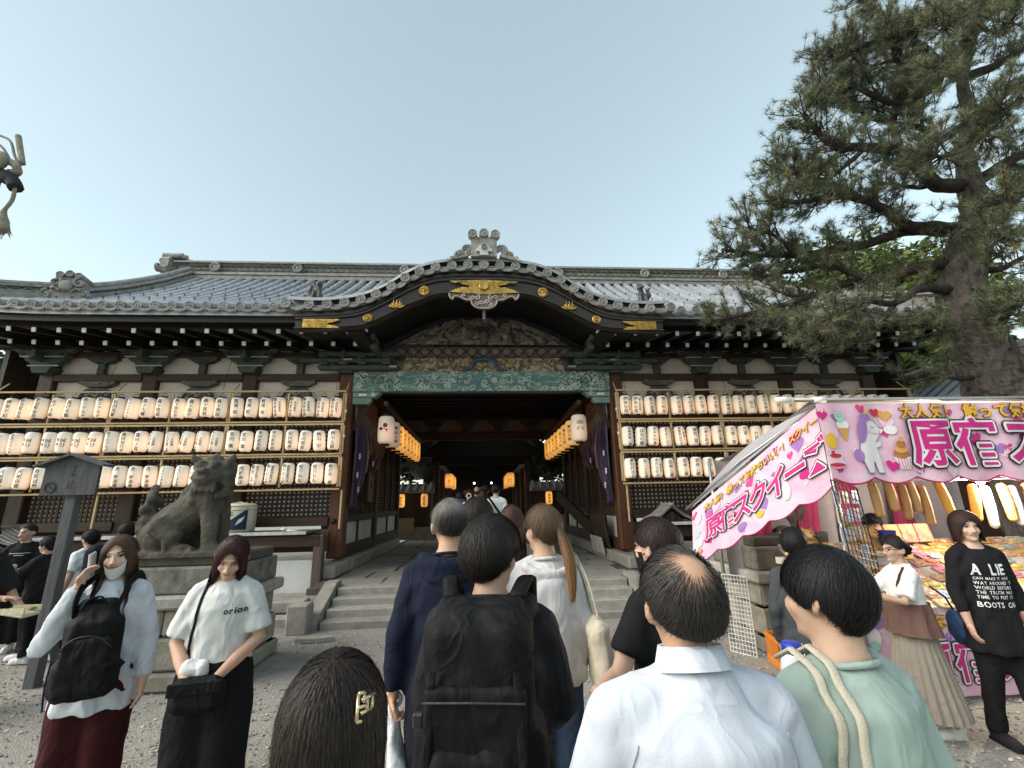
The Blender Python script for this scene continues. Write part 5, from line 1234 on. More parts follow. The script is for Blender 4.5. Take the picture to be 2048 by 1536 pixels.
for pts, r0, r1, dens in BR:
    q = crom(pts, 7); k = len(q); t_ = np.linspace(0, 1, k)
    q = q+np.c_[vnoise(q, 3.1, 1), vnoise(q, 3.3, 5), vnoise(q, 3.7, 9)]*.05
    MB().tube(q, r0+(r1-r0)*t_, 9).obj('limb', LIMB, PT, True)
    seg = np.linalg.norm(np.diff(q, axis=0), axis=1).sum(); n = int(seg/.10*dens*2.3)
    for i in range(n):
        s_ = r.random()**.65; j = min(k-2, int(s_*(k-1))); p = q[j]+(q[j+1]-q[j])*r.random(); d0 = q[min(j+2, k-1)]-q[max(j-1, 0)]; d0 = d0/np.linalg.norm(d0)
        if s_ < .22 and r.random() < .75: continue
        d = nr.normal(0, 1, 3); d -= d0*(d@d0)*.5; d = d/np.linalg.norm(d); d = d*.85+d0*.55+np.array([0, 0, .28]); d /= np.linalg.norm(d)
        ln = r.uniform(.22, .62); mid = p+d*ln*.5+np.array([0, 0, -.03]); e = p+d*ln+np.array([0, 0, .05])
        tw.tube([p, mid, e], [.013, .010, .006], 4, cap=False)
        for f in (1.0, .82, .66, .50):
            if f < .6 and r.random() < .4: continue
            pp = p+(e-p)*f; tufts.append(pp+nr.normal(0, .03, 3)); tdir.append(d+nr.normal(0, .35, 3)+np.array([0, 0, .35]))
            if r.random() < .55:
                sd_ = nr.normal(0, 1, 3); sd_ /= np.linalg.norm(sd_); e2 = pp+sd_*r.uniform(.10, .22)+np.array([0, 0, .05]); tw.tube([pp, e2], [.006, .004], 3, cap=False); tufts.append(e2); tdir.append(sd_+np.array([0, 0, .4]))
tag(tw.obj('twigs', LIMB, PT), kind='stuff')
tufts = np.array(tufts); tdir = np.array(tdir); tdir /= np.linalg.norm(tdir, axis=1, keepdims=True)
K = 37
nt_ = len(tufts); c = np.repeat(tufts, K, 0); a = np.repeat(tdir, K, 0); d = nr.normal(0, 1, c.shape); d /= np.linalg.norm(d, axis=1, keepdims=True)
d = d*.95+a*.75; d /= np.linalg.norm(d, axis=1, keepdims=True); ln = nr.uniform(.09, .165, len(c))[:, None]
sv = np.cross(d, nr.normal(0, 1, c.shape)); sv /= np.linalg.norm(sv, axis=1, keepdims=True); wd = .0030
base = c-a*nr.uniform(0, .07, len(c))[:, None]; V3 = np.stack([base-sv*wd, base+sv*wd, base+d*ln], 1).reshape(-1, 3)
tone = np.repeat(nr.uniform(.65, 1.35, nt_), K)*nr.uniform(.8, 1.2, len(c)); warm = np.repeat(nr.random(nt_) < .10, K)
colr = np.where(warm[:, None], np.array([.19, .17, .08]), np.array([.112, .132, .074]))*tone[:, None]
me = npmesh('needles', V3-np.array(wloc(PT)), np.arange(len(V3)).reshape(-1, 3), np.repeat(colr, 3, 0))
me.materials.append(M('pine_needle', (1, 1, 1), (.85, .85, .85), rough=.5, vcol=True, bump=0, rnd=0, spec=.3))
tag(link('needle_crown', me, None, PT), kind='stuff')
# ---------------------------------------------------------------- broadleaf trees
def leafy(name, label, base, blobs, n, size, pal, seed, trunk_r=.18, group='trees behind the gate hall'):
    t = thing(name, label, 'tree', base, group=group); nr = np.random.default_rng(seed); r = random.Random(seed)
    b0 = np.array(base, float); tops = []
    m = MB()
    for bx in blobs:
        c = np.array(bx[:3]); m.tube(crom([b0+nr.normal(0, .1, 3)*[1, 1, 0], b0*[.7, .7, 0]+c*[.3, .3, 0]+[0, 0, (b0[2]+c[2])*.45], c], 5), np.linspace(trunk_r, trunk_r*.2, 11), 7)
    m.obj('trunk', LIMB, t, True)
    P = []; Cc = []
    for bx in blobs:
        c, rad = np.array(bx[:3]), np.array(bx[3:6] if len(bx) > 4 else [bx[3]]*3); k = int(.7*n*np.prod(rad)**.67)
        # leaves gathered in small sprays spread through the crown
        ns = max(6, k//28); sp = nr.normal(0, 1, (ns, 3)); sp /= np.linalg.norm(sp, axis=1, keepdims=True); sp = c+sp*rad*(nr.uniform(.35, 1.08, ns)[:, None])
        idx = nr.integers(0, ns, k); p = sp[idx]+nr.normal(0, .16, (k, 3))*np.array([1, 1, .6])*rad.mean()*.55; P.append(p)
        tone = nr.uniform(.6, 1.4, ns)[idx]*nr.uniform(.8, 1.2, k); Cc.append(np.array([pal[i] for i in nr.integers(0, len(pal), k)])*tone[:, None])
    P = np.vstack(P); Cc = np.vstack(Cc); N_ = len(P); d = nr.normal(0, 1, (N_, 3)); d[:, 2] *= .5; d /= np.linalg.norm(d, axis=1, keepdims=True); s_ = np.cross(d, nr.normal(0, 1, (N_, 3))); s_ /= np.linalg.norm(s_, axis=1, keepdims=True)
    L_ = nr.uniform(.7, 1.3, N_)[:, None]*size; q = np.stack([P-d*L_, P+s_*L_*.45, P+d*L_, P-s_*L_*.45], 1).reshape(-1, 3)
    me = npmesh('leaves', q-np.array(wloc(t)), np.arange(len(q)).reshape(-1, 4), np.repeat(Cc, 4, 0)); me.materials.append(M('leaf', (1, 1, 1), (.8, .8, .8), rough=.55, vcol=True, bump=0, rnd=0, spec=.3)); tag(link('crown', me, None, t), kind='stuff')
    return t
LG = [(.10, .14, .03), (.07, .11, .025), (.14, .17, .045)]; DG = [(.03, .05, .02), (.04, .065, .025), (.05, .07, .02)]
leafy('broadleaf_tree', 'bright green broadleaf tree behind the right end of the roof', (13.5, 15.5, 0), [(12.5, 15, 7.5, 2.2), (14.5, 15.5, 9.4, 2.4), (16.5, 15, 8.6, 2.5), (13.2, 15, 5.4, 2.0), (15.8, 15, 6.0, 2.2), (18.5, 16, 9.2, 2.6)], 3200, .11, LG, 3)
leafy('shrub', 'dense green shrub below the eaves at the right corner of the hall', (11.0, 10.6, 0), [(10.9, 10.6, 3.6, .9), (11.8, 10.4, 4.4, 1.0), (12.6, 9.8, 4.6, .9), (10.6, 11, 2.4, 1.0)], 2600, .09, DG+LG[:1], 4, .1)
leafy('broadleaf_tree', 'dark tree beyond the left corner of the hall', (-14.5, 14, 0), [(-14, 14, 4.2, 2.0), (-16, 14.5, 5.0, 2.2), (-13.2, 14.5, 2.6, 1.6)], 1500, .13, DG, 5)
leafy('garden_tree', 'green garden tree seen through the passage at left', (-4.6, 20.5, 0), [(-4.0, 20.3, 3.9, 1.5), (-5.2, 21, 5.0, 1.7), (-3.2, 21.5, 4.8, 1.2)], 1800, .10, LG+DG, 6)
leafy('garden_tree', 'green garden tree seen through the passage at right', (4.4, 20.5, 0), [(3.6, 20, 3.6, 1.3), (4.9, 20.6, 4.4, 1.7), (3.4, 19.4, 2.6, .8), (5.2, 21, 5.8, 1.6)], 1800, .10, LG+DG, 7)
# ================================================================ FESTIVAL STALL
STL = thing('festival_stall', 'pink squishy-toy festival stall with printed awning and lit display', 'stall', (4.6, 4.8, 0))
PIPE = M('galvanised_pipe', (.42, .42, .42), (.3, .3, .3), rough=.35, metal=.7, rnd=.05, bump=.05)
GREYT = M('grey_tarpaulin', (.34, .33, .34), (.26, .25, .26), rough=.6, scale=2, bump=.25, bscale=9, rnd=.03)
MAG = M('magenta_tarpaulin', (.35, .03, .10), (.27, .02, .08), rough=.6, scale=3, bump=.2, bscale=12, rnd=.03)
for x, y, h in ((3.2, 4.04, 2.62), (6.3, 4.04, 2.62), (3.0, 5.9, 2.2), (6.3, 5.9, 2.2)): MB().tube([(x, y, 0), (x, y, h)], .022, 10).obj('pole', PIPE, STL, True)
MB().tube([(2.80, 4.0, 2.615), (6.4, 4.0, 2.625)], .020, 10).obj('front_pipe', PIPE, STL, True); MB().tube([(2.76, 4.0, 2.615), (2.92, 4.0, 2.615)], .030, 10).obj('pipe_end_cap', WHITE, STL, True); MB().tube([(3.13, 4.0, 2.616), (3.25, 4.0, 2.616)], .030, 10).obj('pipe_joint', WHITE, STL, True)
MB().tube([(3.2, 4.04, 2.56), (2.75, 4.75, 2.10), (2.32, 5.26, 1.60)], .015, 8).obj('side_pipe', PIPE, STL, True)
rg_ = random.Random(3)
def sheet(fn, nu, nv, name, mat, parent=STL): m = MB(); m.grid(np.array([[fn(u, v) for v in np.linspace(0, 1, nv)] for u in np.linspace(0, 1, nu)])); return m.obj(name, mat, parent, True)
sheet(lambda u, v: (3.1+3.3*u, 4.02+1.95*v, 2.60-.42*v-.05*math.sin(math.pi*v)*(1+.4*math.sin(u*14))), 30, 10, 'canopy', GREYT)
sheet(lambda u, v: (3.19-.85*u*(1-.0*v)+.25*v*u, 4.06+1.18*u+.5*v*u, 2.57-.98*u+.16*math.sin(math.pi*u)*v), 16, 8, 'side_flap', GREYT)
sheet(lambda u, v: (3.0+3.4*u, 5.75+.05*math.sin(u*40), 2.2-1.5*v), 80, 6, 'back_wall', GREYT)
for x in (3.35, 4.0, 4.55, 5.3): sheet(lambda u, v: (x+.30*u-.1*v, 5.66+.03*math.sin(u*9), 2.1-1.2*v), 8, 4, 'magenta_strip', MAG)
# ---------------------------------------------------------------- printed front awning
PINK = M('pink_print', (.62, .33, .46), (.68, .50, .58), rough=.55, scale=5, detail=2, bump=.12, bscale=10, rnd=0)
FZT, FX = 2.575, 3.13
def rip(u, v): return .012*math.sin(u*7+.5)+.008*math.sin(u*17+v*3)+.05*v*v
def front(u, v, k=0): return (FX+u, 3.985-rip(u, v)-.005*k, FZT-v)
def hem(u): return .70+.055*abs(math.sin(u*math.pi/.42))
sheet(lambda a, b: front(3.3*a, b*hem(3.3*a)), 190, 16, 'front_banner', PINK); FB = [c for c in STL.children if c.name.startswith('front_banner')][0]
m = MB(); m.tube([front(u, hem(u)+.004, 1) for u in np.linspace(0, 3.3, 190)], .008, 5); m.obj('hem_binding', MAG, FB, True)
def flat(name, c, rough=.6): return M('print_'+name, c, tuple(x*.9 for x in c), rough=rough, rnd=0, bump=0, scale=3)
PM = dict(mag=flat('magenta', (.50, .015, .19)), hot=flat('hot_pink', (.60, .05, .22)), wht=flat('white', (.72, .68, .70)), blk=flat('black', (.012, .010, .012)), yel=flat('yellow', (.72, .42, .03)), pur=flat('purple', (.30, .16, .42)), brn=flat('brown', (.35, .15, .05)), tan=flat('tan', (.60, .30, .08)), mint=flat('mint', (.35, .60, .52)), red=flat('red', (.50, .02, .04)), pale=flat('pale_pink', (.72, .50, .58)), dred=flat('dark_red', (.22, .02, .03)))
def shp(map_, pts, mt, k, nm='printed_shape', parent=None):
    m = MB(); c = np.mean(np.array(pts), 0); n = len(pts)
    m.add([map_(c[0], c[1], k)]+[map_(u, v, k) for u, v in pts]+[map_((u+c[0])/2, (v+c[1])/2, k) for u, v in pts], [(1+i, 1+(i+1) % n, 1+n+(i+1) % n, 1+n+i) for i in range(n)]+[(0, 1+n+i, 1+n+(i+1) % n) for i in range(n)])
    return m.obj(nm, PM[mt], parent or FB)
def ovl(c, a, b, n=18, rot=0): return [(c[0]+a*math.cos(t)*math.cos(rot)-b*math.sin(t)*math.sin(rot), c[1]+a*math.cos(t)*math.sin(rot)+b*math.sin(t)*math.cos(rot)) for t in np.linspace(0, 2*math.pi, n, endpoint=False)]
def heart(c, s_, rot=0):
    o = []
    for t in np.linspace(0, 2*math.pi, 22, endpoint=False):
        x, y = .0625*16*math.sin(t)**3, -.0625*(13*math.cos(t)-5*math.cos(2*t)-2*math.cos(3*t)-math.cos(4*t)); o.append((c[0]+s_*(x*math.cos(rot)-y*math.sin(rot)), c[1]+s_*(x*math.sin(rot)+y*math.cos(rot))))
    return o
def motifs(mp, seeds, W_, Hh, parent):
    r = random.Random(seeds)
    for k in range(int(W_*26)):
        u, vv = r.uniform(.03, W_-.05), r.uniform(.05, Hh-.06); shp(mp, heart((u, vv), r.uniform(.02, .075), r.uniform(-.5, .5)), r.choice(['hot', 'mag', 'pale', 'pale', 'pur', 'wht']), 1, 'printed_heart', parent)
motifs(front, 5, 3.2, .72, FB)
# sweets and a plain little unicorn as on the print
def P_(pts, mt, k, nm='printed_shape'): return shp(front, pts, mt, k, nm)
P_(ovl((.20, .13), .055, .05), 'mint', 3, 'ice_cream'); P_(ovl((.22, .21), .065, .055), 'wht', 2, 'ice_cream'); P_([(.165, .24), (.275, .24), (.235, .36), (.215, .36)], 'tan', 2, 'ice_cream_cone')
for a in range(6): P_(ovl((.175+.02*(a % 3), .11+.02*(a//3)), .006, .003, 6), 'blk', 4, 'sprinkle')
P_(ovl((.07, .36), .055, .075), 'yel', 2, 'waffle'); P_(ovl((.07, .52), .075, .05), 'wht', 2, 'cake'); P_(ovl((.07, .57), .085, .05), 'pale', 3, 'cake'); P_(ovl((.07, .50), .06, .02), 'red', 4, 'cake_layer'); P_(ovl((.07, .585), .08, .018), 'red', 4, 'cake_layer'); P_(ovl((.045, .47), .018, .016), 'red', 5, 'strawberry')
W_ = [(.36, .62), (.335, .52), (.34, .42), (.38, .33), (.39, .24), (.43, .17), (.50, .15), (.56, .19), (.60, .25), (.59, .30), (.52, .32), (.515, .38), (.58, .37), (.58, .41), (.52, .43), (.53, .50), (.535, .60), (.535, .66), (.48, .66), (.46, .56), (.43, .56), (.425, .66), (.37, .66)]
P_([(u+(u-.46)*.06, v_+(v_-.4)*.06) for u, v_ in W_], 'pur', 2, 'unicorn_outline'); P_(W_, 'wht', 3, 'unicorn_body'); P_(ovl((.40, .26), .05, .13, rot=.3), 'pur', 4, 'unicorn_mane'); P_(ovl((.46, .14), .06, .04), 'pur', 4, 'unicorn_mane'); P_([(.455, .12), (.475, .02), (.50, .12)], 'yel', 4, 'unicorn_horn'); P_(ovl((.475, .27), .025, .018), 'pale', 4, 'unicorn_cheek'); P_(ovl((.31, .50), .05, .06), 'pur', 3, 'unicorn_tail')
m = MB(); m.tube([front(.515+.02*math.cos(t), .225+.012*math.sin(t), 5) for t in np.linspace(.2, 2.9, 8)], .003, 4); m.tube([front(.55+.04*math.cos(t), .285+.015*math.sin(t), 5) for t in np.linspace(.3, 2.8, 8)], .0025, 4); m.obj('printed_line', PM['pur'], FB)
P_(heart((.585, .09), .05), 'red', 3, 'candy'); P_([(.575, .12), (.585, .12), (.605, .21), (.595, .21)], 'wht', 2, 'candy_stick'); P_(heart((.68, .12), .06), 'tan', 3, 'biscuit'); P_(ovl((.70, .26), .06, .045), 'wht', 3, 'sweet'); P_([(.64, .26), (.60, .24), (.60, .30)], 'wht', 3, 'sweet_wrapper')
for q, (a, b) in enumerate(((.075, .045), (.062, .04), (.045, .035), (.025, .025))): P_(ovl((.74+.005*q, .49-.045*q), a, b), 'tan' if q % 2 else 'brn', 3+q, 'cupcake_icing')
P_([(.665, .52), (.825, .52), (.80, .635), (.69, .635)], 'wht', 3, 'cupcake_case')
for q in range(5): P_([(.685+.028*q, .53), (.691+.028*q, .53), (.700+.023*q, .63), (.694+.023*q, .63)], 'hot', 4, 'cupcake_stripe')
P_(heart((.63, .60), .06, .3), 'mag', 3, 'printed_heart')
def banner_text(mp, txt, u0, v0, size, layers, parent, step=None, nm='banner_character', vs=1.0):
    for mt, bold, k in layers:
        u = u0
        for ch in txt:
            vs_, fs, adv = glyph(ch, .022, .12 if bold < .05 else .22); m = MB(); rd = max(0, bold-.022)
            for q in (range(10) if rd > .005 else (0,)):          # a broad outline is the same character laid round a small circle
                dx, dy = (rd*math.cos(q*math.pi/5), rd*math.sin(q*math.pi/5)) if rd > .005 else (0, 0)
                if len(vs_): m.add([mp(u+(p[0]+dx)*size, v0-(p[1]+dy)*size*vs, k+.02*q) for p in vs_], fs)
            if m.v: m.obj(nm, PM[mt], parent)
            u += (step or size)
BIG3 = (('blk', .098, 4), ('wht', .066, 5), ('mag', .022, 6))
banner_text(front, '原宿スクイーズ', .84, .56, .47, BIG3, FB, .475); banner_text(front, '大人気！', .82, .14, .15, (('dred', .06, 3), ('yel', .022, 4)), FB, .155); banner_text(front, '触って気持ちいい!!', 1.50, .14, .15, (('dred', .07, 3), ('yel', .03, 4)), FB, .155)
# ---------------------------------------------------------------- printed side banner
A_, E_ = Vector((3.16, 4.02, 0)), Vector((2.36, 5.20, 0))
def sidep(a, b, k=0):
    p = E_.lerp(A_, a); zt = 1.575+(2.545-1.575)*a; zb = 1.03+(1.80-1.03)*a; nrm = Vector((-.83, -.56, 0)); z = zt+(zb-zt)*b
    return tuple(p+nrm*(.004*k+.012*math.sin(a*9+b*2))+V(-.05*b*(1-a), 0, z))
LSB = 1.70; HSB = .62
def sidem(u, v, k=0): return sidep(u/LSB, v/HSB, k)
def shem(a): return 1.0+.07*abs(math.sin(a*math.pi*5))
SB = sheet(lambda a, b: sidep(a, b*shem(a)), 90, 14, 'side_banner', PINK); m = MB(); m.tube([sidep(a, shem(a)+.005, 1) for a in np.linspace(0, 1, 90)], .006, 5); m.obj('hem_binding', MAG, SB, True)
motifs(sidem, 9, LSB, HSB, SB)
for c, a, b, mt in (((.10, .15), .05, .06, 'wht'), ((.08, .33), .04, .035, 'mint'), ((.10, .45), .05, .04, 'wht'), ((.09, .54), .04, .03, 'tan'), ((.92, .52), .05, .03, 'yel'), ((1.25, .47), .05, .07, 'wht'), ((.68, .53), .06, .035, 'pur')): shp(sidem, ovl(c, a, b), mt, 2, 'printed_sweet', SB)
banner_text(sidem, '大人気!触って気持ちいい!!スクイーズ', .20, .125, .085, (('dred', .06, 3), ('yel', .03, 4)), SB, .083)
banner_text(sidem, '原宿', .20, .44, .24, BIG3, SB, .20); banner_text(sidem, 'スクイーズ', .57, .45, .27, BIG3, SB, .225)
# ---------------------------------------------------------------- display table with printed cloth
def cloth(u, v, k=0): return (3.15+u, 4.08-.012*math.sin(u*11)-.0028*k, .74-v)
TC = sheet(lambda a, b: cloth(3.2*a, b*.70), 60, 6, 'table_cloth', PINK); motifs(cloth, 12, 3.2, .68, TC)
banner_text(cloth, '原宿スクイーズ', .50, .56, .34, BIG3, TC, .36); banner_text(cloth, '大人気！', .50, .16, .12, (('dred', .07, 3), ('yel', .03, 4)), TC, .125); shp(cloth, ovl((.16, .22), .07, .08), 'wht', 2, 'printed_sweet', TC); shp(cloth, ovl((.22, .10), .08, .05), 'pur', 3, 'printed_sweet', TC); shp(cloth, ovl((.15, .28), .05, .04), 'mint', 3, 'printed_sweet', TC)
MB().box((4.75, 4.50, .95), (3.2, .95, .03), Matrix.Rotation(R(28), 3, 'X')).obj('sloping_shelf', M('shelf_board', (.45, .40, .34), rough=.7), STL)
r = random.Random(77)
PKC = [(.60, .34, .12), (.66, .48, .22), (.55, .20, .14), (.62, .58, .5), (.60, .45, .14), (.50, .30, .18), (.62, .25, .30), (.35, .42, .45)]
pkm = []
for q, c in enumerate(PKC):
    m = MB(); m.box((0, 0, .012), (.15, .10, .022), ch=.008); m.ell((0, 0, .025), (.055, .036, .018 if q % 2 else .028), None, 10, 6); me = m.mesh('packet', smooth=False); me.materials.append(M('packet_%d' % q, c, tuple(x*.6 for x in c), rough=.25, scale=28, bump=.2, bscale=40, rnd=.25, spec=.6)); pkm.append(me)
cnt = 0
for j in range(9):
    for i in range(19):
        if r.random() < .08: continue
        t_ = j/8; o = link('toy_packet', pkm[r.randrange(8)], None, None, (3.22+i*.165+r.uniform(-.02, .02), 4.10+t_*.80, .74+.43*t_+.012), (R(28)+r.uniform(-.1, .1), r.uniform(-.1, .1), r.uniform(-.5, .5)))
        tag(o, 'wrapped toy on the stall display, %s row, %s from the left' % (ORD[j], ORD[i]), 'toy packet', 'wrapped toys on the stall display')
# ---------------------------------------------------------------- soft toy loaves hanging under the awning
for k, (x, z, L_, tilt, c) in enumerate(((3.68, 1.76, .33, .12, 0), (3.84, 1.78, .30, .15, 0), (3.98, 1.74, .34, .06, 1), (4.06, 1.76, .30, .2, 0), (4.17, 1.72, .38, .12, 1), (4.36, 1.76, .33, .28, 2), (4.72, 1.72, .36, -.06, 2), (4.84, 1.70, .40, .05, 3), (5.02, 1.72, .36, .16, 2), (5.12, 1.70, .38, .08, 3), (5.28, 1.72, .36, .2, 1), (5.40, 1.74, .33, .1, 2))):
    cc = ((.52, .31, .13), (.42, .22, .08), (.66, .38, .08), (.68, .64, .58))[c]; m = MB(); q = [(0, 0, 0), (tilt*L_*.2, 0, -.05), (tilt*L_*.5, 0, -L_*.5), (tilt*L_*.85, .01, -L_*.85), (tilt*L_, .01, -L_)]; m.tube(crom(q, 4), list(np.interp(np.linspace(0, 1, 17), [0, .1, .5, .9, 1], [.018, .036, .042, .036, .012])), 12)
    o = m.obj('toy_loaf', M('toy_loaf_%d' % c, cc, tuple(v*.75 for v in cc), rough=.7, scale=8, bump=.15, rnd=.1), None, True); o.location = (x, 4.16, z+.08)
    tag(o, '%s soft toy loaf hanging under the awning, %s from the left' % (('tan', 'brown', 'golden', 'white')[c], ORD[k]), 'toy loaf', 'soft toy loaves under the awning')
MB().tube([(3.3, 4.16, 1.845), (6.2, 4.16, 1.845)], .008, 6).obj('hanging_rail', PIPE, STL)
# ---------------------------------------------------------------- lamp
lp = thing('stall_lamp', 'bare bright white bulb under the stall awning', 'lamp', (4.80, 4.14, 1.82))
MB().ell((4.80, 4.14, 1.83), (.035, .035, .045)).obj('bulb', M('bright_bulb', (1, .95, .85), rough=.4, emit=(1, .93, .8, 22), rnd=0, bump=0), lp, True); MB().lathe([(.018, 0), (.018, .06)], 10, (4.80, 4.14, 1.87)).obj('socket', BLACKWOOD, lp); MB().tube([(4.80, 4.14, 1.93), (4.80, 4.14, 2.50)], .005, 5).obj('cable', BLACKWOOD, lp)
ld = bpy.data.lights.new('stall_bulb_light', 'POINT'); ld.energy = 38; ld.color = (1, .88, .70); ld.shadow_soft_size = .05; lo_ = bpy.data.objects.new('stall_bulb_light', ld); C.objects.link(lo_); lo_.parent = lp; lo_.location = (0, -.06, -.06)
# ---------------------------------------------------------------- black wire rack with cards, soft toy dogs, boxes
WB = M('black_wire', (.02, .02, .02), rough=.4, rnd=0, bump=0); WW = M('white_wire', (.62, .62, .60), rough=.4, rnd=0, bump=0)
def wire_panel(name, label, o, ux, uz, nx, nz, mt, rad):
    t = thing(name, label, 'wire grid', tuple(o)); o, ux, uz = Vector(o), Vector(ux), Vector(uz)
    for i in range(nx+1): MB().tube([o+ux*(i/nx), o+ux*(i/nx)+uz], rad*(1.6 if i in (0, nx) else 1), 5).obj('upright_wire', mt, t)
    for j in range(nz+1): MB().tube([o+uz*(j/nz), o+uz*(j/nz)+ux], rad*(1.6 if j in (0, nz) else 1), 5).obj('cross_wire', mt, t)
    return t
wr_ = wire_panel('display_grid', 'black wire display panel at the corner of the stall', (3.16, 3.93, .80), (.34, .12, -.08), (-.02, .06, 1.06), 7, 18, WB, .0035)
wire_panel('display_grid', 'white wire grid leaning against the right pedestal', (2.82, 5.62, .0), (.16, -.26, 0), (.04, .06, .82), 8, 18, WW, .004)
for j in range(4):
    for i in range(3):
        o = tag(MB().box((3.20+i*.11, 4.03+.03*i, 1.70-j*.16), (.085, .008, .12), Matrix.Rotation(R(18), 3, 'Z')).obj('sticker_card', M('sticker_card_%d' % ((i+j) % 3), ((.62, .62, .66), (.6, .5, .45), (.5, .56, .66))[(i+j) % 3], ((.3, .2, .25), (.45, .2, .15), (.25, .3, .5))[(i+j) % 3], scale=70, rough=.4, rnd=.1, bump=0)), 'sticker card on the black wire grid, %s row, %s from the left' % (ORD[j], ORD[i]), 'card', 'sticker cards on the black wire panel')
for i, (x, y, z) in enumerate(((3.02, 4.50, 1.20), (3.22, 4.52, 1.24), (3.50, 4.34, 1.22), (3.64, 4.36, 1.20), (3.76, 4.40, 1.24), (3.58, 4.40, 1.36))):
    m = MB(); m.ell((0, 0, .07), (.085, .07, .075)); m.ell((-.05, -.05, .16), (.065, .06, .055)); m.ell((-.07, -.10, .145), (.032, .03, .026))
    for sg in (-1, 1): m.tube([(-.05+sg*.045, -.04, .20), (-.05+sg*.062, -.04, .235)], [.024, .006], 7); m.ell((-.03+sg*.05, -.06, .02), (.03, .045, .025))
    me = remesh(m, .011, 2); setsmooth(me); me.materials.append(M('tan_plush', (.60, .36, .15), (.48, .26, .10), rough=.95, scale=30, bump=.4, bscale=120, rnd=.1)); o = link('soft_toy_dog', me, None, None, (x, y, z-.05), (0, 0, R(rg_.uniform(-30, 40))))
    f_ = MB(); [f_.ell((-.05+sg*.025, -.107, .175), (.008, .006, .008), None, 7, 5) for sg in (-1, 1)]; f_.ell((-.07, -.13, .15), (.010, .008, .008), None, 7, 5); f_.obj('eyes_and_nose', WB, o, world=False)
    tag(o, 'tan soft toy dog on the stall, %s from the left' % ORD[i], 'soft toy', 'soft toy dogs on the stall')
MB().box((3.4, 4.48, 1.10), (1.0, .3, .06)).obj('toy_shelf', MATS['shelf_board'], STL)
tag(MB().lathe([(.055, 0), (.068, .20), (.07, .21), (.001, .21)], 18, (3.86, 4.30, 1.17)).obj('blue_cup', M('blue_cup', (.03, .045, .20), rough=.4, rnd=0), smooth=False), 'dark blue cup standing beside the soft toy dogs', 'cup')
for k, (x, c) in enumerate(((4.42, (.60, .25, .10)), (4.60, (.55, .06, .12)), (4.78, (.60, .12, .15)))): tag(MB().box((x, 4.86, 1.30), (.17, .05, .19), Matrix.Rotation(R(-14), 3, 'X'), ch=.004).obj('toy_box', M('toy_box_%d' % k, c, (.65, .45, .2), rough=.4, scale=12, rnd=0, bump=0)), '%s boxed toy standing at the back of the display' % ('orange', 'crimson', 'rose red')[k], 'box', 'boxed toys at the back of the display')
for k in range(5): m = MB(); [m.tube([(5.0+k*.22+i*.022, 4.66, 1.06), (5.02+k*.22+i*.022, 4.98, 1.22)], .0035, 4) for i in range(9)]; m.tube([(5.0+k*.22, 4.66, 1.06), (5.18+k*.22, 4.66, 1.06)], .004, 4); m.tube([(5.02+k*.22, 4.98, 1.22), (5.20+k*.22, 4.98, 1.22)], .004, 4); tag(m.obj('wire_tray', WW), 'white wire tray on the display, %s from the left' % ORD[k], 'tray', 'white wire trays on the display')
# ---------------------------------------------------------------- orange crate, bottle
t = thing('plastic_crate', 'orange plastic crate with a black bag inside beside the right pedestal', 'crate', (3.20, 5.02, 0), R(-12))
OR = M('orange_plastic', (.62, .20, .03), (.52, .16, .02), rough=.45, rnd=.03, bump=.05)
MB().box((0, 0, .02), (.44, .32, .03)).obj('base', OR, t, world=False)
for sx, sy, w_ in ((0, -1, .44), (0, 1, .44), (-1, 0, .32), (1, 0, .32)):
    c = V(sx*.215, sy*.155, 0)
    for z in (.06, .28): MB().box(c+V(0, 0, z), (w_ if sy else .02, .02 if sy else w_, .05), ch=.004).obj('rim', OR, t, world=False)
    for k in range(8): f_ = -.5+(k+.5)/8; MB().box(c+V(f_*w_*.98 if sy else 0, 0 if sy else f_*w_*.98, .17), (.022 if sy else .014, .014 if sy else .022, .18)).obj('slat', OR, t, world=False)
m = MB(); m.box((0, 0, .26), (.36, .25, .14), ch=.05); me = tubes_to_mesh(m, .014, .012, 3, 3) if 'tubes_to_mesh' in globals() else remesh(m, .014, 3); me.materials.append(M('black_bin_bag', (.012, .012, .013), rough=.35, rnd=0, bump=.4, bscale=20)); link('black_bag', me, None, t)
t = thing('drink_bottle', 'clear bottle with a blue cap held by the person in sage green', 'bottle', (.80, 1.33, 1.14))
MB().lathe([(.030, 0), (.036, .01), (.036, .10), (.030, .13), (.024, .14)], 18, (.785, 1.33, 1.165)).obj('bottle_body', M('milky_plastic', (.62, .66, .68), (.55, .58, .6), rough=.25, rnd=0, bump=0), t, True); MB().lathe([(.027, 0), (.027, .022), (.022, .026), (.001, .026)], 18, (.785, 1.33, 1.302)).obj('cap', M('blue_cap', (.02, .06, .42), rough=.35, rnd=0, bump=0), t, True)
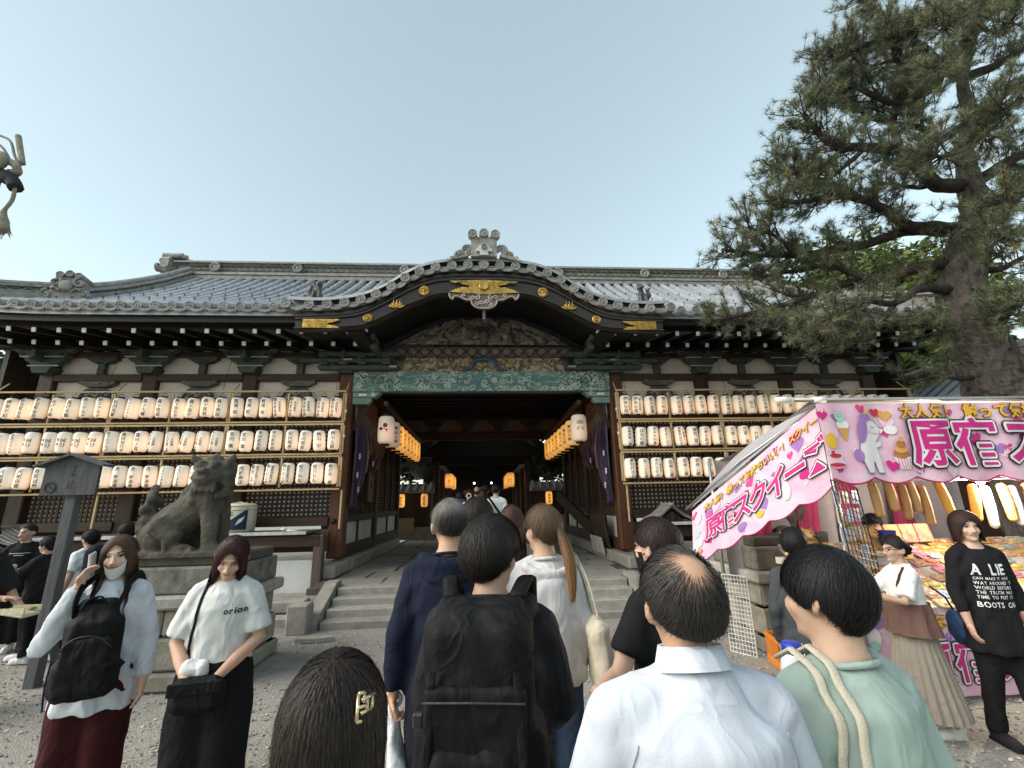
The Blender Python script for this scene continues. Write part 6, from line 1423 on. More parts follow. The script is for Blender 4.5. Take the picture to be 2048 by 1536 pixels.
# ================================================================ PEOPLE
from mathutils.bvhtree import BVHTree
def fabric(name, c, rough=.9, sheen=.0, bump=.10, c2=None):
    if name in MATS: return MATS[name]
    m = M(name, c, c2 or tuple(x*.88 for x in c), rough=rough, scale=6, bump=bump, bscale=220, rnd=0, spec=.12, sheen=sheen)
    t = m.node_tree; N = t.nodes; L = t.links; tc = N.new('ShaderNodeTexCoord'); mp = N.new('ShaderNodeMapping'); mp.inputs['Scale'].default_value = (1, 1, .6)
    L.new(tc.outputs['Object'], mp.inputs['Vector']); n = N.new('ShaderNodeTexNoise'); n.inputs['Scale'].default_value = 8; n.inputs['Detail'].default_value = 1.5; n.inputs['Distortion'].default_value = 1.2; L.new(mp.outputs[0], n.inputs['Vector'])
    ab = N.new('ShaderNodeMath'); ab.operation = 'PINGPONG'; ab.inputs[1].default_value = .5; L.new(n.outputs['Fac'], ab.inputs[0])
    bp = N.new('ShaderNodeBump'); bp.inputs['Strength'].default_value = .45; bp.inputs['Distance'].default_value = .06; L.new(ab.outputs[0], bp.inputs['Height'])
    old = [x for x in N if x.type == 'BUMP' and x != bp]
    if old: L.new(bp.outputs[0], old[0].inputs['Normal'])
    else: L.new(bp.outputs[0], N['Principled BSDF'].inputs['Normal'])
    return m
SKIN = M('skin', (1, 1, 1), (.9, .88, .86), rough=.5, scale=30, bump=.06, bscale=150, vcol=True, rnd=0, spec=.35, sss=.12)
HAIRS = {}
def hairmat(n):
    if n in HAIRS: return HAIRS[n]
    m = M('hair_'+n, (1, 1, 1), (.8, .8, .8), rough=.48, vcol=True, bump=.3, bscale=30, stretch=(6, 6, .7), rnd=0, spec=.22); HAIRS[n] = m; return m
HC = np.array([0, -.012, 1.60])
def hand(mb, w_, d, nrm, s=1.0, curl=.5, side=1):
    "palm and five fingers; w_: wrist, d: finger direction, nrm: palm normal (curl goes that way)"
    d = Vector(d).normalized(); n = Vector(nrm); n = (n-d*n.dot(d)).normalized(); x = d.cross(n)*side; w_ = Vector(w_)
    c = w_+d*.048*s; rot = Matrix((x, d, n)).transposed(); mb.ell(c, (.040*s, .052*s, .016*s), rot, 10, 7)
    mb.tube([w_-d*.01, w_+d*.03*s], [.024*s, .026*s], 8)
    for k, (off, L_) in enumerate(((-.030, .066), (-.010, .078), (.010, .074), (.029, .058))):
        p = w_+d*.088*s+x*off*s; pts = [p-d*.02*s]; a = 0
        for q in range(3):
            a += curl*(.55+.25*q); pts.append(pts[-1]+(d*math.cos(a)+n*math.sin(a))*L_*s*(.5 if q == 0 else .33))
        mb.tube([p-d*.015*s]+pts[1:], [.0095*s, .009*s, .0085*s, .007*s], 7)
    p = w_+d*.03*s-x*.032*s; mb.tube([p, p+(d*.5-x*.75+n*.35).normalized()*.036*s, p+(d*.95-x*.55+n*.5).normalized()*.07*s], [.013*s, .011*s, .0085*s], 7)
def head_mb():
    h = MB(); E = h.ell
    E((0, -.014, 1.605), (.076, .094, .098), None, 22, 14); E((0, .022, 1.563), (.061, .070, .090), None, 20, 14); E((0, .038, 1.504), (.043, .050, .037), None, 16, 10)
    E((0, .075, 1.490), (.022, .020, .016)); E((0, .074, 1.535), (.034, .028, .024)); E((0, .083, 1.608), (.046, .014, .014))
    h.tube([(0, .088, 1.598), (0, .100, 1.572), (0, .112, 1.553), (0, .092, 1.545)], [.008, .010, .014, .010], 8)
    for sg in (-1, 1): E((sg*.012, .098, 1.549), (.010, .011, .008), None, 8, 6); E((sg*.036, .060, 1.556), (.023, .028, .026)); E((sg*.077, -.004, 1.568), (.010, .022, .034), Matrix.Rotation(sg*.25, 3, 'Z')); E((sg*.086, -.014, 1.572), (.011, .020, .032), Matrix.Rotation(sg*.4, 3, 'Z'))
    E((0, .094, 1.532), (.021, .008, .0055)); E((0, .092, 1.522), (.018, .008, .006))
    h.tube([(0, -.012, 1.44), (0, -.008, 1.50), (0, -.004, 1.54)], [.060, .054, .055], 14)
    return h
def head_colors(P, base, lips=(.42, .20, .165), brow=(.05, .035, .03), detail=True):
    c = np.tile(np.array(base), (len(P), 1)); x, y, z = P[:, 0], P[:, 1], P[:, 2]
    if not detail: return c
    f = y > .045; ax = np.abs(x)
    red = .4*np.exp(-((ax-.04)/.022)**2-((z-1.548)/.022)**2)*f; c = c*(1+red[:, None]*np.array([.06, -.10, -.10]))
    br = f & (np.abs(z-(1.611-.08*np.abs(ax-.030))) < .0045) & (ax > .013) & (ax < .052); c[br] = brow
    ez = 1.588; ew = ((ax-.031)/.0165)**2+((z-ez)/.0075)**2
    c[f & (ew < 1.5)] *= .62; c[f & (ew < 1) & (z < ez+.003)] = (.50, .46, .43); c[f & (((ax-.031)/.0075)**2+((z-ez)/.007)**2 < 1)] = (.02, .014, .012); c[f & (np.abs(z-ez-.0055) < .0028) & (np.abs(ax-.031) < .018)] = (.03, .02, .018)
    lp = f & (ax < .021*(1-np.abs(z-1.528)/.013)) & (np.abs(z-1.527) < .0085); c[lp] = lips; c[f & (np.abs(z-1.5275) < .0022) & (ax < .021)] = tuple(q*.4 for q in lips)
    no = f & (np.abs(z-1.543) < .004) & (np.abs(ax-.010) < .005) & (y > .085); c[no] *= .35
    return c
def hair_path(az, zend, thick, hang, tilt=.42, flare=0., n=22, part=None):
    ca, sa = math.cos(az), math.sin(az); R_ = np.array([.080, .098, .102])+thick; pts = []
    ct, st_ = math.cos(tilt), math.sin(tilt); prev = None; hung = False
    for ph in np.linspace(.02, 2.75, 64):
        if not hung:
            d = np.array([math.sin(ph)*sa, math.sin(ph)*ca, math.cos(ph)]); d = np.array([d[0], d[1]*ct-d[2]*st_, d[1]*st_+d[2]*ct])
            p = HC+d*R_/1.0; ua = math.atan2(p[0]-HC[0], p[1]-HC[1])
            if hang and d[2] < -.12 and abs(ua) > .75: hung = True
        else:
            p = prev+np.array([prev[0]*.03*flare, (prev[1]-HC[1])*.03*flare, -.02])
        if hung and p[2] < 1.49:
            g_ = min(1, (1.49-p[2])/.09); yo = (.108+.030*min(1, (1.49-p[2])/.2)) if p[1] > -.02 else -(.128+.02*g_); y2 = pts[-1][1]+(yo-pts[-1][1])*.34*g_
            p = np.array([max(-.125, min(.125, p[0])), y2, p[2]])
        ze = zend(ua)
        if p[2] < ze: break
        pts.append(p); prev = p
    while hung and prev[2] > ze and len(pts) < 200:
        yo = .138 if prev[1] > -.02 else -.148
        prev = prev+np.array([0, (yo-prev[1])*.3 if prev[2] < 1.47 else 0, -.02]); pts.append(prev)
    if len(pts) < 3: pts = (pts*3)[:3] if pts else [HC+np.array([0, 0, .1])]*3
    pts = np.array(pts); L_ = np.r_[0, np.cumsum(np.linalg.norm(np.diff(pts, axis=0), axis=1))]; t = np.linspace(0, L_[-1], n)
    return np.stack([np.interp(t, L_, pts[:, k]) for k in range(3)], 1)
STY = {
 'short': (lambda u: np.interp(abs(u), [0, .6, .95, 1.35, 1.6, 1.9, 2.4, 3.2], [1.648, 1.640, 1.60, 1.592, 1.60, 1.55, 1.525, 1.515]), .010, False),
 'crop': (lambda u: np.interp(abs(u), [0, .6, .95, 1.35, 1.6, 1.9, 2.4, 3.2], [1.660, 1.650, 1.61, 1.60, 1.60, 1.555, 1.53, 1.52]), .006, False),
 'mop': (lambda u: np.interp(abs(u), [0, .6, .95, 1.3, 1.6, 1.9, 2.4, 3.2], [1.610, 1.61, 1.585, 1.575, 1.585, 1.54, 1.505, 1.495]), .020, False),
 'bowl': (lambda u: np.interp(abs(u), [0, .6, .95, 1.3, 1.55, 1.9, 2.4, 3.2], [1.600, 1.60, 1.57, 1.55, 1.575, 1.53, 1.490, 1.480]), .013, False),
 'bob': (lambda u: np.interp(abs(u), [0, .35, .62, .9, 1.3, 1.7, 3.2], [1.650, 1.62, 1.58, 1.50, 1.475, 1.465, 1.46]), .014, True),
 'long': (lambda u: np.interp(abs(u), [0, .30, .62, .85, 1.1, 1.7, 3.2], [1.664, 1.645, 1.60, 1.40, 1.27, 1.24, 1.22]), .009, True),
 'up': (lambda u: np.interp(abs(u), [0, .6, .95, 1.3, 1.6, 1.9, 2.4, 3.2], [1.650, 1.63, 1.60, 1.585, 1.60, 1.55, 1.515, 1.50]), .014, False),
}
def make_hair(person, xf, style, col, strands, seed=1, s=1.0, bald=None, tone2=None, fade=None, tilt=None):
    zend, th, hang = STY[style]; tl_ = tilt or (.42 if bald is None else .80); nr = np.random.default_rng(seed); A = 64
    P = np.array([hair_path(2*math.pi*i/A, zend, th, hang, tl_, n=20) for i in range(A)]); P = np.vstack([P, P[:1]])
    P = P+.003*np.sin(np.arange(A+1)*5.3)[:, None, None]*np.linspace(0, 1, 20)[None, :, None]*np.array([1, 1, 0])
    m = MB(); cc = np.ones(P.shape)*np.array(col)*.6
    if bald is None:
        m.grid(xf(P.reshape(-1, 3)).reshape(P.shape), cc)
        Q = np.stack([P[:, -1], HC*.25+P[:, -1]*.75], 1); m.grid(xf(Q.reshape(-1, 3)).reshape(Q.shape), np.ones(Q.shape)*np.array(col)*.5)
    else:
        k0 = 10; m.grid(xf(P[:, k0:].reshape(-1, 3)).reshape(P[:, k0:].shape), cc[:, k0:])
    hm = hairmat(style+'_hair')
    o = m.obj('hair', hm, person, True, world=False)
    if strands:
        n = 14; az = nr.uniform(0, 2*math.pi, strands); lay = nr.uniform(0, 1, strands); V_, F_, C_ = [], [], []
        base = np.array([hair_path(2*math.pi*i/96, zend, th, hang, tl_, n=n) for i in range(96)])
        clump = nr.integers(0, max(40, strands//14), strands); clz = nr.normal(0, .03, clump.max()+1); clt = nr.uniform(.75, 1.3, clump.max()+1)
        T = 5; f = az/(2*math.pi)*96; i0 = f.astype(int) % 96; fr_ = (f-f.astype(int))[:, None, None]; p = base[i0]*(1-fr_)+base[(i0+1) % 96]*fr_
        t0 = nr.uniform(0, .45, strands) if bald is None else np.where(nr.random(strands) < .05, nr.uniform(.15, .45, strands), nr.uniform(.47, .85, strands)); t1 = np.minimum(1.0, t0+nr.uniform(.35, .9, strands))
        w1 = np.linspace(0, 1, T)[None]; t = (t0[:, None]+(t1-t0)[:, None]*w1)*(n-1); ii = np.minimum(t.astype(int), n-2); ft = (t-ii)[..., None]; ar = np.arange(strands)[:, None]; q = p[ar, ii]*(1-ft)+p[ar, ii+1]*ft
        d = q-HC; d /= np.linalg.norm(d, axis=2, keepdims=True); w2 = w1[..., None]
        q = q+d*(.001+.007*lay[:, None, None]*np.sin(np.pi*np.clip(w2*.9+.05, 0, 1))+.004*w2*nr.random((strands, 1, 1))); tg = np.gradient(q, axis=1); sd_ = np.cross(tg, d); sd_ /= np.linalg.norm(sd_, axis=2, keepdims=True)+1e-9
        q = q+sd_*(clz[clump][:, None, None]*w2**1.5*.35+nr.normal(0, .004, (strands, 1, 1))*w2); wd = nr.uniform(.0005, .0013, (strands, 1, 1))*np.array([.7, 1, 1, .85, .2])[None, :, None]
        V_ = np.stack([q-sd_*wd, q+sd_*wd], 2).reshape(-1, 3); o_ = (np.arange(strands)*2*T)[:, None, None]; jj = np.arange(T-1)[None, :, None]*2; F_ = (o_+jj+np.array([0, 1, 3, 2])[None, None]).reshape(-1, 4)
        cv = np.array(col)[None, None]*(clt[clump]*nr.uniform(.7, 1.3, strands))[:, None, None]*np.ones((1, T, 1))
        if tone2 is not None:
            w3 = np.clip((fade(q.reshape(-1, 3)) if fade else (1.62-q.reshape(-1, 3)[:, 2])/.12), 0, 1).reshape(strands, T, 1); cv = cv*(1-w3)+np.array(tone2)*nr.uniform(.6, 1.3, (strands, 1, 1))*w3
        fly = nr.random(strands) < .035; q = q+d*(fly[:, None, None]*w2**1.3*nr.uniform(.004, .018, (strands, 1, 1))); V_ = np.stack([q-sd_*wd*np.where(fly, .5, 1)[:, None, None], q+sd_*wd*np.where(fly, .5, 1)[:, None, None]], 2).reshape(-1, 3)
        V_ = [V_]; F_ = [F_]; C_ = [np.repeat(cv, 2, 1).reshape(-1, 3)]
        me = npmesh('strands', xf(np.vstack(V_)), np.vstack(F_), np.vstack(C_)); me.materials.append(hm); setsmooth(me); tag(link('hair_strands', me, None, o), kind='stuff')
    return o
def tubes_to_mesh(mb, vox, wr=.004, seed=1, sm=3, folds=None):
    me = remesh(mb, vox, sm); v = getv(me); n = getn(me)
    n1 = vnoise(v*np.array([1, 1, .7]), 26, seed); n2 = vnoise(v*np.array([1, 1, .8]), 55, seed+3)
    d = wr*(.8*(.5-np.abs(n1)*1.6)+.22*n2+.7*vnoise(v, 14, seed+8))
    if folds is not None: d = d+folds(v)
    setv(me, v+n*d[:, None]); setsmooth(me); return me
def person(label, x, y, yaw, H, z=0, face=False, skin=(.56, .36, .255), head=(0, 0, 0), armR=None, armL=None, top=None, bottom=None, hair=None, shoes=(.5, .5, .5), male=False, vox=.011, handR=None, handL=None, group=None, build=1.0, stance=.09, walk=0., seed=1):
    s = H/1.70; sw = (.158 if male else .140)*build; S = lambda p: np.asarray(p, float)*s
    # --- joints
    shR, shL = V(sw, 0, 1.362), V(-sw, 0, 1.362)
    def arm(a, sg): return [Vector(p) for p in a] if a else [V(sg*(sw+.050), -.035, 1.10), V(sg*(sw+.055), .05, .865)]
    aR, aL = arm(armR, 1), arm(armL, -1)
    th, tl, ts = head; piv = np.array([0, -.01, 1.485])
    HR = np.array((Matrix.Rotation(R(th), 3, 'Z') @ Matrix.Rotation(R(ts), 3, 'Y') @ Matrix.Rotation(R(-tl), 3, 'X')))
    def hx(P): return (np.asarray(P)-piv) @ HR.T+piv
    def hinv(P): return (P-piv) @ HR+piv
    b = MB(); up = (0, 1, 0); k = build
    tor = [(.86, .155, .115), (.95, .160, .115), (1.05, .140, .102), (1.15, .142, .104), (1.27, .155, .110), (1.35, .145, .098), (1.41, .09, .074), (1.47, .056, .055)]
    b.tube([(0, (-.01 if zz > 1.3 else 0), zz) for zz, _, _ in tor], [(w_*k, d_*k) for _, w_, d_ in tor], 18, up=up)
    for sh, a, sg, hd in ((shR, aR, 1, handR), (shL, aL, -1, handL)):
        b.ell(sh, (.050*k, .052*k, .048*k)); b.tube([sh, (sh*.5+a[0]*.5), a[0], (a[0]*.5+a[1]*.5), a[1]], [.047*k, .044*k, .040*k, .038*k, .026], 10)
        d = (a[1]-a[0]).normalized(); hd = hd or (d, V(-sg, .2, 0), .45); hand(b, a[1], hd[0], hd[1], 1.0, hd[2], side=sg)
    hipx = .085*k
    kn = {}
    for sg in (-1, 1):
        wy = walk*sg; an = V(sg*stance, wy, .075); knp = V(sg*(hipx*.6+stance*.4), wy*.45+.02, .48); kn[sg] = (knp, an)
        if bottom and bottom.get('kind') != 'skirt' and bottom.get('hem', .06) < .2: b.tube([V(sg*hipx, 0, .90), V(sg*hipx, 0, .78)], .08*k, 10); continue
        b.tube([V(sg*hipx, 0, .90), V(sg*hipx, .0, .72), knp, V(sg*stance, wy*.75, .28), an], [.088*k, .078*k, .056*k, .050*k, .036], 10)
        b.ell(an+V(0, .06, -.03), (.042, .115, .035))
    hm = head_mb(); hm.v = [tuple(p) for p in hx(np.array(hm.v))]; b.add(hm.v, hm.f)
    b.v = [tuple(p) for p in S(np.array(b.v))]
    me = remesh(b, vox*s, 2 if not face else 1, .5 if not face else .35); v = getv(me)/s
    cols = np.tile(np.array(skin), (len(v), 1)); hp = hinv(v); ishead = hp[:, 2] > 1.47; cols[ishead] = head_colors(hp[ishead], skin, detail=face)
    ha = ((np.linalg.norm(v-np.array(aR[1]), axis=1) < .2) | (np.linalg.norm(v-np.array(aL[1]), axis=1) < .2)) & ~ishead; cols[ha] *= np.array([1.02, .92, .90])
    setc(me, cols); setsmooth(me); me.materials.append(SKIN)
    P = link('person', me, None, None, (x, y, z), (0, 0, R(yaw))); tag(P, label, 'person', group)
    info = dict(P=P, s=s, hx=hx, hinv=hinv, aR=aR, aL=aL, S=S, sw=sw)
    xf = lambda Q: S(hx(Q))
    # --- bottom
    if bottom:
        kd = bottom.get('kind', 'trousers'); m = MB(); fit = bottom.get('fit', 0.0); fm = fabric('cloth_'+bottom['name'], bottom['c']); hem = bottom.get('hem', .06)
        if kd == 'skirt':
            n = 72; rows = []
            for zz, w_, d_ in ((1.0, .135, .105), (.9, .165, .14), (.7, .20, .18), (.45, .245, .22), (hem+.05, .29, .255), (hem, .295, .26)):
                tt = (1.0-zz)/.9; rows.append([((w_+.012*tt*math.sin(a*22))*math.cos(a), (d_+.012*tt*math.sin(a*22))*math.sin(a)+.0, zz) for a in np.linspace(0, 2*math.pi, 289)])
            G_ = np.array(rows); m.grid(S(G_)); me2 = m.mesh('skirt', smooth=True)
        else:
            m.tube([(0, 0, zz) for zz in (1.02, .95, .86, .78)], [(.150*k+fit*.3, .112*k+fit*.3), (.17*k+fit*.4, .125*k+fit*.4), (.178*k+fit*.4, .128*k+fit*.4), (.16*k, .11*k)], 18, up=up)
            for sg in (-1, 1):
                knp, an = kn[sg]; bot = knp+(an-knp)*((.48-hem)/.405); f2 = fit
                m.tube([V(sg*hipx, 0, .92), V(sg*hipx, 0, .72), knp, knp*.5+bot*.5, bot], [.098*k+fit*.3, .094*k+fit*.6, .072*k+fit*.8, .062*k+fit, .058*k+fit*1.1], 14)
            m.v = [tuple(p) for p in S(np.array(m.v))]
            me2 = tubes_to_mesh(m, .024*s, bottom.get('wr', .005), seed+5, 3, folds=lambda q: .006*np.sin(np.arctan2(q[:, 1], q[:, 0]-np.sign(q[:, 0])*.09)*5+vnoise(q, 5)*2)*np.clip((.9-q[:, 2])/.6, 0, 1)*(1 if fit > .02 else .4))
        me2.materials.append(fm); link('skirt' if kd == 'skirt' else kd, me2, None, P)
    # --- top
    if top:
        m = MB(); fit = top.get('fit', .02); hem = top.get('hem', .82); fm = fabric('cloth_'+top['name'], top['c'], rough=top.get('rough', .85)); neck = top.get('neck', 1.455)-.018; fl = top.get('flare', .0)
        rings = [(hem, .165*k+fit+fl, .12*k+fit+fl), (hem+.03, .165*k+fit+fl, .12*k+fit+fl)]+[(zz, w_*k+fit, d_*k+fit) for zz, w_, d_ in ((.95, .162, .118), (1.05, .150, .112), (1.15, .152, .115), (1.27, .160, .120), (1.35, .150, .106)) if zz > hem+.05]+[(1.395, .102*k+fit*.4, .084*k+fit*.5), (neck, .076, .072)]
        if hem < .9: rings.insert(2, ((hem+.95)/2, .168*k+fit+fl*.5, .122*k+fit+fl*.5))
        rings.sort(); m.tube([(0, (-.012 if zz > 1.3 else 0), zz) for zz, _, _ in rings], [(w_, d_) for _, w_, d_ in rings], 22, up=up)
        for sg, sh, a in ((1, shR, aR), (-1, shL, aL)):
            m.tube([V(sg*.045, -.015, 1.420), V(sg*(sw*.62), -.010, 1.392), sh], [.046+fit*.2, .048*k+fit*.3, .052*k+fit*.4], 10)
            sl = top.get('sleeve', 1.0); m.ell(sh, (.053*k+fit*.4, .056*k+fit*.5, .050*k+fit*.4)); sf = top.get('sfit', fit)
            if sl > .6:
                fr_ = (sl-.5)*2; e = a[0]+(a[1]-a[0])*fr_*.97; m.tube([sh, sh*.5+a[0]*.5, a[0], a[0]*.5+e*.5, e], [.052*k+sf*.5, .047*k+sf*.7, .042*k+sf*.8, .038*k+sf*.8, .033*k+sf*.4], 12)
            elif sl > 0:
                e = sh+(a[0]-sh)*sl*1.9; m.tube([sh, sh*.5+e*.5, e], [.053*k+sf*.5, .054*k+sf*.7, .058*k+sf*.8], 12)
        m.v = [tuple(p) for p in S(np.array(m.v))]
        wr = top.get('wr', .005)
        def folds(q):
            q = q/s; zz = q[:, 2]; a = np.arctan2(q[:, 1], q[:, 0]); body = np.abs(q[:, 0]) < .2*k
            f = wr*1.2*np.sin(a*7+vnoise(q, 4, seed)*3)*np.clip((1.2-zz)/.35, 0, 1)*body
            f += wr*.9*np.sin((zz+np.abs(q[:, 0])*1.2)*42+vnoise(q, 6, seed)*2.5)*np.exp(-((np.abs(q[:, 0])-sw)/.07)**2)*np.clip((1.42-zz)/.1, 0, 1)
            return f
        me3 = tubes_to_mesh(m, top.get('vox', .018)*s, wr, seed, 3, folds); me3.materials.append(fm); so_ = link(top.get('part', 'shirt'), me3, None, P)
        vv = getv(me3); info['bvh'] = BVHTree.FromPolygons([tuple(p) for p in vv], [tuple(p.vertices) for p in me3.polygons]); info['shirt'] = so_
        # neckband
        if top.get('band', True): mm = MB(); mm.tube([S((.080*math.cos(a), -.012+.076*math.sin(a), neck-.008-.018*math.sin(a))) for a in np.linspace(0, 2*math.pi, 25)], .009*s, 6); mm.obj('neckband', fm, so_, True, world=False)
    # --- shoes
    if shoes:
        for sg in (-1, 1):
            an = kn[sg][1]; mm = MB(); c = an+V(0, .05, 0); mm.ell(c+V(0, .02, -.03), (.050, .135, .045), None, 12, 8); mm.ell(c+V(0, -.07, .005), (.045, .055, .06), None, 12, 8); mm.box(c+V(0, .01, -.062), (.088, .26, .026), ch=.012)
            mm.v = [tuple(p) for p in S(np.array(mm.v))]; me4 = remesh(mm, .014, 2); me4.materials.append(fabric('shoe_%d_%d' % (int(shoes[0]*100), int(shoes[2]*100)), shoes)); setsmooth(me4); link('shoe', me4, None, P)
    if hair: info['hair'] = make_hair(P, xf, hair['style'], hair['c'], hair.get('n', 0), seed+2, s, hair.get('bald'), hair.get('c2'), hair.get('fade'), hair.get('tilt'))
    info['xf'] = xf
    return info
def on_body(inf, pts, back=False, off=.008, n=10, side=None):
    "lay a poly-line (x,z in metres of the finished person) onto the shirt"
    out = []
    for px_, pz_ in crom(pts, n):
        o = Vector((px_, -1.0 if back else 1.0, pz_)); d = Vector((0, 1 if back else -1, 0)); h = inf['bvh'].ray_cast(o, d)
        if h[0] is not None: out.append(h[0]+h[1]*off)
        elif out: out.append(Vector((px_, out[-1].y, pz_)))
    return out
def strap(inf, pts, w_, th, mat, nm, parent, back=False, off=.006):
    p = on_body(inf, pts, back, off); m = MB(); m.tube(p, [(w_, th)]*len(p), 6, up=(0, 1, 0)); return m.obj(nm, mat, parent, True, world=False)
def rbox(c, d, ch, vox, wr=.006, seed=1, sm=6, extra=None):
    m = MB(); m.box(c, d, ch=ch)
    if extra: extra(m)
    return tubes_to_mesh(m, vox, wr, seed, sm)
BLKC = fabric('black_nylon', (.008, .008, .009), rough=.6, bump=.15)
# ---------------------------------------------------------------- 1 head with claw clip, bottom of the frame
p = person('person with dark pinned-up hair and a gold claw clip at the bottom of the frame', -.322, .88, 4, 1.462, head=(6, 4, 0), top=dict(name='dark_top', c=(.03, .03, .035), hem=.85), bottom=dict(name='dark_trousers', c=(.02, .02, .025)), hair=dict(style='bob', c=(.020, .014, .011), n=9500, tilt=.30), vox=.016, seed=3)
cl_ = MB(); xf = p['xf']
GCL = M('gilt_clip', (.70, .56, .36), (.5, .38, .22), rough=.25, metal=.85, rnd=0, bump=.05)
def clipbar(a, b, w_=.0035):
    q = []
    for u in (a, b):
        cx_, cz_ = .062+(u[0]-.05)*.62, .046+(u[2]-.015)*.62; q.append(HC+np.array([cx_, -.122*math.sqrt(max(.05, 1-(cx_/.106)**2-(cz_/.122)**2))-.008+(u[1]+.128)*.5, cz_]))
    cl_.tube([Vector(t) for t in xf(np.array(q))], w_, 6)
y_ = -.128
for a, b in (((.030, y_, .045), (.030, y_, -.015)), ((.030, y_, .045), (.045, y_, .045)), ((.030, y_, -.015), (.043, y_, -.017)), ((.045, y_, .045), (.045, y_, .022)), ((.040, y_-.004, .030), (.072, y_+.02, .028)), ((.040, y_-.004, .002), (.068, y_+.018, .0)), ((.055, y_, .029), (.055, y_, .001)), ((.068, y_+.01, .026), (.068, y_+.01, .002)), ((.030, y_, .015), (.055, y_, .015))): clipbar(a, b, .0030)
cl_.obj('claw_clip', GCL, p['hair'], True, world=False)
# ---------------------------------------------------------------- 2 balding man in white shirt
WHT = dict(name='white_oxford', c=(.54, .57, .64))
p = person('balding person in a white collared shirt seen from behind', .37, 1.06, 2, 1.605, male=True, head=(0, 2, 0), build=1.10, skin=(.50, .30, .20), top=dict(name='white_oxford', c=(.54, .57, .64), fit=.026, hem=.78, vox=.012, wr=.003, band=False, neck=1.482), bottom=dict(name='grey_trousers', c=(.06, .06, .07)), hair=dict(style='crop', c=(.028, .025, .023), n=9500, bald=True, c2=(.12, .11, .105), fade=lambda q: (q[:, 2]-1.60)/.14-.2), vox=.012, armL=((-.26, .04, 1.11), (-.25, .2, .95)), armR=((.26, .04, 1.11), (.25, .2, .95)), seed=11)
s = p['s']; S = p['S']; cm = MB(); P1 = []
for a in np.linspace(0, 2*math.pi, 41):
    sn, cs = math.sin(a), math.cos(a); P1.append([(.070*cs, -.014+.066*sn, 1.452-.012*sn), (.066*cs, -.014+.062*sn, 1.497-.014*sn), (.070*cs, -.014+.067*sn, 1.500-.014*sn), (.082*cs, -.015+.079*sn, 1.455-.022*sn), (.086*cs, -.015+.083*sn, 1.448-.022*sn)])
cm.grid(S(np.array(P1))); cm.obj('collar', fabric('cloth_white_oxford', (.7, .7, .7)), p['shirt'], True, world=False)
for pts in ([(-.165, 1.275), (-.1, 1.262), (0, 1.256), (.1, 1.262), (.165, 1.275)], [(-.150, 1.345), (-.168, 1.27), (-.172, 1.18), (-.165, 1.10)], [(.150, 1.345), (.168, 1.27), (.172, 1.18), (.165, 1.10)]):
    q = on_body(p, [(a*1.02, b*s/1.0*1.0) for a, b in pts], True, .0012, 8); m = MB(); m.tube(q, .0022, 5); m.obj('seam', fabric('seam_grey', (.44, .46, .53)), p['shirt'], True, world=False)
# ---------------------------------------------------------------- 3 sage T-shirt, black bowl-cut hair, tote straps
p = person('person in a sage green T-shirt with black bowl-cut hair and cream tote straps', .81, 1.19, 10, 1.578, head=(18, 4, 3), build=1.0, skin=(.55, .36, .26), top=dict(name='sage_tee', c=(.33, .41, .37), fit=.022, sleeve=.45, hem=.78, vox=.012, wr=.005, neck=1.45), bottom=dict(name='dark_jeans', c=(.03, .035, .05)), hair=dict(style='bowl', c=(.014, .013, .014), n=9500), vox=.012, seed=21)
CREAM = fabric('cream_canvas', (.62, .56, .44), bump=.3)
for dx in (0, .035):
    q = on_body(p, [(-.115+dx, 1.335), (-.122+dx, 1.25), (-.128+dx, 1.12), (-.13+dx, .95), (-.13+dx, .85)], True, .008); m = MB(); m.tube([q[0]+V(.0, .10, -.01), q[0]+V(0, .05, .022)]+q, [(.013, .005)]*(len(q)+2), 6, up=(0, 1, 0)); m.obj('tote_strap', CREAM, p['shirt'], True, world=False)
t = MB(); t.box((-.16, -.17, .66), (.34, .07, .38), ch=.03); me = tubes_to_mesh(t, .015, .008, 3, 4); me.materials.append(CREAM); link('tote_bag', me, None, p['P'])
# ---------------------------------------------------------------- 4 black jacket and large roll-top backpack
p = person('person in a black jacket with tousled black hair, carrying the large black backpack', -.045, 1.66, -8, 1.658, male=True, head=(-28, 4, 0), build=1.02, top=dict(name='black_jacket', c=(.014, .014, .017), fit=.035, hem=.78, rough=.6, neck=1.47), bottom=dict(name='black_trousers', c=(.013, .013, .015)), hair=dict(style='mop', c=(.016, .013, .012), n=8500), vox=.012, seed=31, face=True, armL=((-.22, .06, 1.10), (-.18, .28, 1.05)), armR=((.22, .06, 1.1), (.18, .26, 1.0)))
hd_ = MB(); q_ = [p['S']((.13*math.cos(a), -.04+.11*math.sin(a), 1.44+.02*math.sin(a)-.02)) for a in np.linspace(R(150), R(390), 14)]; hd_.tube([Vector(u) for u in q_], [.03]+[.045]*12+[.03], 10); me = tubes_to_mesh(hd_, .012, .006, 2, 3); me.materials.append(fabric('cloth_black_jacket', (.01, .01, .01))); link('hood', me, None, p['P'])
bp = thing('backpack', 'large black roll-top backpack with buckles worn by the tousle-haired person', 'backpack', (-.045, 1.66, 0), R(-8))
def bpx(m):
    m.box((.0, -.35, 1.05), (.26, .08, .20), ch=.04); m.box((0, -.22, 1.37), (.25, .16, .10), ch=.04); m.tube([(-.125, -.22, 1.41), (.125, -.22, 1.41)], .045, 10); m.box((-.155, -.24, .95), (.05, .14, .42), ch=.02); m.box((.155, -.24, .95), (.05, .14, .42), ch=.02); m.box((0, -.30, .78), (.27, .12, .26), ch=.05)
NYL = fabric('black_ripstop', (.008, .008, .009), rough=.62, bump=.15)
me = rbox((0, -.25, 1.03), (.30, .20, .82), .05, .013, .008, 4, 4, bpx); me.materials.append(NYL); BPB = link('main_bag', me, None, bp)
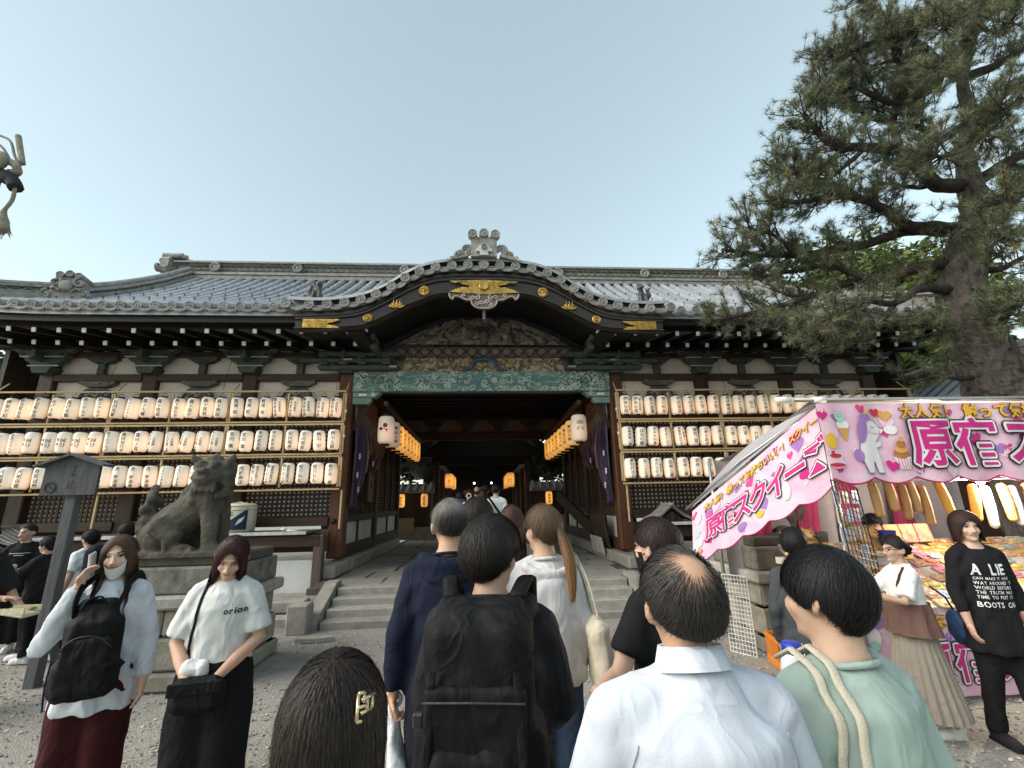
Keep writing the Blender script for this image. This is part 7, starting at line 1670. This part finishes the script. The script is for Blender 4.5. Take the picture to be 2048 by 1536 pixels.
me = rbox((0, -.355, 1.17), (.27, .035, .20), .015, .008, .003, 9, 3); me.materials.append(NYL); link('top_pocket', me, None, bp)
MB().tube([(-.13, -.377, 1.235), (0, -.382, 1.238), (.13, -.377, 1.235)], .0035, 5).obj('zip', M('black_zip', (.03, .03, .032), rough=.35, rnd=0), bp, world=False)
for a, b in (((-.03, -.385, 1.03), (-.05, -.375, .66)), ((.10, -.385, 1.05), (.06, -.372, .68)), ((-.11, -.36, 1.30), (-.12, -.38, .98)), ((.11, -.36, 1.30), (.13, -.375, .98)), ((.02, -.385, .98), (.12, -.37, .74))):
    MB().tube([a, tuple((Vector(a)+Vector(b))/2+V(0, -.008, 0)), b], [(.011, .003)]*3, 6, up=(0, 1, 0)).obj('webbing', BLKC, bp, world=False)
MB().tube([(.10+.016*math.cos(a), -.392, 1.0+.022*math.sin(a)) for a in np.linspace(0, 6.28, 14)], .004, 6).obj('carabiner', M('dark_metal', (.10, .10, .11), rough=.3, metal=.9, rnd=0), bp, True, world=False)
MB().box((-.15, -.33, 1.18), (.03, .02, .035), ch=.005).obj('buckle', MATS['black_zip'], bp, world=False); MB().box((.15, -.33, 1.0), (.03, .02, .035), ch=.005).obj('buckle', MATS['black_zip'], bp, world=False)
for sg in (-1, 1): MB().tube(crom([(sg*.10, -.16, 1.44), (sg*.13, -.02, 1.475), (sg*.13, .12, 1.36), (sg*.15, .12, 1.15), (sg*.17, -.10, .95)], 6), [(.028, .008)]*25, 6).obj('shoulder_strap', BLKC, bp, True, world=False)
# ---------------------------------------------------------------- 5 navy hoodie, grey hair, plastic bag
p = person('grey-haired person in a navy hoodie over a red shirt, arm hanging at left', -.235, 2.42, 4, 1.735, male=True, head=(14, 6, 0), build=1.04, skin=(.50, .30, .205), top=dict(name='navy_hoodie', c=(.011, .014, .030), fit=.022, hem=.84, sfit=.016, neck=1.465), bottom=dict(name='navy_trousers', c=(.012, .013, .02), fit=.015), hair=dict(style='crop', c=(.20, .19, .175), n=5000, c2=(.035, .03, .027), fade=lambda q: np.clip((-q[:, 1]-.03)/.06, 0, 1)*np.clip((1.66-q[:, 2])/.05, 0, 1)), vox=.010, shoes=(.03, .03, .03), seed=41, armL=((-.235, -.04, 1.10), (-.245, -.01, .865)), handL=(V(0, .05, -1), V(1, 0, 0), 1.0))
hd_ = MB(); [hd_.tube([Vector(p['S']((w_*math.cos(a), -.05+.07*math.sin(a), zz+.03*math.sin(a)))) for a in np.linspace(R(160), R(380), 12)], [.02]+[rr]*10+[.02], 10) for w_, zz, rr in ((.12, 1.43, .042), (.10, 1.38, .045), (.06, 1.33, .04))]
me = tubes_to_mesh(hd_, .012, .005, 2, 4); me.materials.append(fabric('cloth_navy_hoodie', (.01, .01, .01))); link('hood', me, None, p['P'])
m = MB(); m.tube([(0, 0, zz) for zz in (.79, .83, .92)], [(.182*1.04, .140), (.184, .142), (.172, .13)], 22, up=(0, 1, 0)); m.v = [tuple(q) for q in p['S'](np.array(m.v))]; me = tubes_to_mesh(m, .012, .003, 4, 2); me.materials.append(fabric('red_tee', (.42, .045, .045))); link('red_shirt', me, None, p['P'])
wb = p['S'](p['aL'][1])
PLAS = M('white_plastic_bag', (.70, .72, .74), (.6, .62, .64), rough=.35, scale=6, bump=.5, bscale=25, rnd=0, spec=.5)
t = thing('plastic_bag', 'white plastic carrier bag held by the person in the navy hoodie', 'bag', (-.52, 2.42, .4))
m = MB(); hx_, hy_, hz_ = -.235-.245*1.02, 2.42-.02, .865*1.02-.085
m.tube([(hx_, hy_, hz_+.02), (hx_+.01, hy_, hz_-.10), (hx_+.03, hy_, hz_-.24), (hx_+.03, hy_, hz_-.40), (hx_+.02, hy_, hz_-.47)], [(.018, .02), (.05, .03), (.085, .055), (.095, .07), (.05, .04)], 16); me = tubes_to_mesh(m, .008, .010, 5, 1); me.transform(Matrix.Translation((.52, -2.42, -.4))); me.materials.append(PLAS); link('bag_body', me, None, t)
MB().tube([(hx_+.035*math.cos(a), hy_+.012, hz_+.05+.03*math.sin(a)) for a in np.linspace(0, 6.28, 16)], .010, 7).obj('handle_knot', PLAS, t, True)
# ---------------------------------------------------------------- 6 ponytail, white hoodie, beige tote
p = person('person with a long blonde-tipped ponytail in a white hooded top', .26, 2.52, 10, 1.69, head=(24, 3, 0), top=dict(name='white_hoodie', c=(.66, .64, .64), fit=.035, sleeve=.9, hem=.86, neck=1.455), bottom=dict(name='blue_jeans', c=(.05, .075, .13)), hair=dict(style='up', c=(.085, .052, .034), n=5000, c2=(.22, .14, .08), fade=lambda q: .35+0*q[:, 2]), vox=.011, face=True, seed=51)
hd_ = MB(); [hd_.tube([Vector(p['S']((w_*math.cos(a), -.06+.06*math.sin(a), zz+.05*math.sin(a)))) for a in np.linspace(R(170), R(370), 12)], [.012]+[.026]*10+[.012], 8) for w_, zz in ((.125, 1.42), (.115, 1.37), (.095, 1.32), (.06, 1.28))]
me = tubes_to_mesh(hd_, .012, .004, 2, 4); me.materials.append(fabric('cloth_white_hoodie', (.01, .01, .01))); link('hood', me, None, p['P'])
nr = np.random.default_rng(5); V_, F_, C_ = [], [], []
for k in range(1500):                      # the ponytail itself
    a, rd_ = nr.uniform(0, 6.28), nr.uniform(0, 1)**.5; t = np.linspace(0, 1, 10); w_ = .012+.026*np.sin(np.pi*np.clip(t*.8+.1, 0, 1))*(1-t*.35); ln = nr.uniform(.75, 1.0)
    cx = .012+.025*t; cy = -.122-.045*np.sin(np.pi*t*.8)-.005*t; cz = 1.592-.36*t*ln; q = np.stack([cx+w_*rd_*math.cos(a), cy+w_*rd_*math.sin(a)*.8, cz], 1); sd_ = np.array([math.sin(a), -math.cos(a), 0])*.0012
    V_.append(np.stack([q-sd_, q+sd_], 1).reshape(-1, 3)); F_.append(np.array([(k*20+2*j, k*20+2*j+1, k*20+2*j+3, k*20+2*j+2) for j in range(9)])); w3 = np.repeat(t, 2)[:, None]; C_.append((np.array([.10, .062, .038])*(1-w3)+np.array([.40, .21, .085])*w3)*nr.uniform(.6, 1.35))
me = npmesh('ponytail', p['xf'](np.vstack(V_)), np.vstack(F_), np.vstack(C_)); me.materials.append(hairmat('up_hair')); setsmooth(me); tag(link('ponytail', me, None, p['hair']), kind='stuff')
m = MB(); m.tube([Vector(u) for u in p['xf'](np.array([(.012+.022*math.cos(a), -.118, 1.592+.022*math.sin(a)) for a in np.linspace(0, 6.28, 14)]))], .008, 7); m.obj('hair_tie', fabric('pale_tie', (.6, .55, .5)), p['hair'], True, world=False)
tb = thing('tote_bag', 'beige canvas tote bag hanging from the ponytailed person\'s shoulder', 'bag', (.55, 2.45, .6))
m = MB(); m.box((.515, 2.43, .93), (.10, .22, .46), Matrix.Rotation(R(-6), 3, 'Y'), ch=.04); me = tubes_to_mesh(m, .012, .010, 5, 4); me.transform(Matrix.Translation((-.55, -2.45, -.6))); me.materials.append(CREAM); link('bag_body', me, None, tb)
for dy in (-.06, .05): MB().tube(crom([(.50, 2.43+dy, 1.14), (.46, 2.44+dy, 1.32), (.415, 2.47+dy*.6, 1.445), (.40, 2.52+dy*.3, 1.455)], 5), [(.012, .004)]*16, 6).obj('handle', CREAM, tb, True)
# ---------------------------------------------------------------- 7 black T-shirt and black mask
p = person('person in a black T-shirt and black mask with dark hair pinned up', .70, 2.05, 30, 1.625, head=(10, 2, 0), skin=(.54, .35, .26), top=dict(name='black_tee', c=(.014, .014, .016), fit=.015, sleeve=.4, hem=.85), bottom=dict(name='black_skirt_trousers', c=(.015, .015, .018)), hair=dict(style='up', c=(.035, .020, .020), n=4500), vox=.011, face=True, seed=61, armL=((-.27, .02, 1.12), (-.20, .22, .98)), armR=((.26, .1, 1.12), (.16, .3, 1.10)))
def mask(p, mat, dz=0., nm='face_mask'):
    m = MB(); kk = 1.0 if dz == 0 else 1.06; P1 = np.array([[(.066*kk*math.sin(a)*(1-.12*b), .020+.082*math.cos(a)*(1-.08*b)*(1 if dz == 0 else 1-.25*b)+.012*math.cos(a)**4*(1-b), 1.568-(.088 if dz == 0 else .066)*b+dz+(0 if dz == 0 else 0.058*math.sin(a)**2)) for b in np.linspace(0, 1, 7)] for a in np.linspace(-1.35, 1.35, 15)]); m.grid(p['xf'](P1.reshape(-1, 3)).reshape(P1.shape))
    for sg in (-1, 1): m.tube([Vector(u) for u in p['xf'](np.array([(sg*.064, .03, 1.555+dz), (sg*.082, -.005, 1.585), (sg*.084, -.018, 1.56)]))], .0018, 5)
    m.obj(nm, mat, p['P'], True, world=False)
mask(p, fabric('black_mask', (.012, .012, .013)))
# ---------------------------------------------------------------- others in the queue ahead
def simple(label, x, y, H, z, yaw, topc, hairc, style='short', nm='q', n=900, male=True, skin=(.5, .32, .23), sleeve=.45, hd=(0, 3, 0), bald=None, bot=(.02, .02, .025), **kw):
    return person(label, x, y, yaw, H, z=z, male=male, head=hd, skin=skin, top=dict(name=nm, c=topc, sleeve=sleeve, vox=.016, fit=.022), bottom=dict(name=nm+'_b', c=bot), hair=dict(style=style, c=hairc, n=n, bald=bald), vox=.018, group='people queuing through the gate', seed=int(abs(x)*97+y*31) % 97, **kw)
simple('person with dark wavy hair right behind the grey-haired person in the queue', -.10, 2.95, 1.735, 0, 0, (.02, .02, .025), (.022, .016, .014), 'mop', 'qa', 1600)
simple('person with dark shoulder-length hair between the navy hoodie and the backpack', -.17, 3.12, 1.62, 0, 0, (.02, .02, .02), (.03, .016, .012), 'bob', 'qb', 1600, False)
simple('person with long reddish-brown hair ahead of the ponytailed person', .15, 3.4, 1.69, 0, 0, (.25, .2, .18), (.075, .03, .022), 'long', 'qc', 1600, False)
FZ = .44
simple('person in a white T-shirt with a black sling strap, in the passage', .22, 9.0, 1.63, FZ, -12, (.70, .72, .72), (.014, .012, .012), 'short', 'qd', 900)
simple('person with a pink scrunchie and white top, in the passage', -.30, 9.0, 1.54, FZ, 8, (.66, .66, .66), (.03, .018, .015), 'up', 'qe', 900, False)
simple('bald person ahead of the group in the passage', -.16, 9.9, 1.62, FZ, 0, (.10, .10, .10), (.05, .045, .04), 'crop', 'qf', 300, True, (.45, .27, .19), bald=True)
simple('person in a dark cap at the front of the passage group', .02, 10.4, 1.68, FZ, 0, (.05, .06, .06), (.02, .03, .03), 'short', 'qg', 300)
simple('person with reddish dark hair in the middle of the passage group', -.04, 8.7, 1.50, FZ, 0, (.02, .02, .02), (.05, .02, .018), 'long', 'qh', 900, False)
simple('person with an indigo backpack at the left of the passage group', -.50, 9.4, 1.51, FZ, 4, (.05, .05, .12), (.018, .013, .012), 'bob', 'qi', 900, False)
m = MB(); m.box((-.5, 9.22, 1.62), (.28, .14, .38), ch=.05); me = tubes_to_mesh(m, .018, .006, 2, 4); me.materials.append(fabric('indigo_bag', (.05, .05, .13))); tag(link('backpack', me), 'indigo backpack worn in the passage group at left', 'backpack')
m = MB(); m.tube([(.04, 8.88, 1.88), (.16, 8.84, 1.70), (.34, 8.86, 1.45)], [(.022, .006)]*3, 6, up=(0, 1, 0)); tag(m.obj('sling_strap', BLKC), 'black sling strap across the white T-shirt in the passage', 'strap')
m = MB(); m.tube([(-.30+.04*math.cos(a), 8.875, 1.86+.04*math.sin(a)) for a in np.linspace(0, 6.28, 12)], .014, 6); tag(m.obj('scrunchie', fabric('pink_scrunchie', (.6, .42, .42)), smooth=True), 'pale pink scrunchie tying dark hair in the passage group', 'hair tie')
# ================================================================ LEFT: person on the phone
p = person('person on a phone in a long white shirt with a backpack in front', -2.215, 2.98, 196, 1.575, face=True, head=(4, 4, 4), vox=.0077, skin=(.60, .40, .30), top=dict(name='long_white_shirt', c=(.60, .63, .68), fit=.022, hem=.74, flare=.025, sfit=.020, vox=.013, wr=.007, neck=1.455), bottom=dict(name='maroon_trousers', c=(.045, .010, .012), fit=.05, hem=.05, wr=.006), hair=dict(style='long', c=(.095, .052, .034), n=4500, tilt=-.30), armR=((.275, .09, 1.09), (.135, .125, 1.42)), handR=(V(-.25, -.15, 1), V(-1, .2, 0), .55), armL=((-.215, -.01, 1.10), (-.25, .07, .87)), shoes=(.5, .5, .5), seed=71)
mask(p, fabric('white_mask', (.72, .72, .72)), dz=-.052)
s = p['s']; m = MB(); m.box(p['S']((.112, .075, 1.535)), (.014, .072*s, .155*s), Matrix.Rotation(R(-12), 3, 'X'), ch=.006); ph = m.obj('phone', M('pale_phone', (.55, .55, .56), (.5, .5, .5), rough=.25, rnd=0, bump=0), p['P'], world=False)
bpt = thing('backpack', 'black backpack worn on the front of the person on the phone', 'backpack', (-2.215, 2.98, 0), R(196))
def bf(m): m.box((-.02, .225, .89), (.30, .10, .22), ch=.05); m.box((-.01, .17, 1.19), (.20, .07, .14), ch=.03)
me = rbox((-.02, .19, 1.0), (.265, .13, .42), .06, .011, .009, 6, 6, bf); me.materials.append(NYL); link('main_bag', me, None, bpt)
me = rbox((-.02, .255, .95), (.22, .04, .27), .025, .010, .006, 7, 5); me.materials.append(NYL); link('front_pocket', me, None, bpt)
MB().tube(crom([(-.13, .27, 1.03), (-.08, .283, 1.08), (-.02, .285, 1.095), (.04, .283, 1.08), (.09, .27, 1.03)], 4), .0035, 5).obj('zip', MATS['black_zip'], bpt, True, world=False)
for sg in (-1, 1): MB().tube(crom([(sg*.085, .19, 1.17), (sg*.10, .165, 1.25), (sg*.105, .095, 1.325), (sg*.105, -.02, 1.345), (sg*.11, -.115, 1.26), (sg*.13, -.13, 1.05), (sg*.17, .05, .86)], 6), [(.030, .007)]*37, 6).obj('shoulder_strap', BLKC, bpt, True, world=False)
MB().tube(crom([(-.05, .19, 1.22), (-.02, .20, 1.27), (.03, .20, 1.25), (.05, .19, 1.20)], 5), [(.018, .005)]*16, 6).obj('grab_loop', BLKC, bpt, True, world=False)
MB().tube(crom([(.15, .17, .97), (.15, .18, .85), (.14, .18, .74)], 5), [(.009, .003)]*11, 6).obj('side_webbing', fabric('navy_webbing', (.02, .03, .12)), bpt, True, world=False)
# ================================================================ LEFT: woman in white printed T-shirt
p = person('person in a white printed T-shirt and wide black trousers looking down into a bag', -1.535, 2.88, 192, 1.575, face=True, head=(10, 30, -6), vox=.0077, skin=(.56, .36, .265), top=dict(name='white_tee', c=(.62, .62, .60), fit=.022, sleeve=.46, sfit=.03, hem=.90, vox=.012, wr=.006, neck=1.452), bottom=dict(name='wide_black_trousers', c=(.011, .011, .013), fit=.075, hem=.03, wr=.004), hair=dict(style='long', c=(.050, .018, .018), n=4500, tilt=-.25), armR=((.215, .02, 1.10), (.09, .19, .95)), handR=(V(-.7, .4, -.5), V(-.3, -.3, -.8), .5), armL=((-.22, .03, 1.10), (-.06, .19, .945)), handL=(V(.6, .45, -.6), V(.3, -.3, -.8), .5), shoes=(.02, .02, .02), seed=81)
S = p['S']; sh_ = p['shirt']
def chest_text(p, txt, x0, z0, size, mat, nm, parent, bold=.02, stretchx=1.0):
    def fn(u, v):
        xx, zz = x0-u*stretchx, z0+v; h = p['bvh'].ray_cast(Vector((xx, 1, zz)), Vector((0, -1, 0))); return (h[0]+h[1]*.007) if h[0] is not None else Vector((xx, .13, zz))
    return char_on([txt], fn, size, nm, mat, parent, horiz=True, bold=bold, sub=.12, world=False)
INKT = fabric('shirt_ink', (.03, .035, .04))
o = chest_text(p, 'orion', -.035, 1.165, .042, INKT, 'printed_word', sh_, .03); 
o = chest_text(p, '· · ·', -.055, 1.20, .018, INKT, 'printed_marks', sh_, .01)
sb = thing('shoulder_bag', 'small black shoulder bag carried by the person in the white printed T-shirt', 'bag', (-1.535, 2.88, 0), R(192))
me = rbox((.02, .185, .81), (.25, .10, .17), .04, .009, .004, 4, 4); me.materials.append(BLKC); link('bag_body', me, None, sb)
MB().box((.02, .24, .855), (.24, .012, .06), ch=.005).obj('flap', BLKC, sb, world=False)
q = on_body(p, [(.07, 1.345), (.085, 1.25), (.10, 1.10), (.115, .98), (.12, .90)], False, .007); MB().tube([q[0]+V(-.0, -.09, .02), q[0]+V(0, -.045, .028)]+q+[V(.125, .19, .87)], [(.008, .003)]*(len(q)+3), 6, up=(0, 1, 0)).obj('strap', BLKC, sb, True, world=False)
q = on_body(p, [(.0, .92), (.05, .915), (.09, .93)], False, .03); m = MB(); m.tube(q, [.02, .035]+[.045]*(len(q)-4)+[.035, .02], 9); me = tubes_to_mesh(m, .008, .010, 3, 1); me.materials.append(fabric('white_cloth', (.72, .72, .70))); tag(link('handkerchief', me, None, None, (-1.535, 2.88, 0), (0, 0, R(192))), 'crumpled white cloth in the hands of the person looking into her bag', 'cloth')
# ================================================================ LEFT: boys in black, and two behind
def boy(label, x, y, H, yaw, topc, nm, hd=(0, 0, 0), **kw):
    return person(label, x, y, yaw, H, face=True, male=True, head=hd, vox=.0125, build=.92, skin=(.42, .27, .20), top=dict(name=nm, c=topc, sleeve=.42, vox=.014, fit=.035, hem=.80), bottom=dict(name='black_shorts', c=(.012, .012, .014), fit=.03, hem=kw.pop('hem', .10)), shoes=(.62, .62, .62), group='youngsters at the left', **kw)
p = boy('tall youngster in a black T-shirt with white print holding a food tray', -6.25, 6.85, 1.57, 205, (.013, .013, .015), 'black_tee_a', (-25, 6, 0), hair=dict(style='crop', c=(.03, .022, .02), n=1500), armR=((.25, .08, 1.12), (.10, .30, 1.10)), armL=((-.25, .06, 1.12), (-.06, .30, 1.08)), handR=(V(-.6, .7, .1), V(0, 0, 1), .5), handL=(V(.6, .7, .1), V(0, 0, 1), .5), seed=5)
for z0, w_ in ((1.20, .20), (1.175, .10)):
    q = on_body(p, [(-w_/2, z0), (w_/2, z0)], False, .004); MB().tube(q, [(.007, .003)]*len(q), 5, up=(0, 0, 1)).obj('white_stripe', fabric('white_print', (.7, .7, .7)), p['shirt'], True, world=False)
tag(MB().box((-6.12, 6.5, 1.06), (.20, .14, .05), ch=.015).obj('food_tray', fabric('pale_tray', (.6, .55, .4))), 'pale paper food tray in the tall youngster\'s hands', 'tray')
p = boy('shorter youngster in a black T-shirt reaching out to the left', -5.55, 6.38, 1.42, 95, (.013, .013, .015), 'black_tee_b', (0, 4, 0), hair=dict(style='bowl', c=(.016, .013, .013), n=1500), armL=((-.20, .22, 1.10), (-.16, .48, 1.02)), handL=(V(0, 1, -.1), V(0, 0, 1), .3), walk=.10, seed=6)
p = boy('child in a white T-shirt with a dark backpack behind the sign post', -5.12, 6.45, 1.48, 75, (.66, .70, .70), 'white_tee_c', (0, 2, 0), hair=dict(style='mop', c=(.018, .014, .013), n=1500), seed=7)
m = MB(); m.box((-4.98, 6.42, 1.10), (.18, .28, .40), ch=.06); me = tubes_to_mesh(m, .016, .006, 2, 4); me.materials.append(fabric('dark_pack', (.02, .022, .03))); tag(link('backpack', me), 'dark backpack worn by the child in the white T-shirt', 'backpack')
p = boy('youngster in a black T-shirt standing left of the stone dog', -4.62, 6.35, 1.56, 60, (.013, .013, .015), 'black_tee_d', (0, 2, 0), hair=dict(style='mop', c=(.014, .012, .012), n=1500), seed=8)
p = boy('person at the left edge holding out food', -4.74, 4.78, 1.62, 262, (.02, .02, .022), 'black_tee_e', (0, 2, 0), hair=dict(style='short', c=(.014, .012, .012), n=600), armR=((.20, .22, 1.05), (.12, .50, 1.04)), armL=((-.18, .24, .98), (-.05, .52, .90)), handR=(V(-.1, 1, .1), V(0, 0, -1), .35), handL=(V(.1, 1, .1), V(0, 0, 1), .35), seed=9)
m = MB(); m.box((-4.20, 4.66, .86), (.24, .17, .03), Matrix.Rotation(R(10), 3, 'Y'), ch=.01); m.box((-4.20, 4.58, .885), (.24, .012, .05)); m.box((-4.20, 4.74, .885), (.24, .012, .05)); tag(m.obj('food_tray', fabric('cream_tray', (.60, .56, .38))), 'cream paper tray held out at the left edge', 'tray')
# ================================================================ RIGHT: woman in lettered black top
p = person('person with a dark bob in a black top lettered in white, walking past the stall', 3.66, 3.36, 168, 1.575, face=True, head=(-14, 2, 2), vox=.0074, skin=(.52, .34, .26), top=dict(name='black_long_top', c=(.012, .012, .014), fit=.02, sleeve=.85, hem=.66, flare=.02, vox=.011, neck=1.435, band=False), bottom=dict(name='black_slim_trousers', c=(.012, .012, .013), fit=.004, hem=.08), hair=dict(style='bob', c=(.042, .022, .018), n=4500, tilt=-.30), armR=((.205, .0, 1.10), (.205, .06, .865)), armL=((-.205, .0, 1.10), (-.205, .05, .865)), walk=-.10, shoes=(.02, .02, .02), seed=91)
WPR = fabric('white_lettering', (.72, .72, .72))
for txt, x0, z0, sz in (('A LIE', .120, 1.14, .098), ('CAN MAKE IT HALF', .115, 1.105, .026), ('WAY AROUND THE', .115, 1.072, .030), ('WORLD BEFORE', .115, 1.040, .032), ('THE TRUTH HAS', .115, 1.008, .032), ('TIME TO PUT ITS', .115, .976, .031), ('BOOTS ON', .122, .920, .050)):
    chest_text(p, txt, x0, z0, sz, WPR, 'printed_line', p['shirt'], .012 if sz < .06 else .03, .76 if sz < .06 else .72)
# ---------------------------------------------------------------- girl in the long skirt
p = person('person in glasses, white T-shirt and long taupe skirt choosing goods at the stall rack', 3.27, 3.62, 82, 1.385, face=True, head=(6, 4, 0), vox=.0085, build=.9, skin=(.48, .31, .23), top=dict(name='girl_white_tee', c=(.70, .69, .66), fit=.03, sleeve=.46, sfit=.025, hem=1.06, vox=.011), bottom=dict(name='taupe_skirt', kind='skirt', c=(.27, .23, .19), hem=.18), hair=dict(style='up', c=(.022, .017, .016), n=3000), armR=((.21, .16, 1.16), (.10, .42, 1.24)), armL=((-.21, .16, 1.14), (-.10, .42, 1.20)), handR=(V(0, 1, .3), V(-.5, 0, -.5), .6), handL=(V(0, 1, .3), V(.5, 0, -.5), .6), shoes=(.62, .60, .56), walk=.12, seed=95)
S = p['S']; m = MB(); rows = [[((w_+.01*math.sin(a*9))*math.cos(a), (d_+.01*math.sin(a*9))*math.sin(a), zz) for a in np.linspace(0, 6.2832, 97)] for zz, w_, d_ in ((1.11, .185, .16), (1.02, .20, .175), (.92, .22, .19), (.84, .24, .21))]
m.grid(S(np.array(rows))); m.obj('sheer_overlay', fabric('mauve_brown_mesh', (.15, .085, .07)), p['P'], True, world=False)
m = MB(); m.ell(Vector(p['xf'](np.array([(0, -.128, 1.565)]))[0]), (.03, .03, .03)); [m.ell(Vector(p['xf'](np.array([(dx, -.14, 1.562+dz)]))[0]), (.02, .02, .022), None, 8, 6) for dx, dz in ((.02, .015), (-.02, .015), (0, -.02))]; m.obj('hair_bun', hairmat('up_hair'), p['hair'], True, world=False)
m = MB(); xf = p['xf']
for sg in (-1, 1):
    m.tube([Vector(u) for u in xf(np.array([(sg*.032+.021*math.cos(a), .108, 1.587+.017*math.sin(a)) for a in np.linspace(0, 6.28, 16)]))], .0018, 5); m.tube([Vector(u) for u in xf(np.array([(sg*.052, .107, 1.59), (sg*.072, .06, 1.592), (sg*.080, -.005, 1.588)]))], .0018, 5)
m.obj('glasses', M('thin_dark_frame', (.05, .03, .02), rough=.3, rnd=0, bump=0), p['P'], True, world=False)
for sg in (-1, 1): strap(p, [(-.08, 1.16), (-.085, 1.05), (-.09, .93)], .012, .004, fabric('brown_strap', (.05, .025, .02)), 'pinafore_strap', p['shirt']) if sg < 0 else None
tb = thing('drawstring_bag', 'dark blue drawstring bag hanging at the hip of the person in the taupe skirt', 'bag', (3.44, 3.55, .5))
m = MB(); m.tube([(3.52, 3.50, .86), (3.53, 3.50, .80), (3.55, 3.49, .70), (3.56, 3.49, .62)], [(.03, .03), (.075, .05), (.105, .06), (.06, .04)], 14); me = tubes_to_mesh(m, .01, .006, 4, 2); me.transform(Matrix.Translation((-3.44, -3.55, -.5))); me.materials.append(fabric('blue_nylon', (.02, .045, .10), rough=.5)); link('bag_body', me, None, tb)
MB().tube([(3.42, 3.55, 1.02), (3.48, 3.50, .95), (3.52, 3.50, .86)], .007, 5).obj('cord', fabric('cord_navy', (.015, .025, .05)), tb, True)
MB().box((3.57, 3.43, .66), (.02, .008, .05)).obj('green_tag', fabric('green_tag', (.1, .45, .12)), tb)
# ---------------------------------------------------------------- boy at the stall and the vendor
person('dark-haired child in grey standing between the sage T-shirt and the stall', 2.08, 3.12, -35, 1.50, male=True, build=.92, head=(-10, 4, 0), skin=(.46, .29, .21), top=dict(name='grey_top', c=(.06, .065, .07), fit=.02, vox=.015), bottom=dict(name='grey_pants', c=(.07, .075, .08), fit=.02), hair=dict(style='short', c=(.014, .012, .012), n=1600), vox=.010, seed=13)
person('young stall vendor resting the chin on one hand behind the display', 4.30, 4.95, 150, 1.50, face=True, build=.9, head=(15, 8, 0), skin=(.50, .33, .25), top=dict(name='vendor_blue', c=(.03, .045, .12), fit=.02, vox=.016), bottom=dict(name='vendor_pants', c=(.02, .02, .025)), hair=dict(style='mop', c=(.014, .012, .012), n=1500), armL=((-.22, .14, 1.18), (-.06, .12, 1.44)), handL=(V(.2, .1, 1), V(.5, -.5, 0), .8), vox=.010, seed=14)
bpy.data.scenes.remove(TMP)
